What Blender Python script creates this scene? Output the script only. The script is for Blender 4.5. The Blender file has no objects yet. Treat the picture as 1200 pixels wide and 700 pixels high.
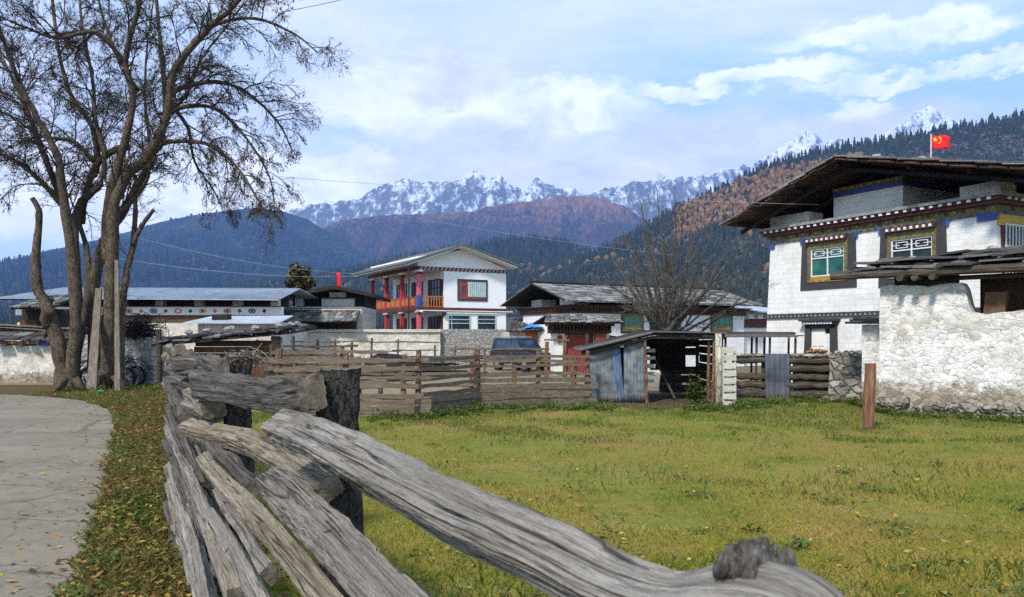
import bpy, math, random
import numpy as np
from mathutils import Vector, Matrix
random.seed(7)
rng = np.random.default_rng(7)
C = bpy.context.scene.collection
SC = bpy.context.scene
F = 924.0          # focal length in pixels of the 1200 px wide photograph
EYE = 1.7
HZ = 395.0         # horizon row
R = math.radians

# ------------------------------------------------------------------ camera
cam_d = bpy.data.cameras.new('camera')
cam = bpy.data.objects.new('camera', cam_d); C.objects.link(cam)
cam.location = (0, 0, EYE); cam.rotation_euler = (R(90), 0, 0)
cam_d.sensor_width = 36; cam_d.lens = 36*F/1200
cam_d.shift_y = (HZ-350)/1200
cam_d.clip_start = 0.05; cam_d.clip_end = 60000
cam_d.dof.use_dof = True; cam_d.dof.focus_distance = 7.0; cam_d.dof.aperture_fstop = 12
SC.camera = cam
SC.cycles.use_denoising = False

# ------------------------------------------------------------------ sun, sky, exposure
SUN_EL, SUN_AZ = R(44), R(208)      # azimuth clockwise from +Y (the view direction)
sd = Vector((math.sin(SUN_AZ)*math.cos(SUN_EL), math.cos(SUN_AZ)*math.cos(SUN_EL), math.sin(SUN_EL)))
sun_d = bpy.data.lights.new('sun', 'SUN'); sun = bpy.data.objects.new('sun', sun_d); C.objects.link(sun)
sun_d.energy = 2.3; sun_d.angle = R(6); sun_d.color = (1, .94, .85)
sun.rotation_euler = (-sd).to_track_quat('-Z', 'Y').to_euler()
sun.location = (0, -20, 60)
SC.view_settings.view_transform = 'Standard'; SC.view_settings.look = 'None'
SC.view_settings.gamma = 1; SC.view_settings.use_curve_mapping = False
SC.view_settings.exposure = 1.05

def nd(nt, typ, ins=None, **props):
    n = nt.nodes.new(typ)
    for k, v in props.items(): setattr(n, k, v)
    for k, v in (ins or {}).items():
        s = n.inputs[k]
        if isinstance(v, bpy.types.NodeSocket): nt.links.new(v, s)
        else:
            if s.type == 'RGBA' and len(v) == 3: v = (*v, 1)
            s.default_value = v
    return n
def math_(nt, op, a, b=None, c=None):
    ins = {0: a}
    if b is not None: ins[1] = b
    if c is not None: ins[2] = c
    return nd(nt, 'ShaderNodeMath', ins, operation=op).outputs[0]
def vmath(nt, op, a, b=None, out=0):
    ins = {0: a}
    if b is not None: ins[1] = b
    return nd(nt, 'ShaderNodeVectorMath', ins, operation=op).outputs[out]
def mixc(nt, fac, a, b, blend='MIX'):
    n = nt.nodes.new('ShaderNodeMix'); n.data_type = 'RGBA'; n.blend_type = blend
    for idx, v in ((0, fac), (6, a), (7, b)):
        if isinstance(v, bpy.types.NodeSocket): nt.links.new(v, n.inputs[idx])
        else: n.inputs[idx].default_value = (*v, 1) if isinstance(v, (tuple, list)) and len(v) == 3 else v
    return n.outputs[2]
def ramp(nt, fac, stops, interp='LINEAR'):
    n = nd(nt, 'ShaderNodeValToRGB', {0: fac}); cr = n.color_ramp; cr.interpolation = interp
    while len(cr.elements) < len(stops): cr.elements.new(.5)
    for e, (p, c) in zip(cr.elements, stops):
        e.position = p
        e.color = (c, c, c, 1) if isinstance(c, (int, float)) else (*c, 1)
    return n.outputs[0]
def noise(nt, vec, scale, detail=4, rough=.55, dist=0, out=0):
    return nd(nt, 'ShaderNodeTexNoise', {'Vector': vec, 'Scale': scale, 'Detail': detail, 'Roughness': rough, 'Distortion': dist}).outputs[out]
def scalev(nt, vec, s):
    return vmath(nt, 'MULTIPLY', vec, s)

w = bpy.data.worlds.new('World'); SC.world = w; w.use_nodes = True
nt = w.node_tree; nt.nodes.clear()
sky = nd(nt, 'ShaderNodeTexSky', sky_type='NISHITA', sun_disc=False, sun_elevation=SUN_EL, sun_rotation=SUN_AZ,
         altitude=3000, air_density=1.0, dust_density=1.5, ozone_density=1.2)
tc = nd(nt, 'ShaderNodeTexCoord'); D = tc.outputs['Generated']
def sky_dir(px, py): return Vector(((px-600)/F, 1, (HZ-py)/F)).normalized()
def blob(px, py, rx, ry, warp):   # soft elliptical cloud patch about one direction of the sky
    c = sky_dir(px, py)
    d = vmath(nt, 'ADD', vmath(nt, 'SUBTRACT', D, tuple(c)), warp)
    d = scalev(nt, d, (F/rx, F/rx*.6, F/ry))
    return ramp(nt, vmath(nt, 'LENGTH', d, out='Value'), [(0, 1), (.45, .9), (1, 0)], 'EASE')
wv = noise(nt, scalev(nt, D, (1, 1, 2.2)), 5.5, 6, .6, .3, out=1)
warp = scalev(nt, vmath(nt, 'SUBTRACT', wv, (.5, .5, .5)), (.13, .13, .10))
wv2 = noise(nt, scalev(nt, D, (1, 1, 2.0)), 22, 5, .6, 0, out=1)
warp2 = vmath(nt, 'ADD', warp, scalev(nt, vmath(nt, 'SUBTRACT', wv2, (.5, .5, .5)), (.06, .06, .045)))
hi = noise(nt, scalev(nt, D, (1, 1, 3.0)), 3.2, 7, .62, .5)
hi = ramp(nt, hi, [(.34, 0), (.66, 1)])
streak = noise(nt, scalev(nt, D, (1.2, 1.2, 9.0)), 4.0, 7, .62, .6)
def mx(*a):
    r = a[0]
    for b in a[1:]: r = math_(nt, 'MAXIMUM', r, b)
    return r
bank = mx(blob(380, 20, 480, 150, warp), blob(60, 90, 420, 240, warp), blob(900, -10, 480, 60, warp))          # thin grey veil
bright = mx(blob(490, 118, 160, 44, warp2), blob(660, 130, 140, 32, warp2), blob(300, 215, 210, 60, warp2), blob(40, 215, 190, 75, warp2),
            blob(860, 97, 140, 12, warp2), blob(1105, 84, 190, 12, warp2), blob(1040, 42, 150, 20, warp2), blob(1010, 130, 38, 20, warp2), blob(440, 190, 70, 25, warp2))
grey = mx(blob(590, 190, 200, 66, warp2), blob(810, 182, 175, 66, warp2), blob(530, 92, 70, 26, warp2), blob(1000, 160, 130, 38, warp2), blob(700, 225, 190, 40, warp2))
billow = ramp(nt, noise(nt, vmath(nt, 'ADD', scalev(nt, D, (1, 1, 1.6)), warp), 16, 6, .6), [(.3, 0), (.72, 1)])
skyc = sky.outputs[0]
base = mixc(nt, .75, skyc, (4.6, 6.5, 8.7))
c = mixc(nt, math_(nt, 'MULTIPLY', bank, ramp(nt, hi, [(0, .35), (1, .92)])), base, mixc(nt, hi, (5.7, 5.75, 6.1), (7.1, 7.05, 7.2)))
c = mixc(nt, math_(nt, 'MULTIPLY', ramp(nt, streak, [(.45, 0), (.75, 1)]), .35), c, (8.2, 8.3, 8.6))
c = mixc(nt, math_(nt, 'MULTIPLY', bright, ramp(nt, billow, [(0, .3), (.75, 1)])), c, (9.6, 9.5, 9.4))
c = mixc(nt, math_(nt, 'MULTIPLY', grey, .88), c, mixc(nt, billow, (5.3, 5.35, 6.0), (7.6, 7.5, 7.7)))
bg = nd(nt, 'ShaderNodeBackground', {'Color': c, 'Strength': .098})
nd(nt, 'ShaderNodeOutputWorld', {0: bg.outputs[0]})

# ------------------------------------------------------------------ helpers
def at(px, py, Y): return Vector(((px-600)/F*Y, Y, EYE+(HZ-py)/F*Y))
def gnd(px, py):
    Y = EYE*F/(py-HZ); return ((px-600)/F*Y, Y)

def hash3(ix, iy, iz):
    n = (ix*374761393 + iy*668265263 + iz*1274126177) & 0xffffffff
    n = ((n ^ (n >> 13))*1274126177) & 0xffffffff
    return ((n ^ (n >> 16)) & 0xffff)/65535.0
def vnoise(p):
    p = np.asarray(p, float); i = np.floor(p).astype(np.int64); f = p-i; f = f*f*(3-2*f)
    r = 0
    for dx in (0, 1):
        for dy in (0, 1):
            for dz in (0, 1):
                wgt = (f[:, 0] if dx else 1-f[:, 0])*(f[:, 1] if dy else 1-f[:, 1])*(f[:, 2] if dz else 1-f[:, 2])
                r = r + wgt*hash3(i[:, 0]+dx, i[:, 1]+dy, i[:, 2]+dz)
    return r
def fbm(p, o=4, gain=.5):
    p = np.asarray(p, float); a = 1; s = 0; t = 0
    for k in range(o):
        s = s+a*vnoise(p+17.3*k); t += a; a *= gain; p = p*2.03
    return s/t-.5
def ridged(p, o=5, gain=.55):
    p = np.asarray(p, float); a = 1; s = 0; t = 0
    for k in range(o):
        s = s+a*(1-np.abs(2*vnoise(p+31.7*k)-1)); t += a; a *= gain; p = p*2.07
    return s/t

def mesh_obj(name, v, f, mats, parent=None, smooth=False, mi=None, uv=None):
    me = bpy.data.meshes.new(name)
    me.from_pydata([tuple(x) for x in v], [], f)
    for m_ in (mats if isinstance(mats, (list, tuple)) else [mats]): me.materials.append(m_)
    if mi is not None and len(mi): me.polygons.foreach_set('material_index', mi)
    if uv is not None:
        l = me.uv_layers.new(name='UVMap'); l.data.foreach_set('uv', np.asarray(uv, float).ravel())
    if smooth: me.polygons.foreach_set('use_smooth', [True]*len(me.polygons))
    me.update()
    o = bpy.data.objects.new(name, me); C.objects.link(o)
    if parent: o.parent = parent
    return o
def np_mesh(name, v, faces, mats, parent=None, smooth=False, mi=None):
    """v (n,3), faces (m,k) constant k."""
    me = bpy.data.meshes.new(name)
    n, (m, k) = len(v), faces.shape
    me.vertices.add(n); me.vertices.foreach_set('co', np.asarray(v, np.float32).ravel())
    me.loops.add(m*k); me.loops.foreach_set('vertex_index', faces.astype(np.int32).ravel())
    me.polygons.add(m); me.polygons.foreach_set('loop_start', np.arange(0, m*k, k, dtype=np.int32))
    try: me.polygons.foreach_set('loop_total', np.full(m, k, np.int32))
    except Exception: pass
    for m_ in (mats if isinstance(mats, (list, tuple)) else [mats]): me.materials.append(m_)
    if mi is not None: me.polygons.foreach_set('material_index', np.asarray(mi, np.int32))
    if smooth: me.polygons.foreach_set('use_smooth', np.ones(m, bool))
    me.update(calc_edges=True); me.validate()
    o = bpy.data.objects.new(name, me); C.objects.link(o)
    if parent: o.parent = parent
    return o

class MB:
    def __init__(s): s.v = []; s.f = []; s.mi = []; s.cur = 0
    def add(s, vs, fs):
        b = len(s.v); s.v += [tuple(x) for x in vs]
        for f in fs: s.f.append([b+i for i in f]); s.mi.append(s.cur)
        return s
    def hexa(s, p):
        return s.add(p, [(3, 2, 1, 0), (4, 5, 6, 7), (0, 1, 5, 4), (1, 2, 6, 5), (2, 3, 7, 6), (3, 0, 4, 7)])
    def box(s, x0, x1, y0, y1, z0, z1, j=0):
        g = lambda: random.uniform(-j, j) if j else 0
        return s.hexa([(x+g(), y+g(), z+g()) for z in (z0, z1) for x, y in ((x0, y0), (x1, y0), (x1, y1), (x0, y1))])
    def slab(s, a, b, c_, d, th):
        """top quad a,b,c,d (any order round), thickness th downwards."""
        dn = Vector((0, 0, -th))
        p = [Vector(x) for x in (a, b, c_, d)]
        return s.hexa([x+dn for x in p]+p)
    def poly(s, pts, y0, y1):     # prism of an x,z outline between y0 and y1
        n = len(pts)
        return s.add([(x, y0, z) for x, z in pts]+[(x, y1, z) for x, z in pts],
                     [tuple(range(n))[::-1], tuple(range(n, 2*n))]+[(i, (i+1) % n, n+(i+1) % n, n+i) for i in range(n)][::1])
    def tube(s, pts, rad, n=6, cap=True):
        pts = [Vector(p) for p in pts]
        if not hasattr(rad, '__len__'): rad = [rad]*len(pts)
        vs = []; up = Vector((.31, .17, .93)).normalized()
        for i, p in enumerate(pts):
            t = (pts[min(i+1, len(pts)-1)]-pts[max(i-1, 0)]).normalized()
            a = t.cross(up)
            if a.length < .05: a = t.cross(Vector((1, 0, 0)))
            a.normalize(); b = t.cross(a); up = b.cross(t) if False else up
            for k in range(n):
                q = 2*math.pi*k/n
                vs.append(p+(a*math.cos(q)+b*math.sin(q))*rad[i])
        fs = [(i*n+k, i*n+(k+1) % n, (i+1)*n+(k+1) % n, (i+1)*n+k) for i in range(len(pts)-1) for k in range(n)]
        if cap: fs += [tuple(range(n))[::-1], tuple(range((len(pts)-1)*n, len(pts)*n))]
        return s.add(vs, fs)
    def stone(s, c_, r, j=.25):
        c_ = Vector(c_); vs = []; fs = []
        n, m = 7, 4
        for i in range(m+1):
            th = math.pi*i/m
            for k in range(n):
                q = 2*math.pi*(k+.5*(i % 2))/n; g = 1+random.uniform(-j, j)
                vs.append(c_+Vector((r[0]*math.sin(th)*math.cos(q)*g, r[1]*math.sin(th)*math.sin(q)*g, r[2]*math.cos(th)*g)))
        for i in range(m):
            for k in range(n): fs.append((i*n+k, (i+1)*n+k, (i+1)*n+(k+1) % n, i*n+(k+1) % n))
        return s.add(vs, fs)
    def disc(s, x, z, rx, rz, y, n=16, rin=0, th=.01):   # an upright elliptical disc or ring facing -y
        if rin:
            vs = []; fs = []
            for k in range(n):
                q = 2*math.pi*k/n; c_, d = math.cos(q), math.sin(q)
                for f in (1, rin):
                    vs += [(x+rx*f*c_, y, z+rz*f*d), (x+rx*f*c_, y+th, z+rz*f*d)]
            for k in range(n):
                a, b = 4*k, 4*((k+1) % n)
                fs += [(a, b, b+2, a+2), (a, a+1, b+1, b), (a+2, b+2, b+3, a+3)]
            return s.add(vs, fs)
        return s.poly([(x+rx*math.cos(2*math.pi*k/n), z+rz*math.sin(2*math.pi*k/n)) for k in range(n)], y, y+th)
    def build(s, name, mats, parent=None, smooth=False):
        return mesh_obj(name, s.v, s.f, mats, parent, smooth, s.mi)

def tag(o, label=None, cat=None, group=None, kind=None):
    if label: o['label'] = label
    if cat: o['category'] = cat
    if group: o['group'] = group
    if kind: o['kind'] = kind
    return o
def empty(name, loc, rz=0, label=None, cat=None, group=None):
    o = bpy.data.objects.new(name, None); C.objects.link(o); o.empty_display_size = .3
    o.location = loc; o.rotation_euler = (0, 0, rz)
    return tag(o, label, cat, group)
def copy_tree(o, parent=None):
    c_ = o.copy(); C.objects.link(c_)
    if parent: c_.parent = parent
    for ch in list(o.children): copy_tree(ch, c_)
    return c_

class Frame:
    """A facade's own axes: x along it (left to right from outside), y into the building, z up."""
    def __init__(s, px, Y, d, base=0):
        s.o = Vector(((px-600)/F*Y, Y, base)); d = Vector((*d, 0)).normalized(); s.d = d
        s.n = Vector((-d.y, d.x, 0)); s.rz = math.atan2(d.y, d.x)
    def loc(s, px, py, yl=0):
        a = (px-600)/F
        A = s.o.x+yl*s.n.x; B = s.o.y+yl*s.n.y
        u = (A-a*B)/(a*s.d.y-s.d.x); Y = B+u*s.d.y
        return u, EYE+(HZ-py)/F*Y-s.o.z
    def u(s, px, yl=0): return s.loc(px, 0, yl)[0]
    def root(s, name, label, cat, group=None): return empty(name, s.o, s.rz, label, cat, group)
    def world(s, x, y, z): return s.o+s.d*x+s.n*y+Vector((0, 0, z))
# ------------------------------------------------------------------ materials
def newmat(name, rough=.85, spec=.3):
    m = bpy.data.materials.new(name); m.use_nodes = True
    nt = m.node_tree; b = nt.nodes['Principled BSDF']
    b.inputs['Roughness'].default_value = rough; b.inputs['Specular IOR Level'].default_value = spec
    return m, nt, b
def coord(nt, kind='Object'):
    return nd(nt, 'ShaderNodeTexCoord').outputs[kind]
def bump(nt, b, h, strength, dist=.02):
    nt.links.new(nd(nt, 'ShaderNodeBump', {'Strength': strength, 'Distance': dist, 'Height': h}).outputs[0], b.inputs['Normal'])
def setc(nt, b, c_): nt.links.new(c_, b.inputs['Base Color'])
def mul(c_, k): return tuple(min(1, x*k) for x in c_)
def plain(name, col, rough=.7, var=.25, scale=6, spec=.3, bmp=.2, metal=0, dirt=None):
    m, nt, b = newmat(name, rough, spec); o = coord(nt)
    n1 = noise(nt, o, scale, 6, .6)
    c_ = ramp(nt, n1, [(.3, mul(col, 1-var)), (.7, mul(col, 1+var))])
    if dirt:
        n2 = noise(nt, o, scale*.4, 5, .65)
        c_ = mixc(nt, ramp(nt, n2, [(.5, 0), (.68, .8)]), c_, dirt)
    setc(nt, b, c_); b.inputs['Metallic'].default_value = metal
    if bmp: bump(nt, b, n1, bmp, .02)
    return m
def wood(name, c0, c1, c2, stretch=(1, 1, 1), scale=12, bmp=.5, use_uv=False, fine=60, island=.0, rough=.9):
    """weathered boards: grain stretched along one axis"""
    m, nt, b = newmat(name, rough, .15)
    o = coord(nt, 'UV' if use_uv else 'Object')
    v = scalev(nt, o, stretch)
    g1 = noise(nt, v, scale, 6, .65, .6)
    g2 = noise(nt, v, fine, 4, .7, .3)
    lf = noise(nt, o, 1.7, 4, .6)
    c_ = ramp(nt, g1, [(.28, c0), (.5, c1), (.72, c2)])
    c_ = mixc(nt, ramp(nt, g2, [(.35, .75), (.5, 0)]), c_, mul(c0, .45))
    c_ = mixc(nt, ramp(nt, lf, [(.4, 0), (.7, .5)]), c_, mul(c1, .55))
    if use_uv:
        ck = noise(nt, scalev(nt, o, (.35, 15, 1)), 1.25, 3, .55, .4)
        ck = math_(nt, 'ABSOLUTE', math_(nt, 'SUBTRACT', ck, .5))
        brk = ramp(nt, noise(nt, o, 2.1, 3, .6), [(.42, 0), (.55, 1)])
        ck = math_(nt, 'MULTIPLY', ramp(nt, ck, [(0, 1), (.022, 0)]), brk)
        c_ = mixc(nt, math_(nt, 'MULTIPLY', ck, .9), c_, mul(c0, .3))
        g1 = math_(nt, 'SUBTRACT', g1, math_(nt, 'MULTIPLY', ck, .5))
        kn = nd(nt, 'ShaderNodeTexVoronoi', {'Vector': scalev(nt, o, (1, 2.2, 1)), 'Scale': 2.3}).outputs['Distance']
        c_ = mixc(nt, ramp(nt, kn, [(.03, .8), (.075, 0)]), c_, mul(c0, .4))
    if island:
        rnd = nd(nt, 'ShaderNodeNewGeometry').outputs['Random Per Island']
        c_ = mixc(nt, 1.0, c_, ramp(nt, rnd, [(0, 1-island), (1, 1.0)]), 'MULTIPLY')
    setc(nt, b, c_)
    h = math_(nt, 'ADD', math_(nt, 'MULTIPLY', g1, 1.0), math_(nt, 'MULTIPLY', g2, .6))
    bump(nt, b, h, bmp, .02)
    return m

def whitewash(name, white=(.78, .77, .74), scale=4.2, relief=.6, exposed=None, stain=True, crack=.3, courses=False, stain_k=.6):
    """whitewashed rubble masonry; the wash is thin over the joints and worn away near the foot"""
    m, nt, b = newmat(name, .95, .1); o = coord(nt)
    wob = noise(nt, o, 3, 3, .5, out=1)
    wob2 = noise(nt, o, 11, 4, .6, out=1)
    v = vmath(nt, 'ADD', scalev(nt, o, (1, 1, 1.5)), vmath(nt, 'ADD', scalev(nt, wob, (.3, .3, .3)), scalev(nt, wob2, (.16, .16, .16))))
    vo = nd(nt, 'ShaderNodeTexVoronoi', {'Vector': v, 'Scale': scale}, feature='DISTANCE_TO_EDGE').outputs['Distance']
    vc = nd(nt, 'ShaderNodeTexVoronoi', {'Vector': v, 'Scale': scale}, feature='F1').outputs['Color']
    n1 = noise(nt, o, 7, 7, .7); n2 = noise(nt, o, 1.3, 5, .65); n3 = noise(nt, o, 30, 4, .7)
    c_ = ramp(nt, n1, [(.25, mul(white, .78)), (.5, white), (.75, mul(white, 1.06))])
    joint = ramp(nt, vo, [(0, 1), (.035, .0)])
    brk = ramp(nt, noise(nt, o, 5.3, 5, .7), [(.40, 0), (.56, 1)])
    c_ = mixc(nt, math_(nt, 'MULTIPLY', math_(nt, 'MULTIPLY', joint, brk), crack*1.7), c_, (.15, .125, .10))
    c_ = mixc(nt, 1.0, c_, mixc(nt, crack, (1, 1, 1), ramp(nt, nd(nt, 'ShaderNodeSeparateColor', {0: vc}).outputs[1], [(0, .55), (.35, .92), (1, 1.06)])), 'MULTIPLY')
    c_ = mixc(nt, ramp(nt, n3, [(.3, crack), (.42, 0)]), c_, (.3, .26, .22))
    if stain: c_ = mixc(nt, ramp(nt, n2, [(.48, 0), (.66, stain_k)]), c_, (.36, .28, .17))
    if exposed is not None:
        z = nd(nt, 'ShaderNodeSeparateXYZ', {0: o}).outputs[2]
        zz = math_(nt, 'ADD', z, math_(nt, 'MULTIPLY', math_(nt, 'SUBTRACT', n1, .5), 1.1))
        fac = nd(nt, 'ShaderNodeMapRange', {0: zz, 1: exposed+.12, 2: exposed-.12}).outputs[0]
        st = ramp(nt, nd(nt, 'ShaderNodeSeparateColor', {0: vc}).outputs[0], [(0, (.17, .14, .105)), (.4, (.34, .28, .20)), (.75, (.42, .37, .29)), (1, (.26, .21, .16))])
        st = mixc(nt, ramp(nt, vo, [(0, .9), (.07, 0)]), st, (.11, .09, .07))
        st = mixc(nt, ramp(nt, n3, [(.4, .5), (.6, 0)]), st, (.16, .14, .11))
        c_ = mixc(nt, fac, c_, st)
    if courses:
        sp = nd(nt, 'ShaderNodeSeparateXYZ', {0: vmath(nt, 'ADD', o, scalev(nt, wob2, (.05, .05, .05)))})
        bv = nd(nt, 'ShaderNodeCombineXYZ', {0: math_(nt, 'ADD', sp.outputs[0], sp.outputs[1]), 1: sp.outputs[2]}).outputs[0]
        br = nd(nt, 'ShaderNodeTexBrick', {'Vector': bv, 'Scale': 1.0, 'Mortar Size': .012, 'Mortar Smooth': .6, 'Brick Width': .42, 'Row Height': .17, 'Color1': (1, 1, 1), 'Color2': (.88, .88, .88), 'Mortar': (.62, .60, .57)})
        c_ = mixc(nt, ramp(nt, n1, [(.35, .25), (.65, .85)]), c_, mixc(nt, 1.0, c_, br.outputs[0], 'MULTIPLY'))
    setc(nt, b, c_)
    h = math_(nt, 'ADD', math_(nt, 'MULTIPLY', ramp(nt, vo, [(0, 0), (.18, 1)]), .55), math_(nt, 'MULTIPLY', n1, 1.0))
    h = math_(nt, 'ADD', h, math_(nt, 'MULTIPLY', n3, .4))
    bump(nt, b, h, relief, .04)
    return m
def rubble(name, cols, scale=4, joint=(.06, .05, .04)):
    m, nt, b = newmat(name, .95, .1); o = coord(nt)
    wob = noise(nt, o, 3, 3, .5, out=1)
    v = vmath(nt, 'ADD', scalev(nt, o, (1, 1, 1.5)), scalev(nt, wob, (.3, .3, .3)))
    vo = nd(nt, 'ShaderNodeTexVoronoi', {'Vector': v, 'Scale': scale}, feature='DISTANCE_TO_EDGE').outputs['Distance']
    vc = nd(nt, 'ShaderNodeTexVoronoi', {'Vector': v, 'Scale': scale}, feature='F1').outputs['Color']
    n1 = noise(nt, o, 14, 6, .7)
    k = len(cols)
    c_ = ramp(nt, nd(nt, 'ShaderNodeSeparateColor', {0: vc}).outputs[0], [(i/max(1, k-1), c0) for i, c0 in enumerate(cols)])
    c_ = mixc(nt, 1.0, c_, ramp(nt, n1, [(.25, .6), (.75, 1.2)]), 'MULTIPLY')
    c_ = mixc(nt, ramp(nt, vo, [(0, .95), (.08, 0)]), c_, joint)
    setc(nt, b, c_)
    bump(nt, b, math_(nt, 'ADD', ramp(nt, vo, [(0, 0), (.15, 1)]), math_(nt, 'MULTIPLY', n1, .5)), .8, .05)
    return m
def shingle(name, c0, c1, c2):
    m, nt, b = newmat(name, .9, .15); o = coord(nt)
    rnd = nd(nt, 'ShaderNodeNewGeometry').outputs['Random Per Island']
    c_ = ramp(nt, rnd, [(0, c0), (.5, c1), (1, c2)])
    n1 = noise(nt, o, 9, 6, .7); n2 = noise(nt, o, 45, 4, .7)
    c_ = mixc(nt, 1.0, c_, ramp(nt, n1, [(.3, .6), (.7, 1.25)]), 'MULTIPLY')
    c_ = mixc(nt, ramp(nt, n2, [(.35, .6), (.5, 0)]), c_, mul(c0, .5))
    setc(nt, b, c_); bump(nt, b, math_(nt, 'ADD', n1, n2), .5, .03)
    return m
def islands(name, stops, rough=.8, trans=0, patch=None, spec=.2):
    """leaves and blades: each loose piece takes its own colour from the ramp"""
    m, nt, b = newmat(name, rough, spec)
    rnd = nd(nt, 'ShaderNodeNewGeometry').outputs['Random Per Island']
    if patch:
        o = coord(nt); n1 = noise(nt, o, patch[0], 5, .6)
        rnd = math_(nt, 'ADD', math_(nt, 'MULTIPLY', rnd, 1-patch[1]), math_(nt, 'MULTIPLY', ramp(nt, n1, [(.33, 0), (.67, 1)]), patch[1]))
    c_ = ramp(nt, rnd, stops); setc(nt, b, c_)
    if trans:
        t = nd(nt, 'ShaderNodeBsdfTranslucent', {'Color': c_})
        mix = nd(nt, 'ShaderNodeMixShader', {0: trans, 1: b.outputs[0], 2: t.outputs[0]})
        nt.links.new(mix.outputs[0], nt.nodes['Material Output'].inputs[0])
    return m
def bark(name, c0, c1, scale=9):
    m, nt, b = newmat(name, .95, .1); o = coord(nt)
    v = scalev(nt, o, (1, 1, .35))
    n1 = noise(nt, v, scale, 7, .7, .4); n2 = noise(nt, o, 2.2, 4, .6)
    vo = nd(nt, 'ShaderNodeTexVoronoi', {'Vector': vmath(nt, 'ADD', v, scalev(nt, noise(nt, o, 8, 3, .5, out=1), (.12, .12, .12))), 'Scale': scale*1.6}, feature='DISTANCE_TO_EDGE').outputs['Distance']
    c_ = ramp(nt, n1, [(.3, c0), (.7, c1)])
    vo = math_(nt, 'ADD', vo, math_(nt, 'MULTIPLY', n1, .16))
    c_ = mixc(nt, ramp(nt, vo, [(.03, .65), (.15, 0)]), c_, mul(c0, .4))
    c_ = mixc(nt, ramp(nt, n2, [(.45, 0), (.7, .5)]), c_, mul(c0, .7))
    setc(nt, b, c_)
    bump(nt, b, math_(nt, 'ADD', ramp(nt, vo, [(0, 0), (.2, 1)]), n1), .9, .05)
    return m
def glass(name, col=(.02, .03, .035)):
    m, nt, b = newmat(name, .12, .6); o = coord(nt)
    setc(nt, b, ramp(nt, noise(nt, o, 1.8, 3, .5), [(.35, mul(col, .5)), (.65, mul(col, 1.6))]))
    return m

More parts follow.
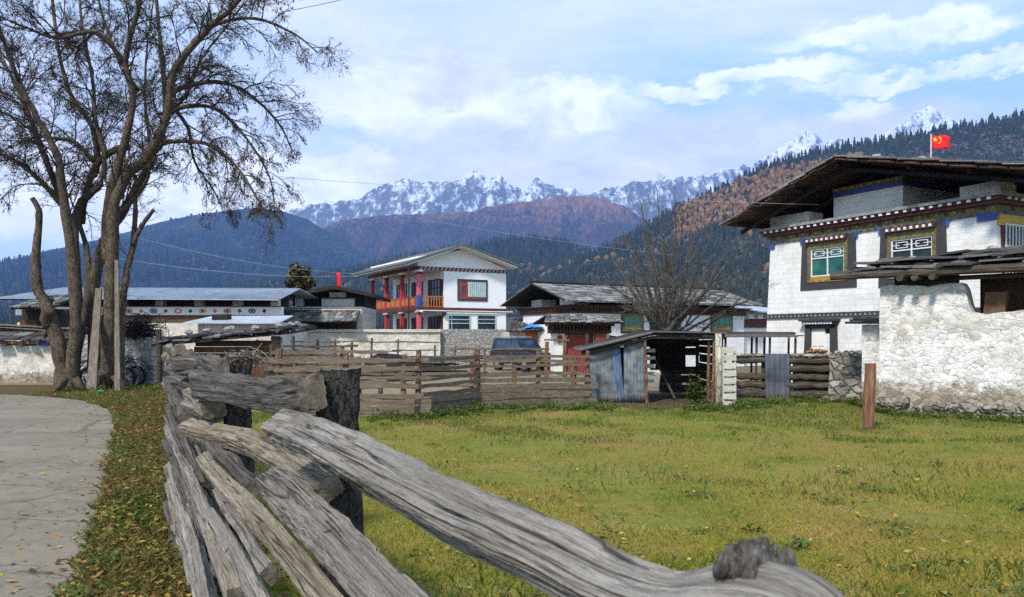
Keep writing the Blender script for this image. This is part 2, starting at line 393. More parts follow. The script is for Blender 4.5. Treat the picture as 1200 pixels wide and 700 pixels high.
MT = dict(

 weathered=wood('weathered_rail_wood', (.115, .095, .076), (.25, .22, .185), (.385, .35, .305), (.8, 22, 1), 1.5, .9, True, 7.0),
 weathered_tan=wood('tan_rail_wood', (.14, .105, .07), (.27, .22, .16), (.40, .345, .27), (.8, 22, 1), 1.5, .9, True, 7.0),
 weathered_dark=wood('dark_rail_wood', (.04, .034, .028), (.115, .10, .085), (.225, .205, .18), (.6, 20, 1), 1.7, .9, True, 7.0),
 oldpost=bark('old_dark_post_wood', (.034, .030, .027), (.12, .11, .10), 30),
 fence_wood=wood('fence_board_wood', (.075, .052, .036), (.23, .175, .125), (.38, .31, .235), (.8, 9, 16), 2.2, .6, False, 8, .6),
 fence_post=bark('fence_post_wood', (.12, .065, .04), (.31, .185, .11), 7),
 red_post=wood('reddish_post_wood', (.09, .045, .028), (.21, .105, .06), (.32, .19, .12), (9, 9, .7), 2.2, .6, False, 8),
 log=wood('old_log_wood', (.035, .027, .02), (.095, .075, .056), (.18, .155, .125), (1, 8, 9), 2.2, .6, False, 7, .4),
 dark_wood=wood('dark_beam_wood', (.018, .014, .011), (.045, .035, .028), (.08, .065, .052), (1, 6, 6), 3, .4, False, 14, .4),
 brown_wood=wood('brown_board_wood', (.05, .025, .015), (.11, .055, .032), (.17, .09, .055), (6, 6, .8), 2.5, .4, False, 10, .3),
 eave_wood=wood('eave_board_wood', (.05, .028, .018), (.12, .066, .042), (.19, .115, .075), (5, 1, 5), 2.5, .4, False, 10, .5),
 orange_wood=plain('orange_painted_wood', (.42, .13, .03), .6, .25, 5),
 plank_grey=wood('prop_plank_wood', (.09, .07, .05), (.19, .155, .115), (.29, .25, .20), (8, 8, .6), 2.0, .5, False, 7),
 white=whitewash('whitewashed_wall', (.77, .76, .735), 7.5, .16, None, True, .10, True, .22),
 white_rough=whitewash('whitewashed_rubble', (.66, .645, .605), 6.0, .42, .62, True, .75, False, .4),
 white_old=whitewash('worn_whitewash', (.62, .59, .52), 5, .4, .35, True, .5),
 white_paint=plain('white_paint', (.70, .70, .68), .5, .06, 6, .3, .05),
 cream=plain('cream_render', (.74, .72, .66), .8, .06, 2, .2, .05),
 plaster=plain('white_render', (.76, .75, .73), .85, .05, 1.5, .2, .08),
 rubble=rubble('rubble_stone', [(.12, .105, .09), (.25, .22, .18), (.33, .30, .26), (.2, .17, .14), (.4, .37, .32)], 3.2),
 greystone=rubble('grey_block_stone', [(.24, .23, .21), (.34, .33, .31), (.28, .26, .24), (.38, .37, .35)], 4.2, (.19, .18, .165)),
 shingle=shingle('grey_shingle_wood', (.09, .082, .075), (.20, .187, .175), (.34, .325, .31)),
 shingle_dark=shingle('dark_shingle_wood', (.04, .036, .032), (.10, .092, .084), (.21, .195, .18)),
 dark_roof=plain('dark_roof_sheet', (.10, .10, .095), .8, .2, 3, .2, .1),
 end_grain=plain('cut_end_grain', (.13, .105, .08), .95, .5, 22, .1, .9),
 knot=wood('splintered_knot_wood', (.04, .034, .028), (.13, .115, .10), (.27, .25, .225), (60, 60, 12), 1.2, .8, False, 5),
 stone=plain('roof_stone', (.24, .235, .22), .95, .4, 9, .1, .6),
 metal_roof=plain('pale_metal_roof', (.40, .42, .46), .55, .12, 3, .4, .05, .2, (.3, .27, .25)),
 maroon=plain('maroon_paint', (.10, .026, .022), .6, .2, 6),
 red=plain('red_paint', (.40, .035, .028), .55, .2, 4, .3, .1),
 red_door=plain('red_door_paint', (.24, .04, .028), .6, .35, 5, .3, .2, 0, (.2, .05, .03)),
 black_paint=plain('charcoal_surround_paint', (.045, .043, .048), .8, .2, 4),
 olive=plain('olive_ornament_paint', (.15, .125, .04), .6, .6, 14, .3, .3, 0, (.045, .075, .07)),
 ochre=plain('ochre_paint', (.36, .20, .05), .6, .3, 8, .3, .2),
 yellow=plain('yellow_paint', (.55, .36, .06), .6, .25, 8, .3, .1),
 blue=plain('blue_paint', (.045, .075, .26), .6, .25, 8, .3, .1),
 green=plain('green_paint', (.05, .30, .17), .55, .2, 6, .3, .1),
 lime=plain('lime_lattice_paint', (.36, .62, .06), .6, .2, 6, .3, .1),
 pink=plain('pink_paint', (.62, .10, .13), .55, .25, 6, .3, .1),
 glass=glass('dark_window_glass'), glass_green=glass('green_window_glass', (.010, .085, .058)),
 glass_blue=glass('car_window_glass', (.03, .05, .085)),
 curtain=plain('curtain_cloth', (.36, .47, .46), .8, .15, 3, .2, .2),
 interior=plain('dim_interior', (.03, .026, .023), .9, .3, 3),  # near black: the shade inside openings is put into the colour
 tarp=plain('blue_tarpaulin', (.03, .22, .62), .45, .2, 4, .4, .2),
 bluesheet=plain('worn_blue_sheet', (.13, .15, .165), .65, .6, 5, .3, .6, .15, (.27, .24, .19)),
 bluesheet_paint=plain('bright_blue_sheet', (.06, .105, .21), .5, .4, 3, .4, .3, .2, (.2, .22, .24)),
 greysheet=plain('grey_blue_sheet', (.085, .10, .135), .5, .4, 2.4, .4, .3, .3, (.13, .11, .10)),
 greysheet_light=plain('worn_grey_sheet', (.20, .205, .21), .5, .4, 2.4, .4, .3, .4, (.12, .11, .10)),
 birch=bark('pale_birch_bark', (.30, .26, .19), (.62, .57, .46), 5),
 pale_board=wood('pale_slat_wood', (.36, .33, .27), (.58, .54, .46), (.68, .65, .58), (.8, 4, 14), 2, .3, False, 9, .15),
 rust=plain('rusty_stain_wood', (.11, .06, .03), .8, .4, 5),
 carpaint=plain('dark_car_paint', (.018, .017, .028), .25, .2, 2, .6, 0), chrome=plain('brushed_chrome', (.5, .5, .5), .25, .1, 4, .5, 0, .9),
 tyre=plain('tyre_rubber', (.02, .02, .02), .9, .3, 20, .2, .2), lamp=plain('red_lamp_plastic', (.4, .02, .02), .3, .1, 4, .5, 0),
 blackplastic=plain('black_plastic', (.015, .015, .016), .5, .2, 10, .4, 0),
 blackcloth=plain('black_tarpaulin', (.012, .012, .014), .7, .3, 5, .3, .4),
 bike_blue=plain('blue_frame_paint', (.10, .16, .42), .35, .2, 5, .5, 0),
 bottle=plain('green_plastic', (.02, .34, .20), .25, .15, 8, .5, 0),
 wire=plain('cable_sheath', (.10, .10, .11), .6, .1, 3, .3, 0), wire_pale=plain('pale_cable', (.30, .30, .31), .6, .1, 3, .3, 0),
 flagred=plain('red_flag_cloth', (.66, .02, .025), .8, .12, 4, .2, .2), flagyellow=plain('yellow_flag_star', (.85, .62, .05), .8, .05, 4, .2, 0),
 firewood=wood('split_firewood', (.22, .11, .05), (.42, .24, .12), (.56, .36, .2), (3, 3, 3), 4, .4, False, 14, .5),
)
# ------------------------------------------------------------------ ground, road, hills
def sheet(name, pts, z, mat, res=None):
    o = mesh_obj(name, [(x, y, z) for x, y in pts], [list(range(len(pts)))], mat)
    return tag(o, kind='structure')
def ground_mat(name, stops, s1=.6, s2=9, bmp=.6, extra=None):
    m, nt, b = newmat(name, .95, .1); o = coord(nt)
    n1 = noise(nt, o, s1, 5, .6); n2 = noise(nt, o, s2, 6, .7); n3 = noise(nt, o, s2*9, 4, .7)
    f = math_(nt, 'ADD', math_(nt, 'MULTIPLY', n1, .55), math_(nt, 'MULTIPLY', n2, .45))
    c_ = ramp(nt, f, stops)
    c_ = mixc(nt, 1.0, c_, ramp(nt, n3, [(.3, .55), (.7, 1.3)]), 'MULTIPLY')
    if extra: c_ = mixc(nt, ramp(nt, n2, [(.56, 0), (.64, .9)]), c_, extra)
    setc(nt, b, c_); bump(nt, b, math_(nt, 'ADD', n2, n3), bmp, .04)
    return m
m_ground = ground_mat('dry_valley_ground', [(.3, (.13, .10, .055)), (.5, (.18, .145, .08)), (.7, (.12, .12, .05))])
m_field = ground_mat('field_soil_and_turf', [(.34, (.09, .14, .018)), (.5, (.20, .18, .035)), (.59, (.26, .17, .06)), (.68, (.15, .09, .045))], .45, 5)
m_yard = ground_mat('trodden_yard', [(.3, (.17, .12, .065)), (.5, (.26, .20, .125)), (.7, (.18, .14, .07))], .5, 5, .6, (.36, .33, .28))
m_verge = ground_mat('verge_soil', [(.3, (.06, .04, .02)), (.5, (.11, .075, .03)), (.7, (.10, .09, .03))], 1.2, 10)
# concrete road: cast slabs with thin joints, tyre-worn and speckled
m_road, nt, b = newmat('worn_concrete', .9, .25); o = coord(nt)
n1 = noise(nt, o, .55, 5, .6); n2 = noise(nt, o, 5, 6, .7); n3 = noise(nt, o, 70, 3, .7)
c_ = ramp(nt, math_(nt, 'ADD', math_(nt, 'MULTIPLY', n1, .5), math_(nt, 'MULTIPLY', n2, .5)), [(.32, (.125, .098, .07)), (.5, (.205, .168, .122)), (.7, (.262, .22, .165))])
c_ = mixc(nt, 1.0, c_, ramp(nt, n3, [(.3, .72), (.7, 1.2)]), 'MULTIPLY')
sep = nd(nt, 'ShaderNodeSeparateXYZ', {0: o})
wob = math_(nt, 'MULTIPLY', n2, .35)
yy = math_(nt, 'ADD', math_(nt, 'ADD', sep.outputs[1], math_(nt, 'MULTIPLY', sep.outputs[0], .16)), wob)
fr = math_(nt, 'ABSOLUTE', math_(nt, 'SUBTRACT', math_(nt, 'FRACT', math_(nt, 'DIVIDE', yy, 1.5)), .5))
c_ = mixc(nt, math_(nt, 'MULTIPLY', ramp(nt, fr, [(0, 1), (.02, 0)]), ramp(nt, n1, [(.3, .45), (.55, .95)])), c_, (.075, .064, .05))
vk = nd(nt, 'ShaderNodeTexVoronoi', {'Vector': vmath(nt, 'ADD', o, scalev(nt, noise(nt, o, 1.3, 4, .6, out=1), (.9, .9, 0))), 'Scale': .42}, feature='DISTANCE_TO_EDGE').outputs['Distance']
c_ = mixc(nt, math_(nt, 'MULTIPLY', ramp(nt, vk, [(0, 1), (.008, 0)]), .7), c_, (.06, .052, .042))
c_ = mixc(nt, ramp(nt, noise(nt, o, .9, 6, .7, .8), [(.52, 0), (.7, .55)]), c_, (.12, .098, .07))
sp = noise(nt, o, 13, 2, .5)
c_ = mixc(nt, ramp(nt, sp, [(.69, 0), (.72, .8)]), c_, (.13, .10, .06))
setc(nt, b, c_); bump(nt, b, math_(nt, 'ADD', n2, math_(nt, 'MULTIPLY', n3, .5)), .35, .02)

sheet('ground', [(-5700, -300), (5700, -300), (5700, 5800), (-5700, 5800)], 0, m_ground)
def fence_x(Y, off=0): return .688-off-.458*Y
field_edge = [(fence_x(-3), -3), (12, -3), (20, 14), (17, 20.5), gnd(1005, 468), gnd(905, 466), gnd(840, 474), gnd(690, 473), gnd(560, 476), gnd(440, 486), gnd(300, 484), (fence_x(19), 19)]
sheet('field', field_edge, .006, m_field)
sheet('yard', [gnd(840, 470), (9, 26), (9, 60), (-30, 60), (-30, 31), (-9, 25), (fence_x(19.2), 19.2), gnd(300, 482.5), gnd(440, 484.5), gnd(560, 474.5), gnd(690, 471.5)], .004, m_yard)
road_r = [(-2.35, -3), (-2.6, 2), gnd(85, 700), gnd(105, 640), gnd(120, 580), gnd(130, 530), gnd(135, 495), gnd(126, 480), gnd(95, 469.5), gnd(40, 464.5), gnd(0, 463), (-30, 24.5)]
rr_ = []
for i in range(2, len(road_r)-1):
    for k in range(14):
        f = k/14; q = (road_r[i][0]*(1-f)+road_r[i+1][0]*f, road_r[i][1]*(1-f)+road_r[i+1][1]*f); rr_.append((q[0]+random.gauss(0, .035), q[1]+random.gauss(0, .03)))
road_r = road_r[:2]+rr_+road_r[-1:]
sheet('road', road_r+[(-30, 16), (-14, 9), (-9, -3)], .012, m_road)
verge_poly = [(fence_x(y), y) for y in (-3, 2, 6, 12, 19, 24)]+[(-9.5, 27.5), (-30, 28.5), (-30, 24)]+road_r[::-1][1:]
sheet('verge', verge_poly, .008, m_verge)

def inside(poly, x, y):
    x = np.asarray(x); y = np.asarray(y); r = np.zeros(len(x), bool); n = len(poly)
    for i in range(n):
        (x0, y0), (x1, y1) = poly[i], poly[(i+1) % n]
        c_ = ((y0 > y) != (y1 > y))
        with np.errstate(divide='ignore', invalid='ignore'):
            r ^= c_ & (x < (x1-x0)*(y-y0)/(y1-y0+1e-12)+x0)
    return r

def mountain(name, sil, Yc, Yf, nx, ny, amp, jag, wl, mat, p=1.15, back=.25, seed=0, octv=6):
    """a range as real terrain: the crest follows the skyline, spurs run down to the foot"""
    px = np.array([s[0] for s in sil], float); py = np.array([s[1] for s in sil], float)
    xs = np.linspace((px[0]-600)/F*Yc, (px[-1]-600)/F*Yc, nx)
    zc = EYE+(HZ-np.interp(xs/Yc*F+600, px, py))/F*Yc
    t = np.concatenate([np.linspace(-back, 0, max(4, ny//8), endpoint=False), np.linspace(0, 1, ny)**1.15])
    X, T = np.meshgrid(xs, t, indexing='ij'); Z0 = zc[:, None]*np.ones_like(T)
    Y = Yc-(Yc-Yf)*T
    # keep columns along sight lines half-way so the range stays as wide near its foot
    q = np.stack([X.ravel()/wl+seed*7.7, Y.ravel()/(wl*2.2)+seed*3.1, np.full(X.size, seed*1.3)], 1)
    wq = np.stack([fbm(q*1.7, 3), fbm(q*1.7+9, 3), np.zeros(len(q))], 1)*.7
    rd = ridged(q+wq, octv).reshape(X.shape)
    env = np.clip(np.abs(T)*6, .0, 1)*np.clip((1-T)*4, 0, 1)
    prof = np.where(T >= 0, np.clip(1-T, 0, 1)**p, 1-np.abs(T)*1.6)
    Z = Z0*prof*(1-amp*env*(1-rd))
    jg = ridged(np.stack([X.ravel()/(wl*.35), Y.ravel()/(wl*.35), np.full(X.size, seed+.5)], 1), 5).reshape(X.shape)-.6
    Z = Z+jag*jg*Z0.max()*np.clip(prof*1.5, 0, 1)
    Z = np.where(T > .995, -2.0, Z)
    v = np.stack([X, Y, Z], -1)
    n, m = X.shape
    idx = np.arange(n*m).reshape(n, m)
    f = np.stack([idx[:-1, :-1], idx[:-1, 1:], idx[1:, 1:], idx[1:, :-1]], -1).reshape(-1, 4)
    o = np_mesh(name, v.reshape(-1, 3), f, mat, smooth=True)
    return tag(o, kind='structure'), v

def hill_mat(name, stops, scale, extra=None, bmp=.0, zr=None, snow=None):
    m, nt, b = newmat(name, .95, .05); o = coord(nt)
    n1 = noise(nt, scalev(nt, o, (1, .45, .45)), scale, 7, .68, .5); n2 = noise(nt, scalev(nt, o, (1, .3, .4)), scale*9, 5, .7)
    z = nd(nt, 'ShaderNodeSeparateXYZ', {0: o}).outputs[2]
    f = math_(nt, 'ADD', math_(nt, 'MULTIPLY', n1, .5), math_(nt, 'MULTIPLY', n2, .5))
    c_ = ramp(nt, f, stops)
    if extra:
        zz = math_(nt, 'ADD', nd(nt, 'ShaderNodeMapRange', {0: z, 1: zr[0], 2: zr[1]}).outputs[0], math_(nt, 'MULTIPLY', math_(nt, 'SUBTRACT', f, .5), 1.6))
        c_ = mixc(nt, ramp(nt, zz, [(.35, 0), (.75, 1)]), c_, ramp(nt, n2, [(.3, mul(extra, .5)), (.7, mul(extra, 1.3))]))
    if snow:
        nz = nd(nt, 'ShaderNodeSeparateXYZ', {0: nd(nt, 'ShaderNodeNewGeometry').outputs['Normal']}).outputs[2]
        zz = nd(nt, 'ShaderNodeMapRange', {0: z, 1: snow[0], 2: snow[1]}, clamp=False).outputs[0]
        n2 = noise(nt, scalev(nt, o, (1, .5, .6)), .02, 8, .75, .4)
        s = math_(nt, 'ADD', zz, math_(nt, 'MULTIPLY', math_(nt, 'SUBTRACT', n2, .5), 4.2))
        s = math_(nt, 'ADD', s, math_(nt, 'MULTIPLY', math_(nt, 'SUBTRACT', nz, .72), 1.3))
        c_ = mixc(nt, ramp(nt, s, [(.25, 0), (.85, 1)]), c_, (.82, .84, .88))
    setc(nt, b, c_)
    if bmp: bump(nt, b, n2, bmp, 12)
    return m

m_snow = hill_mat('snowy_rock', [(.35, (.075, .075, .085)), (.6, (.17, .165, .165))], .0011, None, 1.0, None, (270, 1350))
snow_sil = [(150, 330), (300, 268), (340, 247), (380, 240), (420, 234), (440, 223), (470, 213), (500, 211), (525, 217), (545, 207), (556, 199), (568, 207), (580, 205), (590, 210), (605, 216), (618, 222), (628, 211), (640, 217), (655, 221), (668, 218), (690, 230), (720, 219), (750, 212), (780, 212), (800, 209), (830, 206), (850, 200), (880, 194), (905, 184), (925, 168), (945, 156), (955, 155), (965, 163), (985, 165), (1005, 167), (1030, 163), (1050, 151), (1070, 136), (1090, 128), (1110, 133), (1130, 141), (1160, 160), (1250, 200), (1400, 260)]
mountain('snow_mountains', snow_sil, 5400, 4050, 760, 170, .66, .06, 430, m_snow, 1.0, seed=1, octv=7)
m_brown = hill_mat('lit_autumn_mountainside', [(.38, (.018, .018, .018)), (.5, (.055, .038, .028)), (.62, (.13, .068, .036))], .009, (.27, .135, .075), 1.0, (410, 830))  # orange upper slopes: rust colour and a lit look, both painted in
brown_sil = [(250, 330), (330, 285), (360, 277), (400, 261), (450, 254), (500, 252), (535, 249), (560, 247), (580, 242), (620, 237), (650, 231), (680, 231), (705, 233), (735, 246), (765, 265), (800, 292), (850, 330)]
mountain('brown_mountain', brown_sil, 4000, 2200, 420, 110, .70, .05, 275, m_brown, 1.05, seed=4)
m_blue = hill_mat('far_forest_hillside', [(.38, (.012, .018, .018)), (.52, (.03, .036, .028)), (.64, (.08, .05, .03))], .009, None, .6)
blue_sil = [(-260, 330), (-120, 322), (0, 309), (60, 293), (120, 281), (180, 263), (230, 252), (270, 247), (300, 244), (330, 248), (360, 258), (390, 276), (430, 300), (480, 322), (560, 345), (640, 365)]
_, v_blue = mountain('left_hill', blue_sil, 3500, 1450, 320, 90, .42, .02, 400, m_blue, 1.1, seed=7)
mid_sil = [(250, 342), (330, 332), (380, 325), (440, 312), (490, 302), (540, 292), (590, 284), (640, 283), (680, 293), (720, 310), (780, 335), (860, 360)]
_, v_mid = mountain('forest_hill', mid_sil, 1700, 700, 200, 60, .3, .012, 230, m_blue, 1.1, seed=9)
m_slope = hill_mat('wooded_slope_floor', [(.35, (.035, .035, .024)), (.5, (.065, .058, .042)), (.65, (.10, .075, .05))], .012, None, .4)
slope_sil = [(520, 388), (575, 372), (620, 345), (650, 324), (690, 305), (720, 291), (760, 268), (800, 245), (840, 227), (870, 212), (900, 198), (940, 187), (975, 178), (1000, 174), (1040, 168), (1080, 160), (1120, 152), (1160, 146), (1200, 136), (1300, 112), (1500, 80)]
_, v_slope = mountain('right_hill', slope_sil, 1150, 380, 260, 110, .22, .012, 190, m_slope, 1.12, seed=12)
# distant forest floor lit by the same sky; trees stand on it as real little conifers
def terr_sample(v, n, tmin=0):
    a, b = v.shape[0]-1, v.shape[1]-1
    lo = int(b*tmin)
    i = rng.integers(0, a, n); j = rng.integers(lo, b, n); fu = rng.random(n)[:, None]; fv = rng.random(n)[:, None]
    return (v[i, j]*(1-fu)+v[i+1, j]*fu)*(1-fv)+(v[i, j+1]*(1-fu)+v[i+1, j+1]*fu)*fv
def proj(p): return 600+p[:, 0]/p[:, 1]*F, HZ-(p[:, 2]-EYE)/p[:, 1]*F
def conifer_proto(sides=6, tiers=5):
    vs = []; rr = [];
    for k in range(tiers):
        z0 = .08+.92*k/tiers; r0 = .21*(1-k/tiers)**.85+.012
        vs += [(z0, r0), (z0+.92/tiers*.55, r0*.52)]
    vs.append((1.0, .0)); pts = []
    for z, r_ in vs:
        for s in range(sides):
            q = 2*math.pi*s/sides+z*3; g = 1+.35*math.sin(s*2.4+z*19)
            pts.append((r_*g*math.cos(q), r_*g*math.sin(q), z-(.03 if r_ > .1 else 0)))
    n = len(vs)
    f = [(i*sides+s, i*sides+(s+1) % sides, (i+1)*sides+(s+1) % sides, (i+1)*sides+s) for i in range(n-1) for s in range(sides)]
    return np.array(pts), np.array(f)
def round_proto(sides=7, rings=5):
    pts = []; f = []
    for i in range(rings+1):
        th = math.pi*i/rings
        for s in range(sides):
            q = 2*math.pi*s/sides+i*.4; g = 1+.4*math.sin(s*3.7+i*2.1)*math.sin(th)
            pts.append((.30*math.sin(th)*g*math.cos(q), .30*math.sin(th)*g*math.sin(q), .55-.45*math.cos(th)*(1+.1*math.sin(s*5))))
    f = [(i*sides+s, i*sides+(s+1) % sides, (i+1)*sides+(s+1) % sides, (i+1)*sides+s) for i in range(rings) for s in range(sides)]
    return np.array(pts), np.array(f)
def scatter(name, proto, pts, hmin, hmax, mat, wide=(.8, 1.25), **kw):
    P, Fc = proto; n = len(pts)
    h = rng.uniform(hmin, hmax, n); wd = h*rng.uniform(*wide, n); a = rng.uniform(0, 6.28, n)
    ca, sa = np.cos(a)[:, None], np.sin(a)[:, None]
    jit = 1+rng.uniform(-.18, .18, (n, len(P)))
    x = (P[None, :, 0]*ca-P[None, :, 1]*sa)*wd[:, None]*jit; y = (P[None, :, 0]*sa+P[None, :, 1]*ca)*wd[:, None]*jit; z = P[None, :, 2]*h[:, None]
    V = np.stack([x, y, z], -1)+pts[:, None, :]
    FF = (Fc[None]+(np.arange(n)*len(P))[:, None, None]).reshape(-1, Fc.shape[1])
    return np_mesh(name, V.reshape(-1, 3), FF, mat, **kw)
m_conif = islands('conifer_needles', [(0, (.014, .022, .012)), (.5, (.026, .036, .018)), (1, (.048, .05, .026))], .95)
m_bare = islands('bare_wood_and_scrub', [(0, (.05, .042, .034)), (.6, (.085, .072, .058)), (1, (.12, .095, .065))], .95)
m_larch = islands('autumn_larch_needles', [(0, (.10, .055, .025)), (.5, (.19, .095, .035)), (1, (.26, .15, .06))], .95)
p = terr_sample(v_slope, 52000); u_, w_ = proj(p)
keep = (u_ > 540) & (u_ < 1320) & (p[:, 2] > 0) & (w_ < 372)
p = p[keep]; u_, w_ = u_[keep], w_[keep]
patch = fbm(np.stack([p[:, 0]/90, p[:, 1]/90, p[:, 2]/60], 1), 3)
crest = np.interp(u_, [s[0] for s in slope_sil], [s[1] for s in slope_sil])
depth = w_-crest                                      # pixels below the skyline: the larch belt runs just under it
belt = (np.abs(depth-(24+ (u_-860)*.06)) < 19) & (u_ > 790) & (u_ < 1010)
r_ = rng.random(len(p))
is_l = belt & (r_ < .62)
is_b = ~is_l & (((patch > .02) & (depth > 20) & (r_ < .8)) | (r_ < .30))
is_c = ~is_l & ~is_b
tag(scatter('hillside_conifers', conifer_proto(5, 4), p[is_c], 5, 17, m_conif, (.6, 1.4)), 'dark conifer forest covering the right hillside up to its skyline', 'forest', kind='stuff')
tag(scatter('hillside_scrub', round_proto(6, 4), p[is_b], 3, 7, m_bare, (1.0, 1.8)), 'grey brown leafless scrub between the conifers of the right hillside', 'scrub', kind='stuff')
tag(scatter('larch_wood', round_proto(6, 4), p[is_l], 7, 13, m_larch, (.8, 1.3)), 'orange autumn larch wood in a belt below the right skyline', 'forest', kind='stuff')
pm = terr_sample(v_mid, 9000); pm = pm[pm[:, 2] > 0]
tag(scatter('forest_hill_conifers', conifer_proto(5, 3), pm, 7, 22, m_conif, (.6, 1.4)), 'blue green conifer forest on the low hill in the middle of the valley', 'forest', kind='stuff')
pb = terr_sample(v_blue, 14000, .25); pb = pb[(pb[:, 2] > 0)]
tag(scatter('left_hill_conifers', conifer_proto(4, 3), pb, 10, 32, m_conif, (.6, 1.5)), 'dark blue hazy conifer forest on the left hill', 'forest', kind='stuff')
for v_, nm, n_, lab in ((v_mid, 'forest_hill_scrub', 2600, 'rust coloured scrub among the conifers of the low middle hill'), (v_blue, 'left_hill_scrub', 5000, 'grey and rust coloured broadleaved wood among the conifers of the left hill')):
    q = terr_sample(v_, n_, .1); q = q[(q[:, 2] > 0)]; q = q[fbm(np.stack([q[:, 0]/160, q[:, 1]/160, q[:, 2]/90], 1), 3) > .0]
    tag(scatter(nm, round_proto(6, 4), q, 6, 15, islands(nm+'_leaves', [(0, (.05, .035, .025)), (.6, (.10, .06, .035)), (1, (.17, .09, .04))], .95), (.9, 1.7)), lab, 'scrub', kind='stuff')
# single orange larches standing among the dark trees low on the right slope
larch_px = [(606, 338), (622, 333), (634, 330), (645, 327), (655, 320), (668, 317), (690, 316), (700, 312), (712, 310), (718, 308), (728, 314), (738, 306), (747, 312), (733, 330), (757, 300), (768, 306), (852, 248), (860, 262), (868, 270), (846, 240), (878, 282), (886, 258), (896, 296), (899, 270), (893, 318), (899, 322), (780, 318), (815, 250), (826, 258), (838, 252), (872, 246), (884, 240)]
fl = v_slope.reshape(-1, 3); fu, fw = proj(fl)
lp = conifer_proto(7, 5); proto_larch = None
for k, (a, b_) in enumerate(larch_px):
    i = int(np.argmin((fu-a)**2+(fw-b_)**2+np.where(fl[:, 2] < 0, 1e6, 0)))
    q = fl[i]
    if proto_larch is None:
        cr = scatter('crown', (round_proto(9, 7)[0], round_proto(9, 7)[1]), np.zeros((1, 3)), 1, 1, m_larch)
        tr = MB().tube([(0, 0, -.05), (0, 0, .5)], [.02, .012], 5).build('trunk', MT['fence_post'])
        proto_larch = empty('larch_tree', (0, 0, 0)); cr.parent = tr.parent = proto_larch; o = proto_larch
    else: o = copy_tree(proto_larch)
    o.location = (float(q[0]), float(q[1]), float(q[2])-.3); o.rotation_euler = (0, 0, k*2.4); o.scale = [random.uniform(8, 12)*q[1]/900*s for s in (1, 1, 1.2)]
    tag(o, 'orange autumn larch standing alone among the dark trees of the right slope', 'tree', 'orange larches scattered on the right slope')

# the valley air
m_haze = bpy.data.materials.new('valley_haze'); m_haze.use_nodes = True; nt = m_haze.node_tree
nt.nodes.remove(nt.nodes['Principled BSDF'])
pv = nd(nt, 'ShaderNodeVolumePrincipled', {'Color': (.23, .45, 1.0), 'Density': 1.3e-4})
nt.links.new(pv.outputs[0], nt.nodes['Material Output'].inputs['Volume'])
hz = MB().box(-5900, 5900, -320, 6000, -4, 1900).build('haze', m_haze); tag(hz, kind='stuff')
# ------------------------------------------------------------------ building helpers (all in a facade's own axes)
def shingles(mb, A, B, Cc, Dd, rows, cols, th=.035, lift=.0, jit=.3, curl=.04):
    """rows of split boards from the eave A-B up to the ridge D-C, each board its own piece"""
    A, B, Cc, Dd = [Vector(x) for x in (A, B, Cc, Dd)]
    up = ((B-A).cross(Dd-A)).normalized()
    if up.z < 0: up = -up
    for r in range(rows):
        x = -random.random()*.6; v0, v1 = r/rows-.04, (r+1.35)/rows
        while x < cols:
            wd = random.uniform(.7, 1.35); u0, u1 = max(x, 0)/cols, min(x+wd, cols)/cols; x += wd
            if u1-u0 < .15/cols: continue
            g = lambda: random.uniform(-jit, jit)/rows*.6
            va, vb, vt = v0+g(), v0+g(), min(v1+g(), 1.01)
            P = lambda u, v: (A*(1-u)+B*u)*(1-v)+(Dd*(1-u)+Cc*u)*v
            h0 = lift+th*1.3+random.uniform(0, curl); h1 = lift+th*.4+random.uniform(0, curl*.4)
            e = .06/cols
            top = [P(u0+e, va)+up*h0, P(u1-e, vb)+up*(h0+random.uniform(-curl, curl)*.5), P(u1-e, vt)+up*h1, P(u0+e, vt)+up*h1]
            mb.hexa([q-up*th for q in top]+top)
def planks(mb, x0, x1, y0, y1, z0, z1, n, horiz=True, gap=.012, j=.01):
    for i in range(n):
        a, b = i/n, (i+1)/n; g = random.uniform(-j, j)
        if horiz: mb.box(x0+random.uniform(-j, j)*3, x1+random.uniform(-j, j)*3, y0+g, y1+g, z0+(z1-z0)*a+gap/2, z0+(z1-z0)*b-gap/2)
        else: mb.box(x0+(x1-x0)*a+gap/2, x0+(x1-x0)*b-gap/2, y0+g, y1+g, z0+random.uniform(-j, j)*2, z1+random.uniform(-j, j)*2)
def trapezoid_frame(mb, x0, x1, z0, z1, y0, y1, t, flare=.0):
    mb.hexa([(x0-flare, y0, z0), (x0+t, y0, z0), (x0+t, y1, z0), (x0-flare, y1, z0), (x0, y0, z1), (x0+t, y0, z1), (x0+t, y1, z1), (x0, y1, z1)])
    mb.hexa([(x1-t, y0, z0), (x1+flare, y0, z0), (x1+flare, y1, z0), (x1-t, y1, z0), (x1-t, y0, z1), (x1, y0, z1), (x1, y1, z1), (x1-t, y1, z1)])
    mb.box(x0+t+.001, x1-t-.001, y0, y1, z0, z0+t)
def stones_on(name_label, spots, group):
    first = None
    for (p, r) in spots:
        o = MB().stone((0, 0, 0), (r, r*.85, r*.6)).build('roof_stone', MT['stone'])
        o.location = p; o.rotation_euler = (0, 0, random.random()*6)
        tag(o, name_label, 'stone', group)

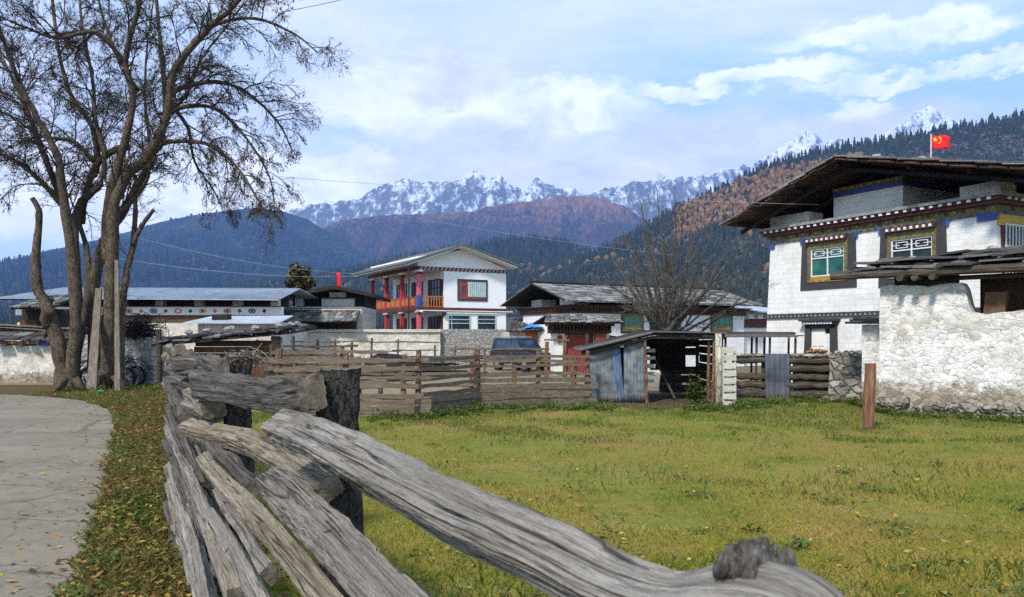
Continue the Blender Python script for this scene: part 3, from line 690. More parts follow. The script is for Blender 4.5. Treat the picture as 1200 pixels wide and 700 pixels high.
def tibetan_window(root, fr, x0, x1, z0, z1, y=0, leaves=2, glassmat='glass', lattice=True, small=False):
    """flared dark surround, ornamented timber frame with a row of joist ends, pale casement"""
    w_ = x1-x0; t = w_*.115
    m = MB(); trapezoid_frame(m, x0, x1, z0, z1, y-.03, y+.05, t, w_*.04)
    win = m.build('window', MT['black_paint'], root)
    a0, a1, b0, b1 = x0+t, x1-t, z0+t, z1
    h = b1-b0
    m = MB()                                         # joist-end canopy over the window
    m.box(a0-.0, a1+.0, y-.16, y+.04, b1-.10*h, b1-.02*h)
    n = 8
    m.build('window_canopy', MT['maroon'], win)
    for i in range(n):
        xc = a0+(a1-a0)*(i+.5)/n; MB().box(xc-.035, xc+.035, y-.20, y-.161, b1-.085*h, b1-.035*h).build('joist_end', MT['white_paint'], win)
    m = MB(); ft = w_*.062
    m.box(a0+.002, a0+ft, y-.05, y+.05, b0+.002, b1-.102*h); m.box(a1-ft, a1-.002, y-.05, y+.05, b0+.002, b1-.102*h)
    m.box(a0+ft+.001, a1-ft-.001, y-.05, y+.05, b1-.25*h, b1-.102*h)
    m.build('window_frame', MT['olive'], win)
    m = MB(); m.box(a0+ft+.001, a1-ft-.001, y-.055, y+.05, b0+.002, b0+.13*h)
    n = 5
    for i in range(n): 
        xc = a0+ft+(a1-a0-2*ft)*(i+.5)/n; m.box(xc-.3*(a1-a0-2*ft)/n, xc+.3*(a1-a0-2*ft)/n, y-.075, y-.056, b0+.03*h, b0+.10*h)
    m.build('sill_panel', MT['ochre'], win)
    c0, c1, d0, d1 = a0+ft, a1-ft, b0+.13*h, b1-.25*h
    MB().box(c0+.003, c1-.003, y+.01, y+.02, d0+.003, d1-.003).build('pane', MT[glassmat], win)
    m = MB(); s = .035 if not small else .03
    for i in range(leaves+1):
        xc = c0+s/2+(c1-c0-s)*i/leaves; m.box(xc-s/2, xc+s/2, y-.025, y+.009, d0+.002, d1-.002)
    zt = d0+(d1-d0)*(.66 if lattice else .62)
    for i in range(leaves):
        xa = c0+s+(c1-c0-s)*i/leaves+.001; xb = c0+(c1-c0-s)*(i+1)/leaves-.001
        m.box(xa, xb, y-.025, y+.009, d0+.002, d0+s); m.box(xa, xb, y-.025, y+.009, d1-s, d1-.002); m.box(xa, xb, y-.025, y+.009, zt-s/2, zt+s/2)
        if lattice:
            zz0, zz1 = zt+s/2, d1-s; q = (zz1-zz0)
            for f in (.2, .8): m.box(xa+(xb-xa)*f-.01, xa+(xb-xa)*f+.01, y-.02, y+.005, zz0+q*.2, zz1-q*.2)
            for f in (.2, .5, .8):
                e0, e1 = (.2, .8) if f != .5 else (.0, .4)
                m.box(xa+(xb-xa)*e0+.011, xa+(xb-xa)*e1-.011, y-.02, y+.005, zz0+q*f-.01, zz0+q*f+.01)
                if f == .5: m.box(xa+(xb-xa)*.6, xb, y-.02, y+.005, zz0+q*f-.01, zz0+q*f+.01)
    m.build('casement', MT['white_paint'] if lattice else MT['green'], win)
    return win

# ------------------------------------------------------------------ large whitewashed house on the right
FR = Frame(903, 28, (.47, -.883))
L = 7.93; DEP = 9.0
h = FR.root('farmhouse', 'large whitewashed two storey house under a wide open wooden gable roof', 'house')
zc0 = FR.loc(903, 272)[1]; zb = FR.loc(903, 372)[1]
m = MB(); bt = .16   # walls batter slightly inward
m.hexa([(-bt, -bt, -.1), (L+bt, -bt, -.1), (L+bt, DEP, -.1), (-bt, DEP, -.1), (0, 0, zc0-.45), (L, 0, zc0-.45), (L, DEP, zc0-.45), (0, DEP, zc0-.45)])
m.build('wall', MT['white'], h)
def bat(z): return -bt*(1-z/(zc0-.45))
# belly band of small dark brackets
m = MB(); m.box(bat(zb)-.08, L+.1, bat(zb)-.07, .3, zb-.05, zb+.10); band = m.build('belly_band', MT['black_paint'], h)
n = 46
for i in range(n):
    x = -.05+(L)*(i+.5)/n
    MB().poly([(x-.05, zb-.02), (x+.05, zb-.02), (x, zb+.06)], bat(zb)-.085, bat(zb)-.071).build('triangle_ornament', MT['stone'], band)
# painted frieze, maroon cornice with white joist ends, pale coping
m = MB(); m.box(-.03, L+.03, -.05, DEP, zc0-.449, zc0-.19); fz = m.build('frieze', MT['olive'], h)
pc = ('blue', 'ochre', 'greysheet', 'maroon')
for i in range(60):
    x = L*(i+.5)/60; z = zc0-.43+.12*(i % 2)
    MB().poly([(x-.05, z), (x+.05, z), (x+.03, z+.08), (x-.03, z+.08)], -.075, -.051).build('painted_block', MT[pc[(i*7) % 4]], fz)
for i in range(14):
    y = .2+DEP*(i+.5)/28; z = zc0-.42+.11*(i % 2)
    MB().box(L+.031, L+.05, y-.06, y+.06, z, z+.09).build('painted_block', MT[pc[(i*7) % 4]], fz)
m = MB(); m.box(-.16, L+.16, -.2, DEP, zc0-.188, zc0-.09); m.box(-.22, L+.22, -.27, DEP, zc0-.088, zc0-.0)
co = m.build('cornice', MT['maroon'], h)
for i in range(30):
    x = -.1+(L+.2)*(i+.5)/30; MB().box(x-.05, x+.05, -.31, -.271, zc0-.08, zc0-.012, .006).build('joist_end', MT['white_paint'], co)
for i in range(15):
    y = (DEP)*(i+.5)/30; MB().box(L+.221, L+.26, y-.05, y+.05, zc0-.08, zc0-.012).build('joist_end', MT['white_paint'], co)
m = MB(); m.box(-.30, L+.30, -.34, DEP, zc0+.002, zc0+.09); m.build('coping', MT['stone'], h)
# roof-terrace blocks and the attic wall with its blue and yellow band
for px0, px1, pt in ((905, 950, 252), (1127, 1176, 215)):
    u0, u1 = FR.u(px0, .3), FR.u(px1, .3); z1 = FR.loc((px0+px1)/2, pt, .3)[1]
    MB().box(u0, u1, .2, .9, zc0+.092, z1, .02).build('parapet_block', MT['white_old'], h)
u0, u1 = FR.u(977, .6), FR.u(1058, .6); zt = FR.loc(977, 222, .6)[1]
MB().box(u0, u1, .6, 4, zc0+.092, zt-.30).build('attic_wall', MT['white'], h)
MB().box(u0-.01, u1+.01, .58, 4.0, zt-.298, zt-.13).build('painted_band', MT['blue'], h)
m = MB(); m.box(u0-.04, u1+.04, .55, 4.0, zt-.128, zt); b_ = m.build('painted_band', MT['olive'], h)
for i in range(8):
    x = u0+(u1-u0)*(i+.5)/8; MB().box(x-.06, x+.06, .53, .549, zt-.10, zt-.03).build('painted_block', MT['ochre'], b_)
# dark attic interior: back partition, posts and beams
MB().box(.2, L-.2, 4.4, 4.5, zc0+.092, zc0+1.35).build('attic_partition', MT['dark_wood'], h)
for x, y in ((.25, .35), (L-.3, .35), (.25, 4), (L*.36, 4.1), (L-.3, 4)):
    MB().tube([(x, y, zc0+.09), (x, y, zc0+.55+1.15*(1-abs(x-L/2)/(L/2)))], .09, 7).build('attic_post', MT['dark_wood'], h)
# roof: two slopes of boards, gable overhang 1.1 m
ov = 1.1; xa, xl, xr = L*.47, -1.0, L+1.75
ze, zp = FR.loc(856, 261, -ov)[1], FR.loc(995, 180, -ov)[1]
yb = DEP+.6
P = lambda x, y, z: Vector((x, y, z))
m = MB()
m.slab((xl, -ov, ze), (xa, -ov, zp), (xa, yb, zp), (xl, yb, ze), .05)
m.slab((xa, -ov, zp), (xr, -ov, ze), (xr, yb, ze), (xa, yb, zp), .05)
rf = m.build('roof', MT['dark_wood'], h)
m = MB(); shingles(m, (xl-.1, -ov-.15, ze), (xl-.1, yb, ze), (xa, yb, zp), (xa, -ov-.15, zp), 7, 17, .04)
shingles(m, (xr+.1, -ov-.15, ze), (xr+.1, yb, ze), (xa, yb, zp), (xa, -ov-.15, zp), 8, 17, .04)
m.build('roof_boards', MT['shingle'], rf)
m = MB()          # boards of the overhang seen from below, staggered at the gable edge
for sx, xe in ((xl, -1), (xr, 1)):
    n = 15
    for i in range(n):
        a, b_ = i/n, (i+1)/n-.01
        X0, X1 = sx+(xa-sx)*a, sx+(xa-sx)*b_; Z0, Z1 = ze+(zp-ze)*a-.06, ze+(zp-ze)*b_-.06
        yo = -ov-random.uniform(.0, .32)
        m.hexa([(X0, yo, Z0-.045), (X1, yo, Z1-.045), (X1, 2.6, Z1-.045), (X0, 2.6, Z0-.045), (X0, yo, Z0), (X1, yo, Z1), (X1, 2.6, Z1), (X0, 2.6, Z0)])
m.build('eave_boards', MT['eave_wood'], rf)
m = MB()
for f in (.08, .33, .62, .97):
    for sx in (xl, xr):
        X = sx+(xa-sx)*f; Z = ze+(zp-ze)*f-.19
        m.tube([(X, -ov+.12+.1*random.random(), Z), (X, yb, Z)], .075, 7)
for y in (-.5, .9, 2.4):
    for sx in (xl, xr): m.tube([(sx+.1*(1 if sx < 0 else -1), y, ze-.32), (xa, y, zp-.32)], .07, 7)
m.build('roof_beams', MT['dark_wood'], rf)
for u_ in (.20, .52): pass
# windows
for (pa, pb, pt, pbm) in ((942, 1003, 273, 338), (1034, 1109, 262, 334)):
    x0 = FR.u(pa); x1 = FR.u(pb); z1 = zc0-.45; z0 = FR.loc((pa+pb)/2, pbm)[1]
    tibetan_window(h, FR, x0, x1, z0-.02, z1+.0, bat(z0), 2, 'glass_green' if pa == 942 else 'glass')
for (pa, pb) in ((942, 1003), (1034, 1109)):          # blue caps at the heads of the surrounds
    for pxx in (pa, pb):
        x = FR.u(pxx); MB().box(x-.10, x+.12, -.07, -.051, zc0-.60, zc0-.40).build('painted_cap', MT['blue'], h)
x0, x1 = FR.u(900), FR.u(908)
MB().box(0.0, .22, -.065, -.02, zc0-.62, zc0-.452).build('painted_cap', MT['blue'], h)
MB().box(L-.5, L+.05, -.065, -.051, zc0-.60, zc0-.40).build('painted_cap', MT['blue'], h)
# ground-floor door with dark flared surround and white panels
x0, x1 = FR.u(945, -.15), FR.u(980, -.15); zd = FR.loc(962, 381, -.15)[1]
m = MB(); trapezoid_frame(m, x0, x1, -.3, zd, -.22, -.08, .2, .12); m.box(x0, x1, -.22, -.08, zd-.12, zd+.02)
dr = m.build('doorway', MT['black_paint'], h)
m = MB(); m.box(x0-.05, x1+.05, -.32, -.05, zd+.022, zd+.12); m.box(x0-.12, x1+.12, -.40, -.05, zd+.122, zd+.20); m.build('door_canopy', MT['black_paint'], dr)
for i in range(10):
    x = x0+(x1-x0)*(i+.5)/10; MB().box(x-.04, x+.04, -.35, -.321, zd+.03, zd+.10).build('joist_end', MT['white_paint'], dr)
xm = x0+(x1-x0)*.62
m = MB(); m.box(x0+.2, xm, -.13, -.09, 0, zd-.121); 
for i in range(2):
    for k in range(3): m.box(x0+.27+i*(xm-x0-.3)/2, x0+.2+(i+.8)*(xm-x0-.2)/2, -.15, -.131, .3+.55*k, .72+.55*k)
m.build('door', MT['cream'], dr)
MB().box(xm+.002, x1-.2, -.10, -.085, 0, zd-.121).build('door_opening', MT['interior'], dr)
# narrow green and red lattice window on the short side facing right
m = MB(); z0, z1 = zb+.5, zc0-.65
m.box(L-.02, L+.06, .15, 1.6, z0-.1, z1+.1); sw = m.build('window', MT['maroon'], h)
MB().box(L+.061, L+.07, .25, 1.5, z0, z1).build('pane', MT['glass'], sw)
m = MB()
for i in range(9): m.box(L+.072, L+.10, .27+.15*i, .30+.15*i, z0+.05, z1-.05)
for k in range(4): m.box(L+.071, L+.095, .25, 1.5, z0+.05+k*(z1-z0-.13)/3, z0+.09+k*(z1-z0-.13)/3)
m.build('lattice', MT['white_paint'], sw)
MB().box(L+.101, L+.115, .27, 1.45, z0+.1, z0+.45).build('lattice_panel', MT['lime'], sw)
MB().box(L+.02, L+.07, 0.02, 2.6, zc0-.75, zc0-.452).build('painted_band', MT['yellow'], h)
# weights on the roof
random.seed(21)
sp = []
for i in range(12):
    y = random.uniform(-.9, 6); f = random.uniform(.05, .97)
    x = xr+(xa-xr)*f; z = ze+(zp-ze)*f+.13
    sp.append((FR.world(x, y, z), random.uniform(.10, .2)))
stones_on('grey stone weighing down the boards of the large house roof', sp, 'stones on the large house roof')
# flag on the ridge
fx, fz_ = FR.loc(1091, 180, 3.0); base = FR.world(xa+.35, 3.2, zp)
base = at(1091, 185, 24.5); tp = at(1091, 157, 24.5)
fo = empty('flag', base, 0, 'red flag with yellow stars flying above the large house roof', 'flag')
hh = (tp-base).z
MB().tube([(0, 0, -.1), (0, 0, hh)], [.016, .012], 6).build('pole', MT['white_paint'], fo)
nx, ny = 14, 8; fl_w, fl_h = .62, .41
v = []; f = []
for i in range(nx+1):
    for k in range(ny+1):
        u_, vv = i/nx, k/ny; d = .05*math.sin(u_*7+vv)*u_**.6
        v.append((u_*fl_w, d, hh-.02-fl_h*(1-vv)-.07*u_-.03*math.sin(u_*6)))
for i in range(nx):
    for k in range(ny): f.append([i*(ny+1)+k, (i+1)*(ny+1)+k, (i+1)*(ny+1)+k+1, i*(ny+1)+k+1])
cl = mesh_obj('cloth', v, f, MT['flagred'], fo, True)
s_ = cl.modifiers.new('thickness', 'SOLIDIFY'); s_.thickness = .004
def star(cx, cz, r_, rot=0):
    pts = []
    for k in range(10):
        q = math.pi/2+rot+math.pi*k/5; rr = r_ if k % 2 == 0 else r_*.4
        x, z = cx+rr*math.cos(q), cz+rr*math.sin(q); u_ = x/fl_w; d = .05*math.sin(u_*7+(z/fl_h+1))*u_**.6
        pts.append((x, d-.008, hh-.02+z-.07*u_-.03*math.sin(u_*6)))
    return pts
m = MB()
for cx, cz, r_, ro in ((.13, -.12, .085, 0), (.25, -.045, .03, .4), (.29, -.10, .03, .2), (.29, -.17, .03, 0), (.25, -.225, .03, .5)):
    pts = star(cx, cz, r_, ro); c0 = Vector(pts[0])*0
    for q in pts: c0 = c0+Vector(q)/10
    m.add([c0]+pts, [(0, 1+k, 1+(k+1) % 10) for k in range(10)])
m.build('star', MT['flagyellow'], cl)

# ------------------------------------------------------------------ white two storey house with the red balcony
FB = Frame(490, 56, (.87, .49))
zs = lambda py: FB.loc(490, py)[1]
h = FB.root('balcony_house', 'white two storey house with a red and orange balcony and a low gable roof', 'house')
GW = FB.u(593); BD = 10.2
z_e = zs(316); z_b = zs(361); z_g = .85; bal = 2.0      # the balcony takes the first 2 m of the gable end
m = MB()
m.box(bal, GW, 0, BD, -.05, z_e)                                        # solid block
m.build('wall', MT['plaster'], h)
za = FB.loc(543, 291, 0)[1]; ua = FB.u(543)
m = MB(); m.poly([(-.0, z_e+.24), (GW, z_e+.24), (GW, z_e+.36), (ua, za-.1), (0, z_e+.95)], .02, BD-.1)
m.build('gable', MT['plaster'], h)
m = MB(); m.box(-.02, GW+.04, -.06, BD, z_e+.002, z_e+.238); fz = m.build('gable_band', MT['maroon'], h)
m = MB()
for i in range(22):
    x = GW*(i+.5)/22
    for k in range(2): m.box(x-.045+(.09 if k else 0), x+.03+(.09 if k else 0), -.075, -.061, z_e+.03+.10*k, z_e+.10+.10*k)
m.build('band_check', MT['cream'], fz)
m = MB(); m.box(-.1, GW+.1, -.12, BD, z_b-.14, z_b+.06); m.build('floor_band', MT['maroon'], h)
m = MB(); m.box(-.14, GW+.5, -.16, 0, z_b-.2, z_b-.141); m.build('floor_ledge', MT['cream'], h)
m = MB(); m.box(0, bal, .02, BD, z_b-.13, z_b-.02); m.box(-.05, bal, -.05, BD, -.05, z_g); m.box(0, bal, 0, BD, z_e-.02, z_e+.0); m.build('balcony_floor', MT['cream'], h)
# low asymmetric roof, long over the balcony
xl, xr = FB.u(414, -.9) if False else -4.2, GW+1.0
zl = zs(325)+.55; zl = FB.loc(414, 326, -1)[1]
ulx = -1.2; zl = 6.75; zr_ = FB.loc(607, 313, -1)[1]; urx = FB.u(607, -1.0); zap = FB.loc(543, 288, -1)[1]; uax = FB.u(543, -1)
m = MB(); m.slab((ulx, -1, zl), (uax, -1, zap), (uax, BD+1, zap), (ulx, BD+1, zl), .08); m.slab((uax, -1, zap), (urx, -1, zr_), (urx, BD+1, zr_), (uax, BD+1, zap), .08)
rf = m.build('roof', MT['cream'], h)
m = MB(); m.slab((ulx-.1, -1.1, zl+.13), (uax, -1.1, zap+.13), (uax, BD+1.1, zap+.13), (ulx-.1, BD+1.1, zl+.13), .125); m.slab((uax, -1.1, zap+.13), (urx+.1, -1.1, zr_+.13), (urx+.1, BD+1.1, zr_+.13), (uax, BD+1.1, zap+.13), .125)
m.build('roof_sheet', MT['dark_roof'], rf)
m = MB(); m.box(-.2, bal, .3, BD, z_e+.02, z_e+.25); m.build('eave_beam', MT['maroon'], h)
# columns, balcony rail
for lvl, (z0, z1) in enumerate(((z_g, z_b-.14), (z_b+.06, z_e))):
    for k in range(4):
        y = .18+k*(BD-.4)/3
        c_ = MB().box(0, .26, y-.13, y+.13, z0, z1-.3).build('column', MT['pink' if k == 0 else 'red'], h)
        MB().box(-.004, .264, y-.25, y+.25, z1-.298, z1-.16).build('capital', MT['maroon'], c_)
        MB().box(-.008, .268, y-.45, y+.45, z1-.158, z1-.002).build('bracket', MT['cream'], c_)
        if lvl: MB().box(-.03, .29, y-.16, y+.16, z0, z0+.85).build('column_base', MT['blue' if k == 0 else 'lamp'], c_)
m = MB(); m.box(.05, .18, .35, BD-.3, z_b+.10, z_b+.85); bp = m.build('balcony_panel', MT['red_door'], h)
m = MB()
for i in range(9):
    y = .6+(BD-1.2)*(i+.5)/9; m.box(.025, .049, y-.38, y+.38, z_b+.22, z_b+.70)
m.build('panel_board', MT['orange_wood'], bp)
m = MB(); m.box(.28, bal-.02, .02, .10, z_b+.80, z_b+.88); m.box(.28, bal-.02, .02, .10, z_b+.1, z_b+.16)
for i in range(8):
    x = .4+(bal-.5)*i/7; m.tube([(x, .06, z_b+.16), (x, .06, z_b+.80)], .04, 6)
m.build('balustrade', MT['orange_wood'], h)
# glazed walls behind the columns
for z0, z1, nm in ((z_g, z_b-.3, 'lower'), (z_b+.1, z_e-.25, 'upper')):
    for k in range(3):
        y0 = .6+k*(BD-.4)/3; y1 = y0+2.1
        g_ = MB().box(bal-.03, bal-.001, y0, y1, z0+.05, z1-.35).build('window', MT['glass'], h)
        m = MB()
        for i in range(5):
            y = y0+(y1-y0)*i/4; m.box(bal-.07, bal-.031, y-.04, y+.04, z0, z1-.3)
        m.box(bal-.065, bal-.032, y0, y1, z1-.36, z1-.28); m.box(bal-.065, bal-.032, y0, y1, z1-.95, z1-.88)
        m.build('window_frame', MT['maroon'], g_)
# doors at the end of the balcony
for z0, z1 in ((z_g, z_b-.4), (z_b+.1, z_e-.5)):
    MB().box(bal-.06, bal-.001, .12, .52 if z0 > 2 else .9, z0, z1-.1).build('door', MT['brown_wood'], h)
# large red framed window, two ground floor windows
def plain_window(fr, root, px0, px1, py0, py1, fm, gm, t, bars=(), cross=(), extra=None):
    x0, x1 = fr.u(px0), fr.u(px1); z1 = fr.loc(px0, py0)[1]; z0 = fr.loc(px0, py1)[1]
    m = MB(); m.box(x0, x0+t, -.06, .02, z0, z1); m.box(x1-t, x1, -.06, .02, z0, z1); m.box(x0+t, x1-t, -.058, .02, z0, z0+t); m.box(x0+t, x1-t, -.058, .02, z1-t, z1)
    for b_ in bars: m.box(x0+(x1-x0)*b_-t/3, x0+(x1-x0)*b_+t/3, -.05, -.012, z0+t, z1-t)
    w_ = m.build('window', MT[fm], root)
    MB().box(x0+t, x1-t, -.011, -.004, z0+t, z1-t).build('pane', MT[gm], w_)
    if cross:
        m = MB()
        for c_ in cross: m.box(x0+t, x1-t, -.045, -.0115, z0+(z1-z0)*c_-.03, z0+(z1-z0)*c_+.03)
        m.build('glazing_bar', MT[fm], w_)
    return w_, x0, x1, z0, z1
w_, x0, x1, z0, z1 = plain_window(FB, h, 536, 571, 327, 352.5, 'black_paint', 'glass', .16)
m = MB(); a = x0+.16; e = a+(x1-x0-.32)*.30
for xx in (a, e-.12): m.box(xx, xx+.12, -.075, -.0115, z0+.16, z1-.16)
m.box(a+.12, e-.12, -.075, -.0115, z0+.16, z0+.28); m.box(a+.12, e-.12, -.075, -.0115, z1-.45, z1-.33); m.box(e+.001, x1-.16, -.07, -.0115, z0+.16, z0+.26)
m.build('casement', MT['red'], w_)
m = MB()
for i in range(9):
    xx = e+.05+(x1-.2-e)*i/9; m.tube([(xx+.1, -.03, z0+.3), (xx+.1, -.03, z1-.2)], .1, 6)
c_ = m.build('curtain', MT['curtain'], w_)
for pa, pb in ((525, 551), (559, 581)):
    w_, x0, x1, z0, z1 = plain_window(FB, h, pa, pb, 369, 391, 'curtain', 'glass', .06, (.16,) if pa == 525 else (), (.55, .75))
MB().box(FB.u(523), FB.u(583), -.10, .0, FB.loc(550, 368)[1]+.0, FB.loc(550, 366.6)[1]).build('window_ledge', MT['cream'], h)
m = MB(); m.box(FB.u(518), FB.u(521.5), -.22, -.001, FB.loc(520, 370)[1], FB.loc(520, 366)[1]); m.build('meter_box', MT['blackplastic'], h)
m = MB(); m.tube([(ulx+.15, -.85, zl-.1), (ulx+.15, -.85, 0)], .05, 6); m.build('downpipe', MT['blackplastic'], h)

# ------------------------------------------------------------------ long shingled house with green windows
FG = Frame(672, 40, (.878, .479))
h = FG.root('shingled_house', 'long white house with a grey shingle roof and green windows behind the shed', 'house')
GL = FG.u(872); GD = 5.2
zz = lambda px, py, yl=0: FG.loc(px, py, yl)[1]
z_e = zz(672, 352.5)
MB().box(0, GL, 0, GD, -.05, z_e-.62).build('wall', MT['white'], h)
m = MB(); m.box(-.08, GL+.1, -.10, GD+.1, z_e-.618, z_e-.50); m.box(-.2, GL+.2, -.25, GD+.2, z_e-.38, z_e-.26); fz = m.build('frieze', MT['brown_wood'], h)
m = MB()
for i in range(64):
    x = GL*(i+.5)/64; m.box(x-.05, x+.05, -.20, .1, z_e-.498, z_e-.382)
for i in range(26):
    y = GD*(i+.5)/26; m.box(-.16, -.05, y-.05, y+.05, z_e-.498, z_e-.382)
m.build('bracket_row', MT['eave_wood'], fz)
MB().box(-.3, GL+.3, -.36, GD+.3, z_e-.258, z_e-.2).build('ledge', MT['eave_wood'], h)
ovx = .95; yr = GD/2
zr_ = FG.loc(645, 332.5, yr)[1] if False else z_e+1.0
A, B = (-ovx, -.75, z_e-.02), (GL+.6, -.75, z_e-.02); Cc, Dd = (GL+.6, yr, zr_), (-ovx, yr, zr_)
A2, B2 = (-ovx, GD+.9, z_e-.05), (GL+.6, GD+.9, z_e-.05)
m = MB(); m.slab(A, B, Cc, Dd, .06); m.slab(Dd, Cc, B2, A2, .06); rf = m.build('roof', MT['dark_wood'], h)
m = MB(); shingles(m, A, B, Cc, Dd, 9, 26, .035); shingles(m, A2, B2, Cc, Dd, 6, 22, .035); m.build('roof_boards', MT['shingle'], rf)
MB().box(-ovx, GL+.6, -.80, -.76, z_e-.09, z_e+.0).build('eave_board', MT['metal_roof'], rf)
MB().tube([(-ovx-.1, yr, zr_+.09), (GL+.7, yr, zr_+.09)], .08, 7).build('ridge_log', MT['dark_wood'], rf)
for y0, y1 in ((.3, 1.7), (3.6, 4.7)):
    MB().box(.25, 1.2, y0, y1, z_e-.198, z_e+.33 if y0 < 1 else z_e+.2).build('attic_pier', MT['white'], h)
MB().box(1.4, GL-.4, .35, GD-.3, z_e-.198, z_e+.15).build('attic_partition', MT['dark_wood'], h)
for pa, pb in ((729, 752.5), (763, 787), (834, 857)):
    x0, x1 = FG.u(pa), FG.u(pb); z1 = z_e-.62; z0 = zz(pa, 388.5)
    m = MB(); m.box(x0, x1, -.06, .02, z0, z1-.002); win = m.build('window', MT['olive'], h)
    m = MB(); m.box(x0+.13, x1-.13, -.075, -.061, z0+.10, z0+.24); m.build('sill_panel', MT['ochre'], win)
    MB().box(x0+.14, x1-.14, -.072, -.061, z0+.26, z1-.17).build('pane', MT['glass_green'], win)
    m = MB(); X0, X1 = x0+.14, x1-.14; Z0, Z1 = z0+.26, z1-.17
    for i in range(4):
        xc = X0+(X1-X0)*i/3; m.box(xc-.025, xc+.025, -.10, -.073, Z0, Z1)
    for zc in (Z0+.02, Z0+(Z1-Z0)*.62, Z1-.02): m.box(X0, X1, -.095, -.0735, zc-.02, zc+.02)
    m.build('casement', MT['green'], win)
    m = MB(); m.box(x0-.09, x0-.001, -.03, .02, z0-.1, z1-.002); m.box(x1+.001, x1+.09, -.03, .02, z0-.1, z1-.002); m.box(x0-.09, x1+.09, -.03, .02, z0-.1, z0-.001)
    m.build('surround', MT['black_paint'], win)
# its lower wing at the right end
m = MB(); m.box(GL+.002, GL+4.5, .4, GD, -.05, z_e-1.05); wing = m.build('side_wing', MT['white'], h)
MB().box(GL+.05, GL+4.5, .30, .399, zz(885, 384, .4), zz(885, 374.5, .4)).build('painted_band', MT['maroon'], wing)
m = MB(); m.box(GL+.0, GL+4.5, .26, .399, zz(885, 373.8, .4), zz(885, 368.5, .4)); pb_ = m.build('parapet', MT['white_paint'], wing)
zc = (zz(885, 373.8, .4)+zz(885, 368.5, .4))/2
for i in range(5):
    MB().disc(GL+.45+.75*i, zc, .16, .11, .245, 14, .55, .012).build('medallion', MT['maroon' if i % 2 else 'black_paint'], pb_)
MB().box(GL+.3, GL+4.4, .5, .6, z_e-1.0, z_e-.5).build('attic_partition', MT['interior'], wing)  # dim colour stands for the shade inside the wing attic
for x in (GL+.5, GL+2.2, GL+3.9): MB().box(x, x+.35, .42, .7, z_e-1.048, z_e-.45).build('attic_pier', MT['white'], wing)
m = MB(); m.slab((GL+.65, -.4, z_e-.35), (GL+5, -.4, z_e-.35), (GL+5, GD, z_e+.3), (GL+.65, GD, z_e+.3), .07); m.build('wing_roof', MT['metal_roof'], wing)

# ------------------------------------------------------------------ gatehouse with the red door
FD = Frame(649, 35, (.985, .17))
h = FD.root('gatehouse', 'small roofed gateway with a red double door and white posts', 'gateway')
z = lambda px, py, yl=0: FD.loc(px, py, yl)[1]
u = FD.u
zt = z(680, 391)
MB().box(u(650), u(662), 0, .8, -.05, zt, .01).build('gate_post', MT['white'], h)
MB().box(u(696), u(714), 0, .8, -.05, zt, .01).build('gate_post', MT['white'], h)
d0, d1 = u(662)+.02, u(696)-.02
fr_ = MB(); fr_.box(d0, d0+.12, .1, .3, 0, zt-.1); fr_.box(d1-.12, d1, .1, .3, 0, zt-.1); fr_.box(d0, d1, .08, .3, zt-.099, zt-.001)
fr_.build('door_frame', MT['maroon'], h)
dm = (d0+d1)/2
for a, b_ in ((d0+.121, dm-.006), (dm+.006, d1-.121)):
    dd = MB().box(a, b_, .16, .22, 0.05, zt-.1).build('door', MT['red_door'], h)
    m = MB()
    for i in range(2):
        for k in range(4):
            w0 = (b_-a)/2; m.box(a+i*w0+.05, a+(i+1)*w0-.05, .142, .159, .15+k*.38, .43+k*.38)
    m.build('door_panel', MT['red_door'], dd)
x0, x1 = u(646), u(716)
m = MB(); m.box(x0, x1, -.10, .8, zt+.002, zt+.14); m.box(x0-.1, x1+.1, -.24, .8, zt+.33, zt+.45); lt = m.build('lintel', MT['brown_wood'], h)
m = MB()
for i in range(18):
    xc = x0+(x1-x0)*(i+.5)/18; m.box(xc-.04, xc+.04, -.18, .2, zt+.142, zt+.328)
m.build('bracket_row', MT['eave_wood'], lt)
m = MB(); m.box(x0, x1, .21, .8, zt+.142, zt+.328); m.build('bracket_back', MT['dark_wood'], lt)
MB().box(d1+.02, u(709), -.25, -.02, zt-.35, zt-.02, .03).build('gate_bracket', MT['red_door'], h); MB().box(u(653.5), u(658), -.1, -.01, zt-.4, zt-.1, .03).build('gate_bracket', MT['red_door'], h)
ze = zt+.47; zp = zt+.85
A, B, Cc, Dd = (x0-.5, -.75, ze), (x1+.35, -.75, ze), (x1+.35, .5, zp), (x0-.1, .5, zp)
A2, B2 = (x0-.5, 1.7, ze), (x1+.35, 1.7, ze)
m = MB(); m.slab(A, B, Cc, Dd, .05); m.slab(Dd, Cc, B2, A2, .05); rf = m.build('roof', MT['dark_wood'], h)
m = MB(); shingles(m, A, B, Cc, Dd, 5, 11, .03); shingles(m, A2, B2, Cc, Dd, 4, 9, .03); m.build('roof_boards', MT['shingle'], rf)
MB().poly([(0, 0)]*0+[(x1+.0, ze), (x1+.25, ze), (x1+.25, ze+.02), (x1, ze+.02)], -.6, 1.5).build('gable_beam', MT['maroon'], rf)
# courtyard wall running right from the gateway
a, b_ = at(714, 398, 35.3), at(790, 398, 37.5)
wl = empty('courtyard_wall', (a.x, a.y, 0), math.atan2(b_.y-a.y, b_.x-a.x), 'low white courtyard wall running right from the red gate', 'wall')
ln = math.hypot(b_.x-a.x, b_.y-a.y)
MB().box(0, ln, 0, .45, -.05, a.z-.06, .02).build('wall_body', MT['white'], wl)
m = MB(); shingles(m, (-.02, -.2, a.z-.08), (1.4, -.2, a.z-.22), (1.5, .5, a.z+.05), (.1, .5, a.z+.22), 3, 4, .04); m.build('coping_boards', MT['shingle_dark'], wl)

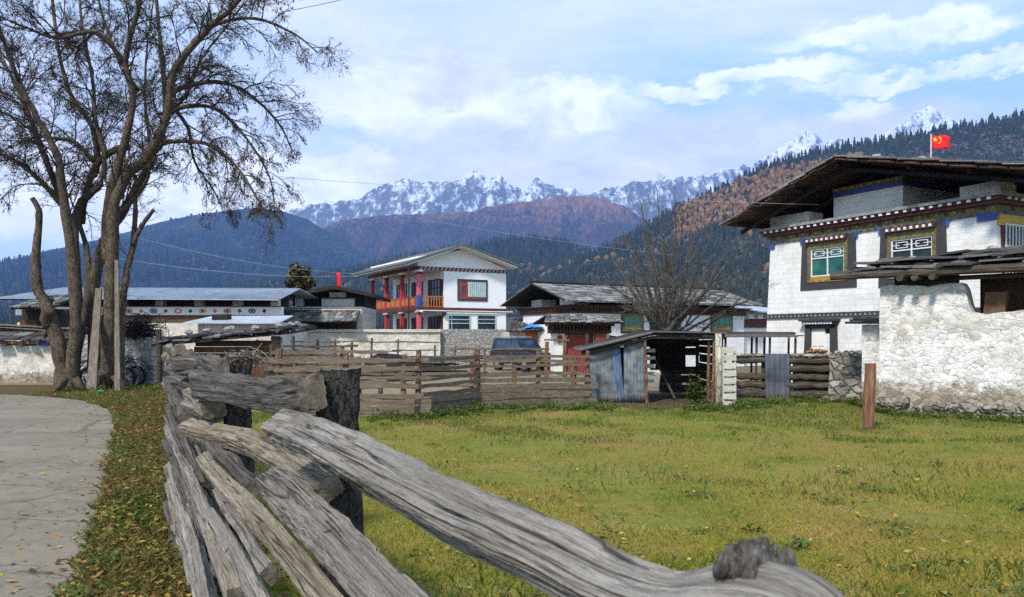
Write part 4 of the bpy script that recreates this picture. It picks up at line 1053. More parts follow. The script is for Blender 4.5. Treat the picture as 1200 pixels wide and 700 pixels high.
# ------------------------------------------------------------------ small outbuilding with blue tarpaulin
FO = Frame(596, 43, (.98, .12))
h = FO.root('outbuilding', 'small outbuilding with a grey board roof and an orange wooden front', 'shed')
z = lambda px, py, yl=0: FO.loc(px, py, yl)[1]; u = FO.u
MB().box(u(597), u(655), 0, 4, -.05, z(620, 389)).build('wall', MT['white_old'], h)
m = MB(); planks(m, u(616), u(652), -.06, -.002, .4, z(630, 387.5), 14, False); m.build('wooden_front', MT['orange_wood'], h)
A, B, Cc, Dd = (u(592), -.6, z(600, 388)), (u(657), -.6, z(650, 386)), (u(662, 3.2)-.3, 3.2, z(640, 368.5, 3.2)), (u(603, 3.2), 3.2, z(610, 373.5, 3.2))
m = MB(); m.slab(A, B, Cc, Dd, .06); rf = m.build('roof', MT['dark_wood'], h)
m = MB(); shingles(m, A, B, Cc, Dd, 6, 12, .035); m.build('roof_boards', MT['shingle_dark'], rf)
P = lambda a, b_: Vector(A)*(1-a)*(1-b_)+Vector(B)*a*(1-b_)+Vector(Cc)*a*b_+Vector(Dd)*(1-a)*b_
m = MB(); n = 10; vs = []
for i in range(n+1):
    for k in range(n+1):
        f_, g_ = i/n, k/n
        a = (.30+.50*f_)*(1-g_)+(.42+.42*f_)*g_; b_ = (-.02+.02*f_)*(1-g_)+(.30+.62*f_)*g_
        q = P(a, b_); vs.append(FO.world(q.x, q.y, q.z+.14+.05*random.random()))
tp_ = mesh_obj('tarpaulin', vs, [[i*(n+1)+k, (i+1)*(n+1)+k, (i+1)*(n+1)+k+1, i*(n+1)+k+1] for i in range(n) for k in range(n)], MT['tarp'], None, True)
tp_.modifiers.new('thickness', 'SOLIDIFY').thickness = .02
tag(tp_, 'bright blue tarpaulin spread over the small outbuilding roof', 'tarpaulin')

# ------------------------------------------------------------------ flag house left of the balcony house
FH = Frame(330, 50, (1, .02))
h = FH.root('flagged_house', 'low white house with a dark open gable and a slate lean-to roof', 'house')
z = lambda px, py, yl=0: FH.loc(px, py, yl)[1]; u = FH.u
MB().box(u(320), u(424), 0, 6, -.05, z(380, 362)).build('wall', MT['white_old'], h)
MB().box(u(326), u(418), -.10, -.002, 1.0, z(380, 374.5)).build('boarded_front', MT['brown_wood'], h)
MB().box(u(319), u(425), -.15, -.0, .9, z(380, 389.5)-.0).build('sill_band', MT['cream'], h) if False else None
m = MB(); zb_ = z(380, 362)
m.box(u(322), u(424), .3, 6, zb_+.002, z(380, 359.5)); m.build('parapet', MT['white_paint'], h)
MB().box(u(322), u(424), .25, .299, z(380, 362.2)+.01, z(380, 361)).build('painted_band', MT['red'], h)
MB().box(u(342), u(424), 1.2, 6, z(380, 359.5), z(380, 345)).build('attic_shade_block', MT['interior'], h)  # near-black block standing for the shade in the open attic
for pa, pb, pt in ((347, 356, 346), (378, 416, 350.5), (387, 406, 343)):
    MB().box(u(pa, 1), u(pb, 1), .7+.01*(pa % 7), 1.19, z(380, 359.3, 1), z(380, pt, 1)).build('attic_panel', MT['white_paint'], h)
MB().box(u(376, .6), u(418, .6), .5, 1.19, z(380, 350, .6), z(380, 348.6, .6)).build('attic_beam', MT['maroon'], h)
for pa in (344, 372, 420): MB().box(u(pa, 1), u(pa+2.2, 1), .8, 1.0, z(380, 359.3, 1), z(380, 345, 1)).build('attic_post', MT['dark_wood'], h)
xl, xa, xr = u(330), u(395), u(440); zl, za, zr_ = z(330, 347), z(395, 335.5), z(436, 345)
m = MB(); m.slab((xl, -.8, zl), (xa, -.8, za), (xa, 7, za), (xl, 7, zl), .22); m.slab((xa, -.8, za), (xr, -.8, zr_), (xr, 7, zr_), (xa, 7, za), .22)
rf = m.build('roof', MT['dark_wood'], h)
A, B, Cc, Dd = (u(306), -2.0, z(310, 377, -2)), (u(424), -2.0, z(420, 377, -2)), (u(422), .2, z(420, 363, .2)), (u(318), .2, z(320, 363, .2))
m = MB(); m.slab(A, B, Cc, Dd, .08); lr = m.build('lean_to_roof', MT['dark_wood'], h)
m = MB(); shingles(m, A, B, Cc, Dd, 4, 16, .05); m.build('roof_slates', MT['shingle'], lr)
fo = empty('flag', at(394, 340, 51), 0, 'small red flag on a short pole over the dark open gable', 'flag')
MB().tube([(0, 0, -.3), (0, 0, 1.15)], .02, 5).build('pole', MT['dark_wood'], fo)
m = MB(); vs = [(.02+.30*i/5*(1-.25*k/4), .06*math.sin(i*1.7+k), .20+.9*k/4-.16*i/5*(1-k/4)) for i in range(6) for k in range(5)]
cl = mesh_obj('cloth', vs, [[i*5+k, (i+1)*5+k, (i+1)*5+k+1, i*5+k+1] for i in range(5) for k in range(4)], MT['flagred'], fo, True)
cl.modifiers.new('thickness', 'SOLIDIFY').thickness = .006

# ------------------------------------------------------------------ long low house with painted medallions, far left
FL_ = Frame(20, 43, (1, -.0))
h = FL_.root('low_house', 'long low house with a pale metal roof and a white parapet of painted medallions', 'house')
z = lambda px, py, yl=0: FL_.loc(px, py, yl)[1]; u = FL_.u
MB().box(u(20), u(331), 0, 7, -.05, z(200, 378)).build('wall', MT['white_old'], h)
MB().box(u(60), u(331), -.06, -.002, z(200, 377.5), z(200, 369.6)).build('painted_band', MT['rust'], h)
m = MB(); m.box(u(20), u(331), -.12, .25, z(200, 369.4), z(200, 360)); pp = m.build('parapet', MT['white_paint'], h)
MB().box(u(20), u(331), -.22, .30, z(200, 359.8), z(200, 359)).build('parapet_coping', MT['maroon'], pp)
zc = (z(200, 369.4)+z(200, 360))/2; px = 37; k = 0
cols = ['blue', 'pink', 'yellow', 'blue']
while px < 322:
    if k % 2 == 0:
        cc = ['ochre', 'blue', 'pink', 'yellow'][(k//2) % 4]
        o = MB().disc(u(px), zc, .21, .14, -.132, 16, .58, .0115).build('medallion', MT[cc], pp)
        MB().disc(u(px), zc, .09, .06, -.131, 12, 0, .0105).build('medallion_centre', MT['black_paint' if cc != 'pink' else 'cream'], o)
    else:
        cc = ['black_paint', 'pink', 'blue'][(k//2) % 3]
        MB().poly([(u(px)-.12, zc), (u(px), zc-.12), (u(px)+.12, zc), (u(px), zc+.12)], -.132, -.1205).build('diamond', MT[cc], pp)
    px += 14.4; k += 1
MB().box(u(22), u(331), 1.2, 1.3, z(200, 360, 1.2), z(200, 344, 1.2)).build('attic_partition', MT['interior'], h)  # dark sheet that paints the attic shade behind the piers
for px in (32, 86, 133, 179, 225, 270.5, 315):
    MB().box(u(px), u(px+9), .3, .8, z(200, 359), z(200, 348.8)).build('attic_pier', MT['white_old'], h)
MB().box(u(200, 1), u(222, 1), .85, 1.1, z(200, 359), z(200, 355.5)).build('stored_boards', MT['pink'], h) if False else None
A, B, Cc, Dd = (u(12), -1.0, z(200, 349, -1)), (u(333), -1.0, z(200, 351, -1)), (u(331), 3.5, z(200, 338.2, 3.5)), (u(30), 3.5, z(200, 337.5, 3.5))
m = MB(); m.slab(A, B, Cc, Dd, .05)
n = 130
for i in range(n):
    a = (i+.5)/n; p0 = Vector(A).lerp(Vector(B), a); p1 = Vector(Dd).lerp(Vector(Cc), a)
    m.tube([p0+Vector((0, -.03, .012)), p1+Vector((0, 0, .012))], .022, 4)
m.slab(Dd, Cc, (u(331), 8, z(200, 345, 3.5)), (u(30), 8, z(200, 345, 3.5)), .05)
m.build('roof', MT['metal_roof'], h)
MB().box(u(12), u(333), -.9, -.82, z(200, 351.5, -1), z(200, 350, -1)).build('eave_board', MT['dark_wood'], h)

# small shed in front of it with a sheet roof
FS = Frame(222, 36, (1, -.02))
h = FS.root('tool_shed', 'small white shed under a flat pale metal sheet in front of the low house', 'shed')
z = lambda px, py, yl=0: FS.loc(px, py, yl)[1]; u = FS.u
MB().box(u(232), u(326), 0, 3, -.05, z(280, 379)).build('wall', MT['white_old'], h)
m = MB(); m.slab((u(220), -.5, z(270, 378, -.5)), (u(331), -.5, z(270, 378.5, -.5)), (u(324), 2.6, z(270, 370, 2.6)), (u(222), 2.6, z(270, 370.5, 2.6)), .05); m.build('roof_sheet', MT['metal_roof'], h)
o = MB().box(0, .72, 0, .5, 0, .26, .02).build('wooden_box', MT['dark_wood']); o.location = FS.world(u(243), .5, z(250, 375, .5)); o.rotation_euler = (0, 0, FS.rz)
tag(o, 'dark wooden box lying on the pale sheet roof of the small shed', 'box')
# ------------------------------------------------------------------ yards, fences and small buildings
random.seed(33)
def rough_wall(name, ln, th, top, mat, parent=None, res=.07, amp=.035, batter=.06, base=-.12, wl=.28):
    """masonry with an uneven face: a closed strip swept along x; top(x) gives its height"""
    nu = max(4, int(ln/res)); prof = []
    nz = max(6, int(2.6/res)); 
    xs = np.linspace(0, ln, nu); V = []
    tops = np.array([top(x) for x in xs])
    cols = []
    for k in range(nz+1): cols.append(('f', k/nz))
    for k in range(1, 5): cols.append(('t', k/5))
    for k in range(nz+1): cols.append(('b', 1-k/nz))
    for x, zt in zip(xs, tops):
        for s_, q in cols:
            if s_ == 'f': z = base+(zt-base)*q; y = -batter*(1-q)
            elif s_ == 't': z = zt; y = th*q
            else: z = base+(zt-base)*q; y = th+batter*(1-q)
            V.append((x, y, z))
    V = np.array(V); n, m = nu, len(cols)
    o3 = np.array(V)+random.random()*50
    d = fbm(o3/wl, 3)*2*amp; d2 = fbm(o3/(wl*.8)+40, 3)*2*amp
    V[:, 1] += d; V[:, 2] += np.where(V[:, 2] > base+.2, d2, 0); V[:, 0] += fbm(o3/wl+80, 2)*amp
    idx = np.arange(n*m).reshape(n, m)
    f = np.stack([idx[:-1, :-1], idx[1:, :-1], idx[1:, 1:], idx[:-1, 1:]], -1).reshape(-1, 4)
    fl = [list(r_) for r_ in f]+[list(idx[0])[::1], list(idx[-1])[::-1]]
    return mesh_obj(name, V, fl, mat, parent, False)
def along(px0, Y0, px1, Y1): 
    a = Vector(((px0-600)/F*Y0, Y0, 0)); b_ = Vector(((px1-600)/F*Y1, Y1, 0)); return a, math.atan2((b_-a).y, (b_-a).x), (b_-a).length

# whitewashed rubble wall in front of the large house, with a board canopy over it
FW = Frame(1031, 18.3, (.77, -.635))
h = FW.root('garden_wall', 'tall whitewashed rubble wall with its bare stone foot standing in the grass', 'wall')
u1 = FW.u(1130); z1 = FW.loc(1040, 336)[1]; z2 = FW.loc(1150, 366)[1]
def wt(x): return z1 if x < u1 else (z2 if x > u1+.12 else z1+(z2-z1)*(x-u1)/.12)
rough_wall('wall_body', 9.0, .6, lambda x: wt(x)+.03*math.sin(x*5), MT['white_rough'], h, .06, .03, .1)
m = MB()
for i in range(46):                 # larger foundation stones at the foot
    x = i*.19+random.random()*.1
    m.stone((x, -.12, .06+.16*random.random()), (random.uniform(.09, .17), .10, random.uniform(.07, .13)), .3)
m.build('foundation_stones', MT['rubble'], h)
c_ = FW.root('canopy', 'weathered board canopy with stones on it above the whitewashed wall', 'roof')
A, B, Cc, Dd = (-.95, -.35, 3.19), (8, -.35, 3.24), (8, 2.2, 4.2), (.1, 2.2, 3.5)
m = MB(); m.slab(A, B, Cc, Dd, .06); m.build('deck', MT['dark_wood'], c_)
m = MB(); shingles(m, A, B, Cc, Dd, 5, 15, .04, 0, .5, .09); shingles(m, Vector(A)+Vector((.3, .25, .16)), Vector(B)+Vector((0, .25, .16)), Cc, Dd, 3, 12, .05, .03, .6, .09)
m.build('canopy_boards', MT['shingle_dark'], c_)
m = MB(); m.tube([(-.98, -.38, 3.12), (3, -.38, 3.13), (8.0, -.38, 3.16)], [.085, .10, .11], 8); m.tube([(-.3, .9, 3.35), (8, .9, 3.5)], .08, 8); m.build('eave_beam', MT['log'], c_)
m = MB(); 
for x in (.55, .85, 1.2): m.tube([(x, -.55-.1*random.random(), 3.0), (x, 2, 3.25)], .07, 8)
m.build('rafter_log', MT['log'], c_)
ux = FW.u(1118)
m = MB(); m.box(.3, 1.55, .05, .55, z1-.02, 3.12, .03); m.build('pier_block', MT['dark_wood'], c_)
m = MB(); m.tube([(1.5, .1, 3.0), (8, .1, 3.05)], .055, 7); m.build('tie_beam', MT['log'], c_)
MB().box(u1+.1, 8, 1.3, 1.4, 1.2, 3.1).build('back_boards', MT['brown_wood'], c_)
m = MB(); m.box(FW.u(1150), FW.u(1176), .25, .75, z2-.1, z2+.42, .05); o = m.build('wooden_crate', MT['rust']); o.location = FW.o; o.rotation_euler = (0, 0, FW.rz)
o.location = FW.world(0, 0, .02)
tag(o, 'rusty brown crate on the low part of the whitewashed wall under the canopy', 'crate')
random.seed(5); sp = []
for i in range(11):
    f = random.random(); x = .3+6*f; v_ = random.uniform(.15, .8); p0 = Vector(A).lerp(Vector(B), (x+.95)/8.95); p1 = Vector(Dd).lerp(Vector(Cc), (x)/8)
    q = p0.lerp(p1, v_); sp.append((FW.world(q.x, q.y, q.z+.19), random.uniform(.07, .12)))
stones_on('grey stone lying on the weathered board canopy', sp, 'stones on the board canopy')
# small masonry gate pillar with a slab, left of the wall
FPp = Frame(1010, 19.4, (.9, -.43))
h = FPp.root('gate_pillar', 'short grey masonry pillar with thin slabs on top, left of the whitewashed wall', 'pillar')
rough_wall('pillar_body', FPp.u(1035), .5, lambda x: FPp.loc(1015, 381)[1]+.05*x, MT['white_rough'], h, .06, .04, .05)
m = MB(); zt = FPp.loc(1015, 380)[1]
for i in range(3): m.box(FPp.u(990)+.1*i, FPp.u(1034), -.2, .6, zt+.02+.055*i, zt+.065+.055*i, .02)
m.build('slabs', MT['shingle_dark'], h)
# loose rubble wall
a, rz, ln = along(972, 21.2, 1036, 20.2)
h = empty('rubble_wall', a, rz, 'loose brown rubble wall between the log fence and the whitewashed wall', 'wall')
rough_wall('wall_body', ln, .5, lambda x: 1.22-.06*math.sin(x*4), MT['rubble'], h, .06, .07, .1, wl=.22)
m = MB()
for i in range(16): m.stone((ln*random.random(), .25+.15*random.random(), 1.22+.03), (random.uniform(.08, .16), .12, .08), .3)
for i in range(20): m.stone((ln*random.random(), -.15-.35*random.random(), .04), (random.uniform(.08, .18), .12, .1), .3)
m.build('loose_stones', MT['rubble'], h)
# log fence with the grey-blue sheet gate
a, rz, ln = along(860, 22, 974, 21.4)
h = empty('log_fence', a, rz, 'fence of stacked dark logs under the large white house', 'fence')
for i, (z0, r_) in enumerate(((.13, .12), (.37, .11), (.60, .10), (.82, .11), (1.05, .10))):
    for x0, x1 in ((0, .80), (1.45, ln)):
        if i == 3 and x0 == 0: continue
        q_ = 7; MB().tube([(x0-.05+(x1-x0+.1)*t_/q_, .03*random.random(), z0+random.uniform(-.022, .022)) for t_ in range(q_+1)], [r_*random.uniform(.72, 1.02) for t_ in range(q_+1)], 9).build('log', MT['log'], h)
for x in (.02, .80, 1.47, ln*.97): MB().tube([(x, .16, -.1), (x, .16, 1.2)], .06, 7).build('post', MT['log'], h)
for xa_, xb_, n_ in ((.05, .75, 7), (1.5, ln-.05, 14)):
    m = MB()
    for i in range(n_): m.stone((xa_+(xb_-xa_)*(i+.5)/n_, .02, 1.18), (random.uniform(.08, .13), .1, .06), .3)
    m.build('coping', MT['rubble'], h)
o = MB(); n = 9
x0, x1 = .83, 1.46
vs = []
for i in range(n+1):
    for z_ in (.02, .45, .85, 1.24): vs.append((x0+(x1-x0)*i/n, -.06+.012*(-1)**i+.02*math.sin(z_*5), z_))
g = mesh_obj('sheet_gate', vs, [[i*4+k, (i+1)*4+k, (i+1)*4+k+1, i*4+k+1] for i in range(n) for k in range(3)], MT['greysheet']); g.location = a; g.rotation_euler = (0, 0, rz)
g.modifiers.new('thickness', 'SOLIDIFY').thickness = .01
tag(g, 'grey blue metal sheet closing a gap in the log fence', 'gate')
# low open roof on poles behind the log fence
a, rz, ln = along(845, 23.6, 936, 23.2)
h = empty('pole_shelter', a, rz, 'low flat board shelter on thin poles behind the log fence', 'shelter')
zt = EYE+(HZ-394)/F*23.4
m = MB()
for i in range(16): m.box(-.1+random.uniform(-.2, .1), ln+random.uniform(-.3, .15), .1*i-.2, .1*i-.105, zt-.03+.01*(i % 3)+.008*i, zt+.01*(i % 3)+.008*i, .008)
m.build('roof_boards', MT['shingle_dark'], h)
for x in (.1, ln*.45, ln*.62, ln-.12):
    for y in (0, 1.2): MB().tube([(x, y, 0), (x+.03, y, zt-.035)], .035, 6).build('pole', MT['log'], h)
# split firewood heap on the rubble by the house door
fp = at(957, 416, 21.9)
h = empty('firewood_heap', (fp.x, fp.y, 1.05), 0, 'heap of orange split firewood in front of the house doorway', 'firewood')
for i in range(26):
    r_ = .5*(1-i/30); x = random.uniform(-.36, .36)*(1-i/36); z_ = .02+.26*i/26
    d = Vector((random.uniform(-1, 1), random.uniform(-.6, .6), random.uniform(-.25, .25))).normalized()*.17
    MB().tube([Vector((x, random.uniform(-.1, .12), z_))-d, Vector((x, random.uniform(-.1, .12), z_))+d], [.045, .04], 4).build('split_log', MT['firewood'], h)
pm_ = MB().box(-.55, .55, -.25, .3, -1.15, -.02, .04).build('stack_base', MT['log'], h)

# ------------------------------------------------------------------ tin sheet shed in the field
FT = Frame(688, 20.4, (.995, -.06))
h = FT.root('cattle_shed', 'low open shed with a crooked dark board roof and worn blue metal sheets', 'shed')
z = lambda px, py, yl=0: FT.loc(px, py, yl)[1]; u = FT.u
zr_ = z(763, 391); zl = z(684, 411); xm, xe, xs_ = u(762), u(846), u(681); sd_ = 3.0
m = MB()
m.slab((xs_, -.35, zl), (xm, -.35, zr_), (xm+.1, sd_, zr_+.12), (xs_+.1, sd_, zl+.1), .05); m.slab((xm, -.35, zr_), (xe, -.35, zr_-.02), (xe, sd_, zr_+.08), (xm, sd_, zr_+.12), .05)
rf = m.build('roof', MT['dark_wood'], h)
m = MB()
for i in range(15):
    y0 = -.45+3.4*i/15; 
    m.slab((xs_-random.uniform(0, .18), y0, zl+.03), (xm+.02, y0, zr_+.03), (xm+.02, y0+.21, zr_+.045), (xs_-random.uniform(0, .15), y0+.21, zl+.045), .025)
    m.slab((xm, y0, zr_+.05), (xe+random.uniform(0, .2), y0, zr_+.025), (xe+random.uniform(0, .2), y0+.21, zr_+.035), (xm, y0+.21, zr_+.06), .025)
m.build('roof_boards', MT['shingle_dark'], rf)
m = MB()
for i in range(14): m.stone((xs_+(xe-xs_)*random.random(), -.3+random.random()*.6, zr_+.1 if False else zr_+.0), (.09, .08, .05), .3) if False else None
for p0, p1 in (((xs_, -.28, zl-.08), (xm, -.28, zr_-.1)), ((xm, -.28, zr_-.1), (xe, -.28, zr_-.11)), ((xs_, 2.7, zl-.03), (xm, 2.7, zr_)), ((xm, 2.7, zr_), (xe, 2.7, zr_-.03))): MB().tube([p0, p1], .042, 6).build('roof_pole', MT['log'], rf)
def corr_sheet(name, x0, x1, z0, zt0, zt1, y, mat, n, parent, lean=.0, amp=.012):
    vs = []; nz = 8
    for i in range(n+1):
        f = i/n; zt = zt0+(zt1-zt0)*f
        for k in range(nz+1):
            zz_ = z0+(zt-z0)*k/nz
            vs.append((x0+(x1-x0)*f+lean*(k/nz), y+amp*math.sin(i*2.1)+.025*math.sin(k*.9+f*4), zz_))
    o = mesh_obj(name, vs, [[i*(nz+1)+k, (i+1)*(nz+1)+k, (i+1)*(nz+1)+k+1, i*(nz+1)+k+1] for i in range(n) for k in range(nz)], mat, parent, True)
    o.modifiers.new('thickness', 'SOLIDIFY').thickness = .008
    return o
zx = lambda px: zl+(zr_-zl)*(u(px)-xs_)/(xm-xs_)-.12
tag(corr_sheet('metal_sheet', u(694), u(730), .03, zx(690), zx(728), -.12, MT['bluesheet'], 26, h, -.10), 'worn pale blue metal sheet')
tag(corr_sheet('metal_sheet', u(722), u(731), .03, zx(721), zx(730), -.15, MT['bluesheet_paint'], 8, h, -.12), 'bright blue strip of metal sheet')
tag(corr_sheet('metal_sheet', u(730.5), u(756), .05, zx(729), zx(755), -.17, MT['bluesheet'], 20, h, .0), 'grey stained metal sheet')
for px, y, top, dx in ((689, -.2, zl-.05, -.06), (757, -.28, zr_-.14, -.06), (833, -.25, zr_-.14, .04), (829, -.1, zr_-.2, .02)):
    MB().tube([(u(px), y, -.1), (u(px)+dx*.5, y, top*.5), (u(px)+dx, y, top)], [.045, .042, .038], 7).build('post', MT['fence_post'], h)
for x in (.1, xm, xe-.15): MB().tube([(x, sd_-.25, -.1), (x, sd_-.25, zr_-.0)], .05, 7).build('post', MT['log'], h)
m = MB(); m.tube([(u(773), 1.2, 1.15), (u(796), .7, .05)], .035, 6); m.build('brace', MT['log'], h)
for zz_ in (.1, .36, .62, 1.15, 1.42):
    MB().box(xm+.6 if zz_ < 1 else xm, xe-.1, sd_-.33, sd_-.29, zz_, zz_+.22, .02).build('back_board', MT['log'], h)
MB().box(.1, xm-.1, sd_-.33, sd_-.29, .1, 1.4, .02).build('back_board', MT['dark_wood'], h)  # dark board added to close the shed and darken its inside
MB().box(xm+.3, xe-.5, sd_-.36, sd_-.34, .75, 1.45, .02).build('back_board', MT['dark_wood'], h)  # added as well, covers the rear gap so the interior stays dark
for k in range(7): MB().box(xe-.12, xe-.08, .15, sd_-.35, .06+.235*k, .06+.235*k+random.uniform(.15, .21), .02).build('shade_side_board', MT['log'], h)  # side closed with added boards to keep light out of the shed
MB().box(xm-.03, xm+.02, 1.5, sd_-.35, .06, 1.5, .02).build('shade_side_board', MT['dark_wood'], h)  # dark divider added to deepen the shade inside
for k in range(5): MB().box(u(759.5), u(759.5)+.22, .3, .35, .5+.2*k, .58+.2*k, .02).build('ladder_rung', MT['pale_board'], h)
sheet('bare_earth', [gnd(722, 476.5), gnd(760, 482), gnd(800, 478), gnd(838, 474), (5.4, 23.6), (2, 23.8)], .012, ground_mat('shed_earth', [(.3, (.06, .04, .03)), (.5, (.11, .07, .05)), (.7, (.15, .10, .07))], 1, 9))
bp = gnd(842, 478)
o = MB().tube([(0, 0, -.1), (.015, 0, .9), (0, .02, 1.78)], [.09, .085, .08], 12).build('pale_post', MT['birch'], None, True); o.location = (*bp, 0)
tag(o, 'thick pale birch post standing at the right end of the crooked shed', 'post')
h = empty('slatted_panel', (*gnd(855, 478), 0), R(4), 'pale wooden slatted panel standing upright beside the birch post', 'pallet')
for x in (-.16, .13): MB().box(x-.03, x+.03, -.02, .03, -.05, 1.45, .01).build('upright', MT['pale_board'], h)
for k in range(8): MB().box(-.17, .15, -.045, -.021, .02+.185*k, .155+.185*k, .006).build('slat', MT['pale_board'], h)

# reddish post in the field
o = MB().tube([(0, 0, -.15)]+[(.006*math.sin(i*.9)+.002*i, 0, .11*i) for i in range(12)], [.12]+[.112*(1-.012*i)*random.uniform(.96, 1.04) for i in range(12)], 9).build('field_post', MT['red_post'], None, False); o.location = (*gnd(1017, 503), 0); o.rotation_euler = (0, R(1.5), 0)
tag(o, 'thick reddish brown wooden post standing alone in the grass', 'post')

# ------------------------------------------------------------------ board fences
def board_fence(label, posts, heights, rails, name='board_fence', group=None, pm='fence_post', rm='fence_wood', pr=.075, th=.022):
    """posts: ground points; rails: list of (z, height) for each bay"""
    o0 = Vector((*posts[0], 0)); h = empty(name, o0, 0, label, 'fence', group)
    P = [Vector((*p, 0))-o0 for p in posts]
    for p, hh in zip(P, heights):
        r_ = pr*random.uniform(.85, 1.25)
        MB().tube([p+Vector((0, 0, -.1)), p+Vector((random.uniform(-.02, .02), 0, hh*.5)), p+Vector((random.uniform(-.05, .05), 0, hh))], [r_, r_*.95, r_*.85], 8).build('post', MT[pm], h)
    for a, b_ in zip(P[:-1], P[1:]):
        d = (b_-a).normalized(); nn = Vector((d.y, -d.x, 0))
        if nn.y > 0: nn = -nn
        for zz_, hh in rails:
            z0 = zz_+random.uniform(-.035, .035); z1 = zz_+random.uniform(-.035, .035); hh *= random.uniform(.75, 1.2)
            s_ = nn*(.06+random.uniform(0, .05)); e0, e1 = random.uniform(.0, .3), random.uniform(.0, .3)
            n = 6; m = MB(); 
            for k in range(n):
                pts = []
                for f in (k/n, (k+1)/n):
                    q = (a-d*e0).lerp(b_+d*e1, f)+s_; z_ = z0+(z1-z0)*f; j = random.Random(int(1e4*(f+zz_+a.x)+7)); w0 = hh*(.85+.3*j.random()); z_ += .03*(j.random()-.5)
                    pts += [(q, z_, w0)]
                (q0, za, wa), (q1, zb_, wb) = pts
                U = lambda q, z_, off: (q.x+nn.x*off, q.y+nn.y*off, z_)
                if k == 0: base = len(m.v); m.v += [U(q0, za, 0), U(q0, za, th), U(q0, za+wa, th), U(q0, za+wa, 0)]
                bb = len(m.v); m.v += [U(q1, zb_, 0), U(q1, zb_, th), U(q1, zb_+wb, th), U(q1, zb_+wb, 0)]
                for e in range(4): m.f.append([bb-4+e, bb-4+(e+1) % 4, bb+(e+1) % 4, bb+e]); m.mi.append(0)
            m.f += [[3, 2, 1, 0], [len(m.v)-4, len(m.v)-3, len(m.v)-2, len(m.v)-1]]; m.mi += [0, 0]
            m.build('rail', MT[rm], h)
    return h
random.seed(11)
board_fence('long weathered board fence along the far edge of the grass field', [gnd(326, 487), gnd(405, 489), gnd(490, 489.5), gnd(560, 479.5), gnd(630, 476.5), gnd(687, 475)],
            [1.45, 1.35, 1.42, 1.40, 1.36, 1.36], [(.02, .17), (.10, .15), (.21, .17), (.30, .13), (.41, .13), (.60, .11), (.77, .085), (.97, .075), (1.16, .085)])
board_fence('lower grey rail fence standing in the trodden yard behind the long board fence', [((345-600)/F*22, 22), ((420-600)/F*22, 22), ((473-600)/F*22.3, 22.3), ((553-600)/F*22.8, 22.8), ((602-600)/F*23, 23), ((672-600)/F*23, 23)],
            [1.15, 1.15, 1.2, 1.1, 1.15, 1.1], [(.25, .09), (.62, .08), (.98, .09)])
board_fence('thin sagging pole fence in front of the white plastered yard wall', [((345-600)/F*38, 38), ((393-600)/F*38, 38), ((435-600)/F*37.5, 37.5), ((466-600)/F*37.5, 37.5), ((510-600)/F*38, 38)],
            [1.75, 1.6, 1.65, 1.6, 1.3], [(1.0, .07), (1.42, .07)], pr=.05)
board_fence('thin rail fence standing in front of the parked car', [((533-600)/F*36.5, 36.5), ((568-600)/F*36.5, 36.5), ((600-600)/F*36.5, 36.5), ((640-600)/F*36.5, 36.5)],
            [1.35, 1.2, 1.2, 1.2], [(.75, .07), (1.08, .09)], pr=.05)
board_fence('leaning grey rail fence with wide gaps in front of the plank shed', [((318-600)/F*21, 21), ((362-600)/F*21.3, 21.3), ((400-600)/F*21, 21), ((446-600)/F*20.8, 20.8)], [1.5, 1.3, 1.45, 1.3], [(.45, .1), (.8, .12), (1.05, .13), (1.25, .1)], pm='log')
board_fence('tall grey pole fence below the flagged house', [((300-600)/F*30, 30), ((330-600)/F*30, 30), ((372-600)/F*30.5, 30.5), ((412-600)/F*30.5, 30.5)], [1.6, 1.7, 1.6, 1.5], [(.3, .09), (.62, .08), (.95, .09), (1.3, .08)], pr=.06)
o = empty('timber_heap', ((505-600)/F*34, 34, 0), R(12), 'heap of old grey planks lying before the grey stone yard wall', 'timber')
for i in range(12): MB().box(-1.6+random.uniform(-.4, .4), 1.3+random.uniform(-.5, .5), random.uniform(-.5, .4), random.uniform(.45, .6), .05+.07*i, .10+.07*i, .03).build('plank', MT['plank_grey' if i % 2 else 'log'], o)
o = board_fence('short rail barrier with a brown post beside the red gate', [((640-600)/F*33, 33), ((662-600)/F*33, 33)], [1.5, 1.75], [(1.5, .08), (.9, .08)], pr=.09)

# ------------------------------------------------------------------ yard walls, black heap, car
a, rz, ln = along(300, 48, 516, 50)
h = empty('yard_wall', a, rz, 'long white plastered yard wall with a cream cap below the balcony house', 'wall')
rough_wall('wall_body', ln, .45, lambda x: 1.98, MT['white_old'], h, .2, .04, .05)
MB().box(-.05, ln, -.12, .6, 2.02, 2.16, .03).build('cap', MT['white_old'], h)
a, rz, ln = along(513, 50.4, 600, 51.0)
h = empty('stone_wall', a, rz, 'grey stone yard wall behind the parked car', 'wall')
rough_wall('wall_body', ln, .45, lambda x: 2.12, MT['greystone'], h, .2, .03, .05)
m = MB()
for i in range(60): m.stone((ln*random.random(), .2, 2.13), (random.uniform(.1, .25), .15, .07), .3)
m.build('coping', MT['greystone'], h)
p = gnd(453, 446.5)
v = []; n, mm = 18, 7
for i in range(mm+1):
    th = math.pi/2*i/mm
    for k in range(n):
        q = 2*math.pi*k/n; g = 1+.10*math.sin(3*q+1)+.06*math.sin(7*q+i)
        v.append((1.15*math.cos(th)**.7*math.cos(q)*g, .6*math.cos(th)**.7*math.sin(q)*g, 1.0*math.sin(th)*(1+.06*math.sin(5*q))))
o = mesh_obj('covered_heap', v, [[i*n+k, i*n+(k+1) % n, (i+1)*n+(k+1) % n, (i+1)*n+k] for i in range(mm) for k in range(n)], MT['blackcloth'], None, True)
o.location = (*p, 0); tag(o, 'rounded heap under a black cover in the yard behind the board fence', 'heap')

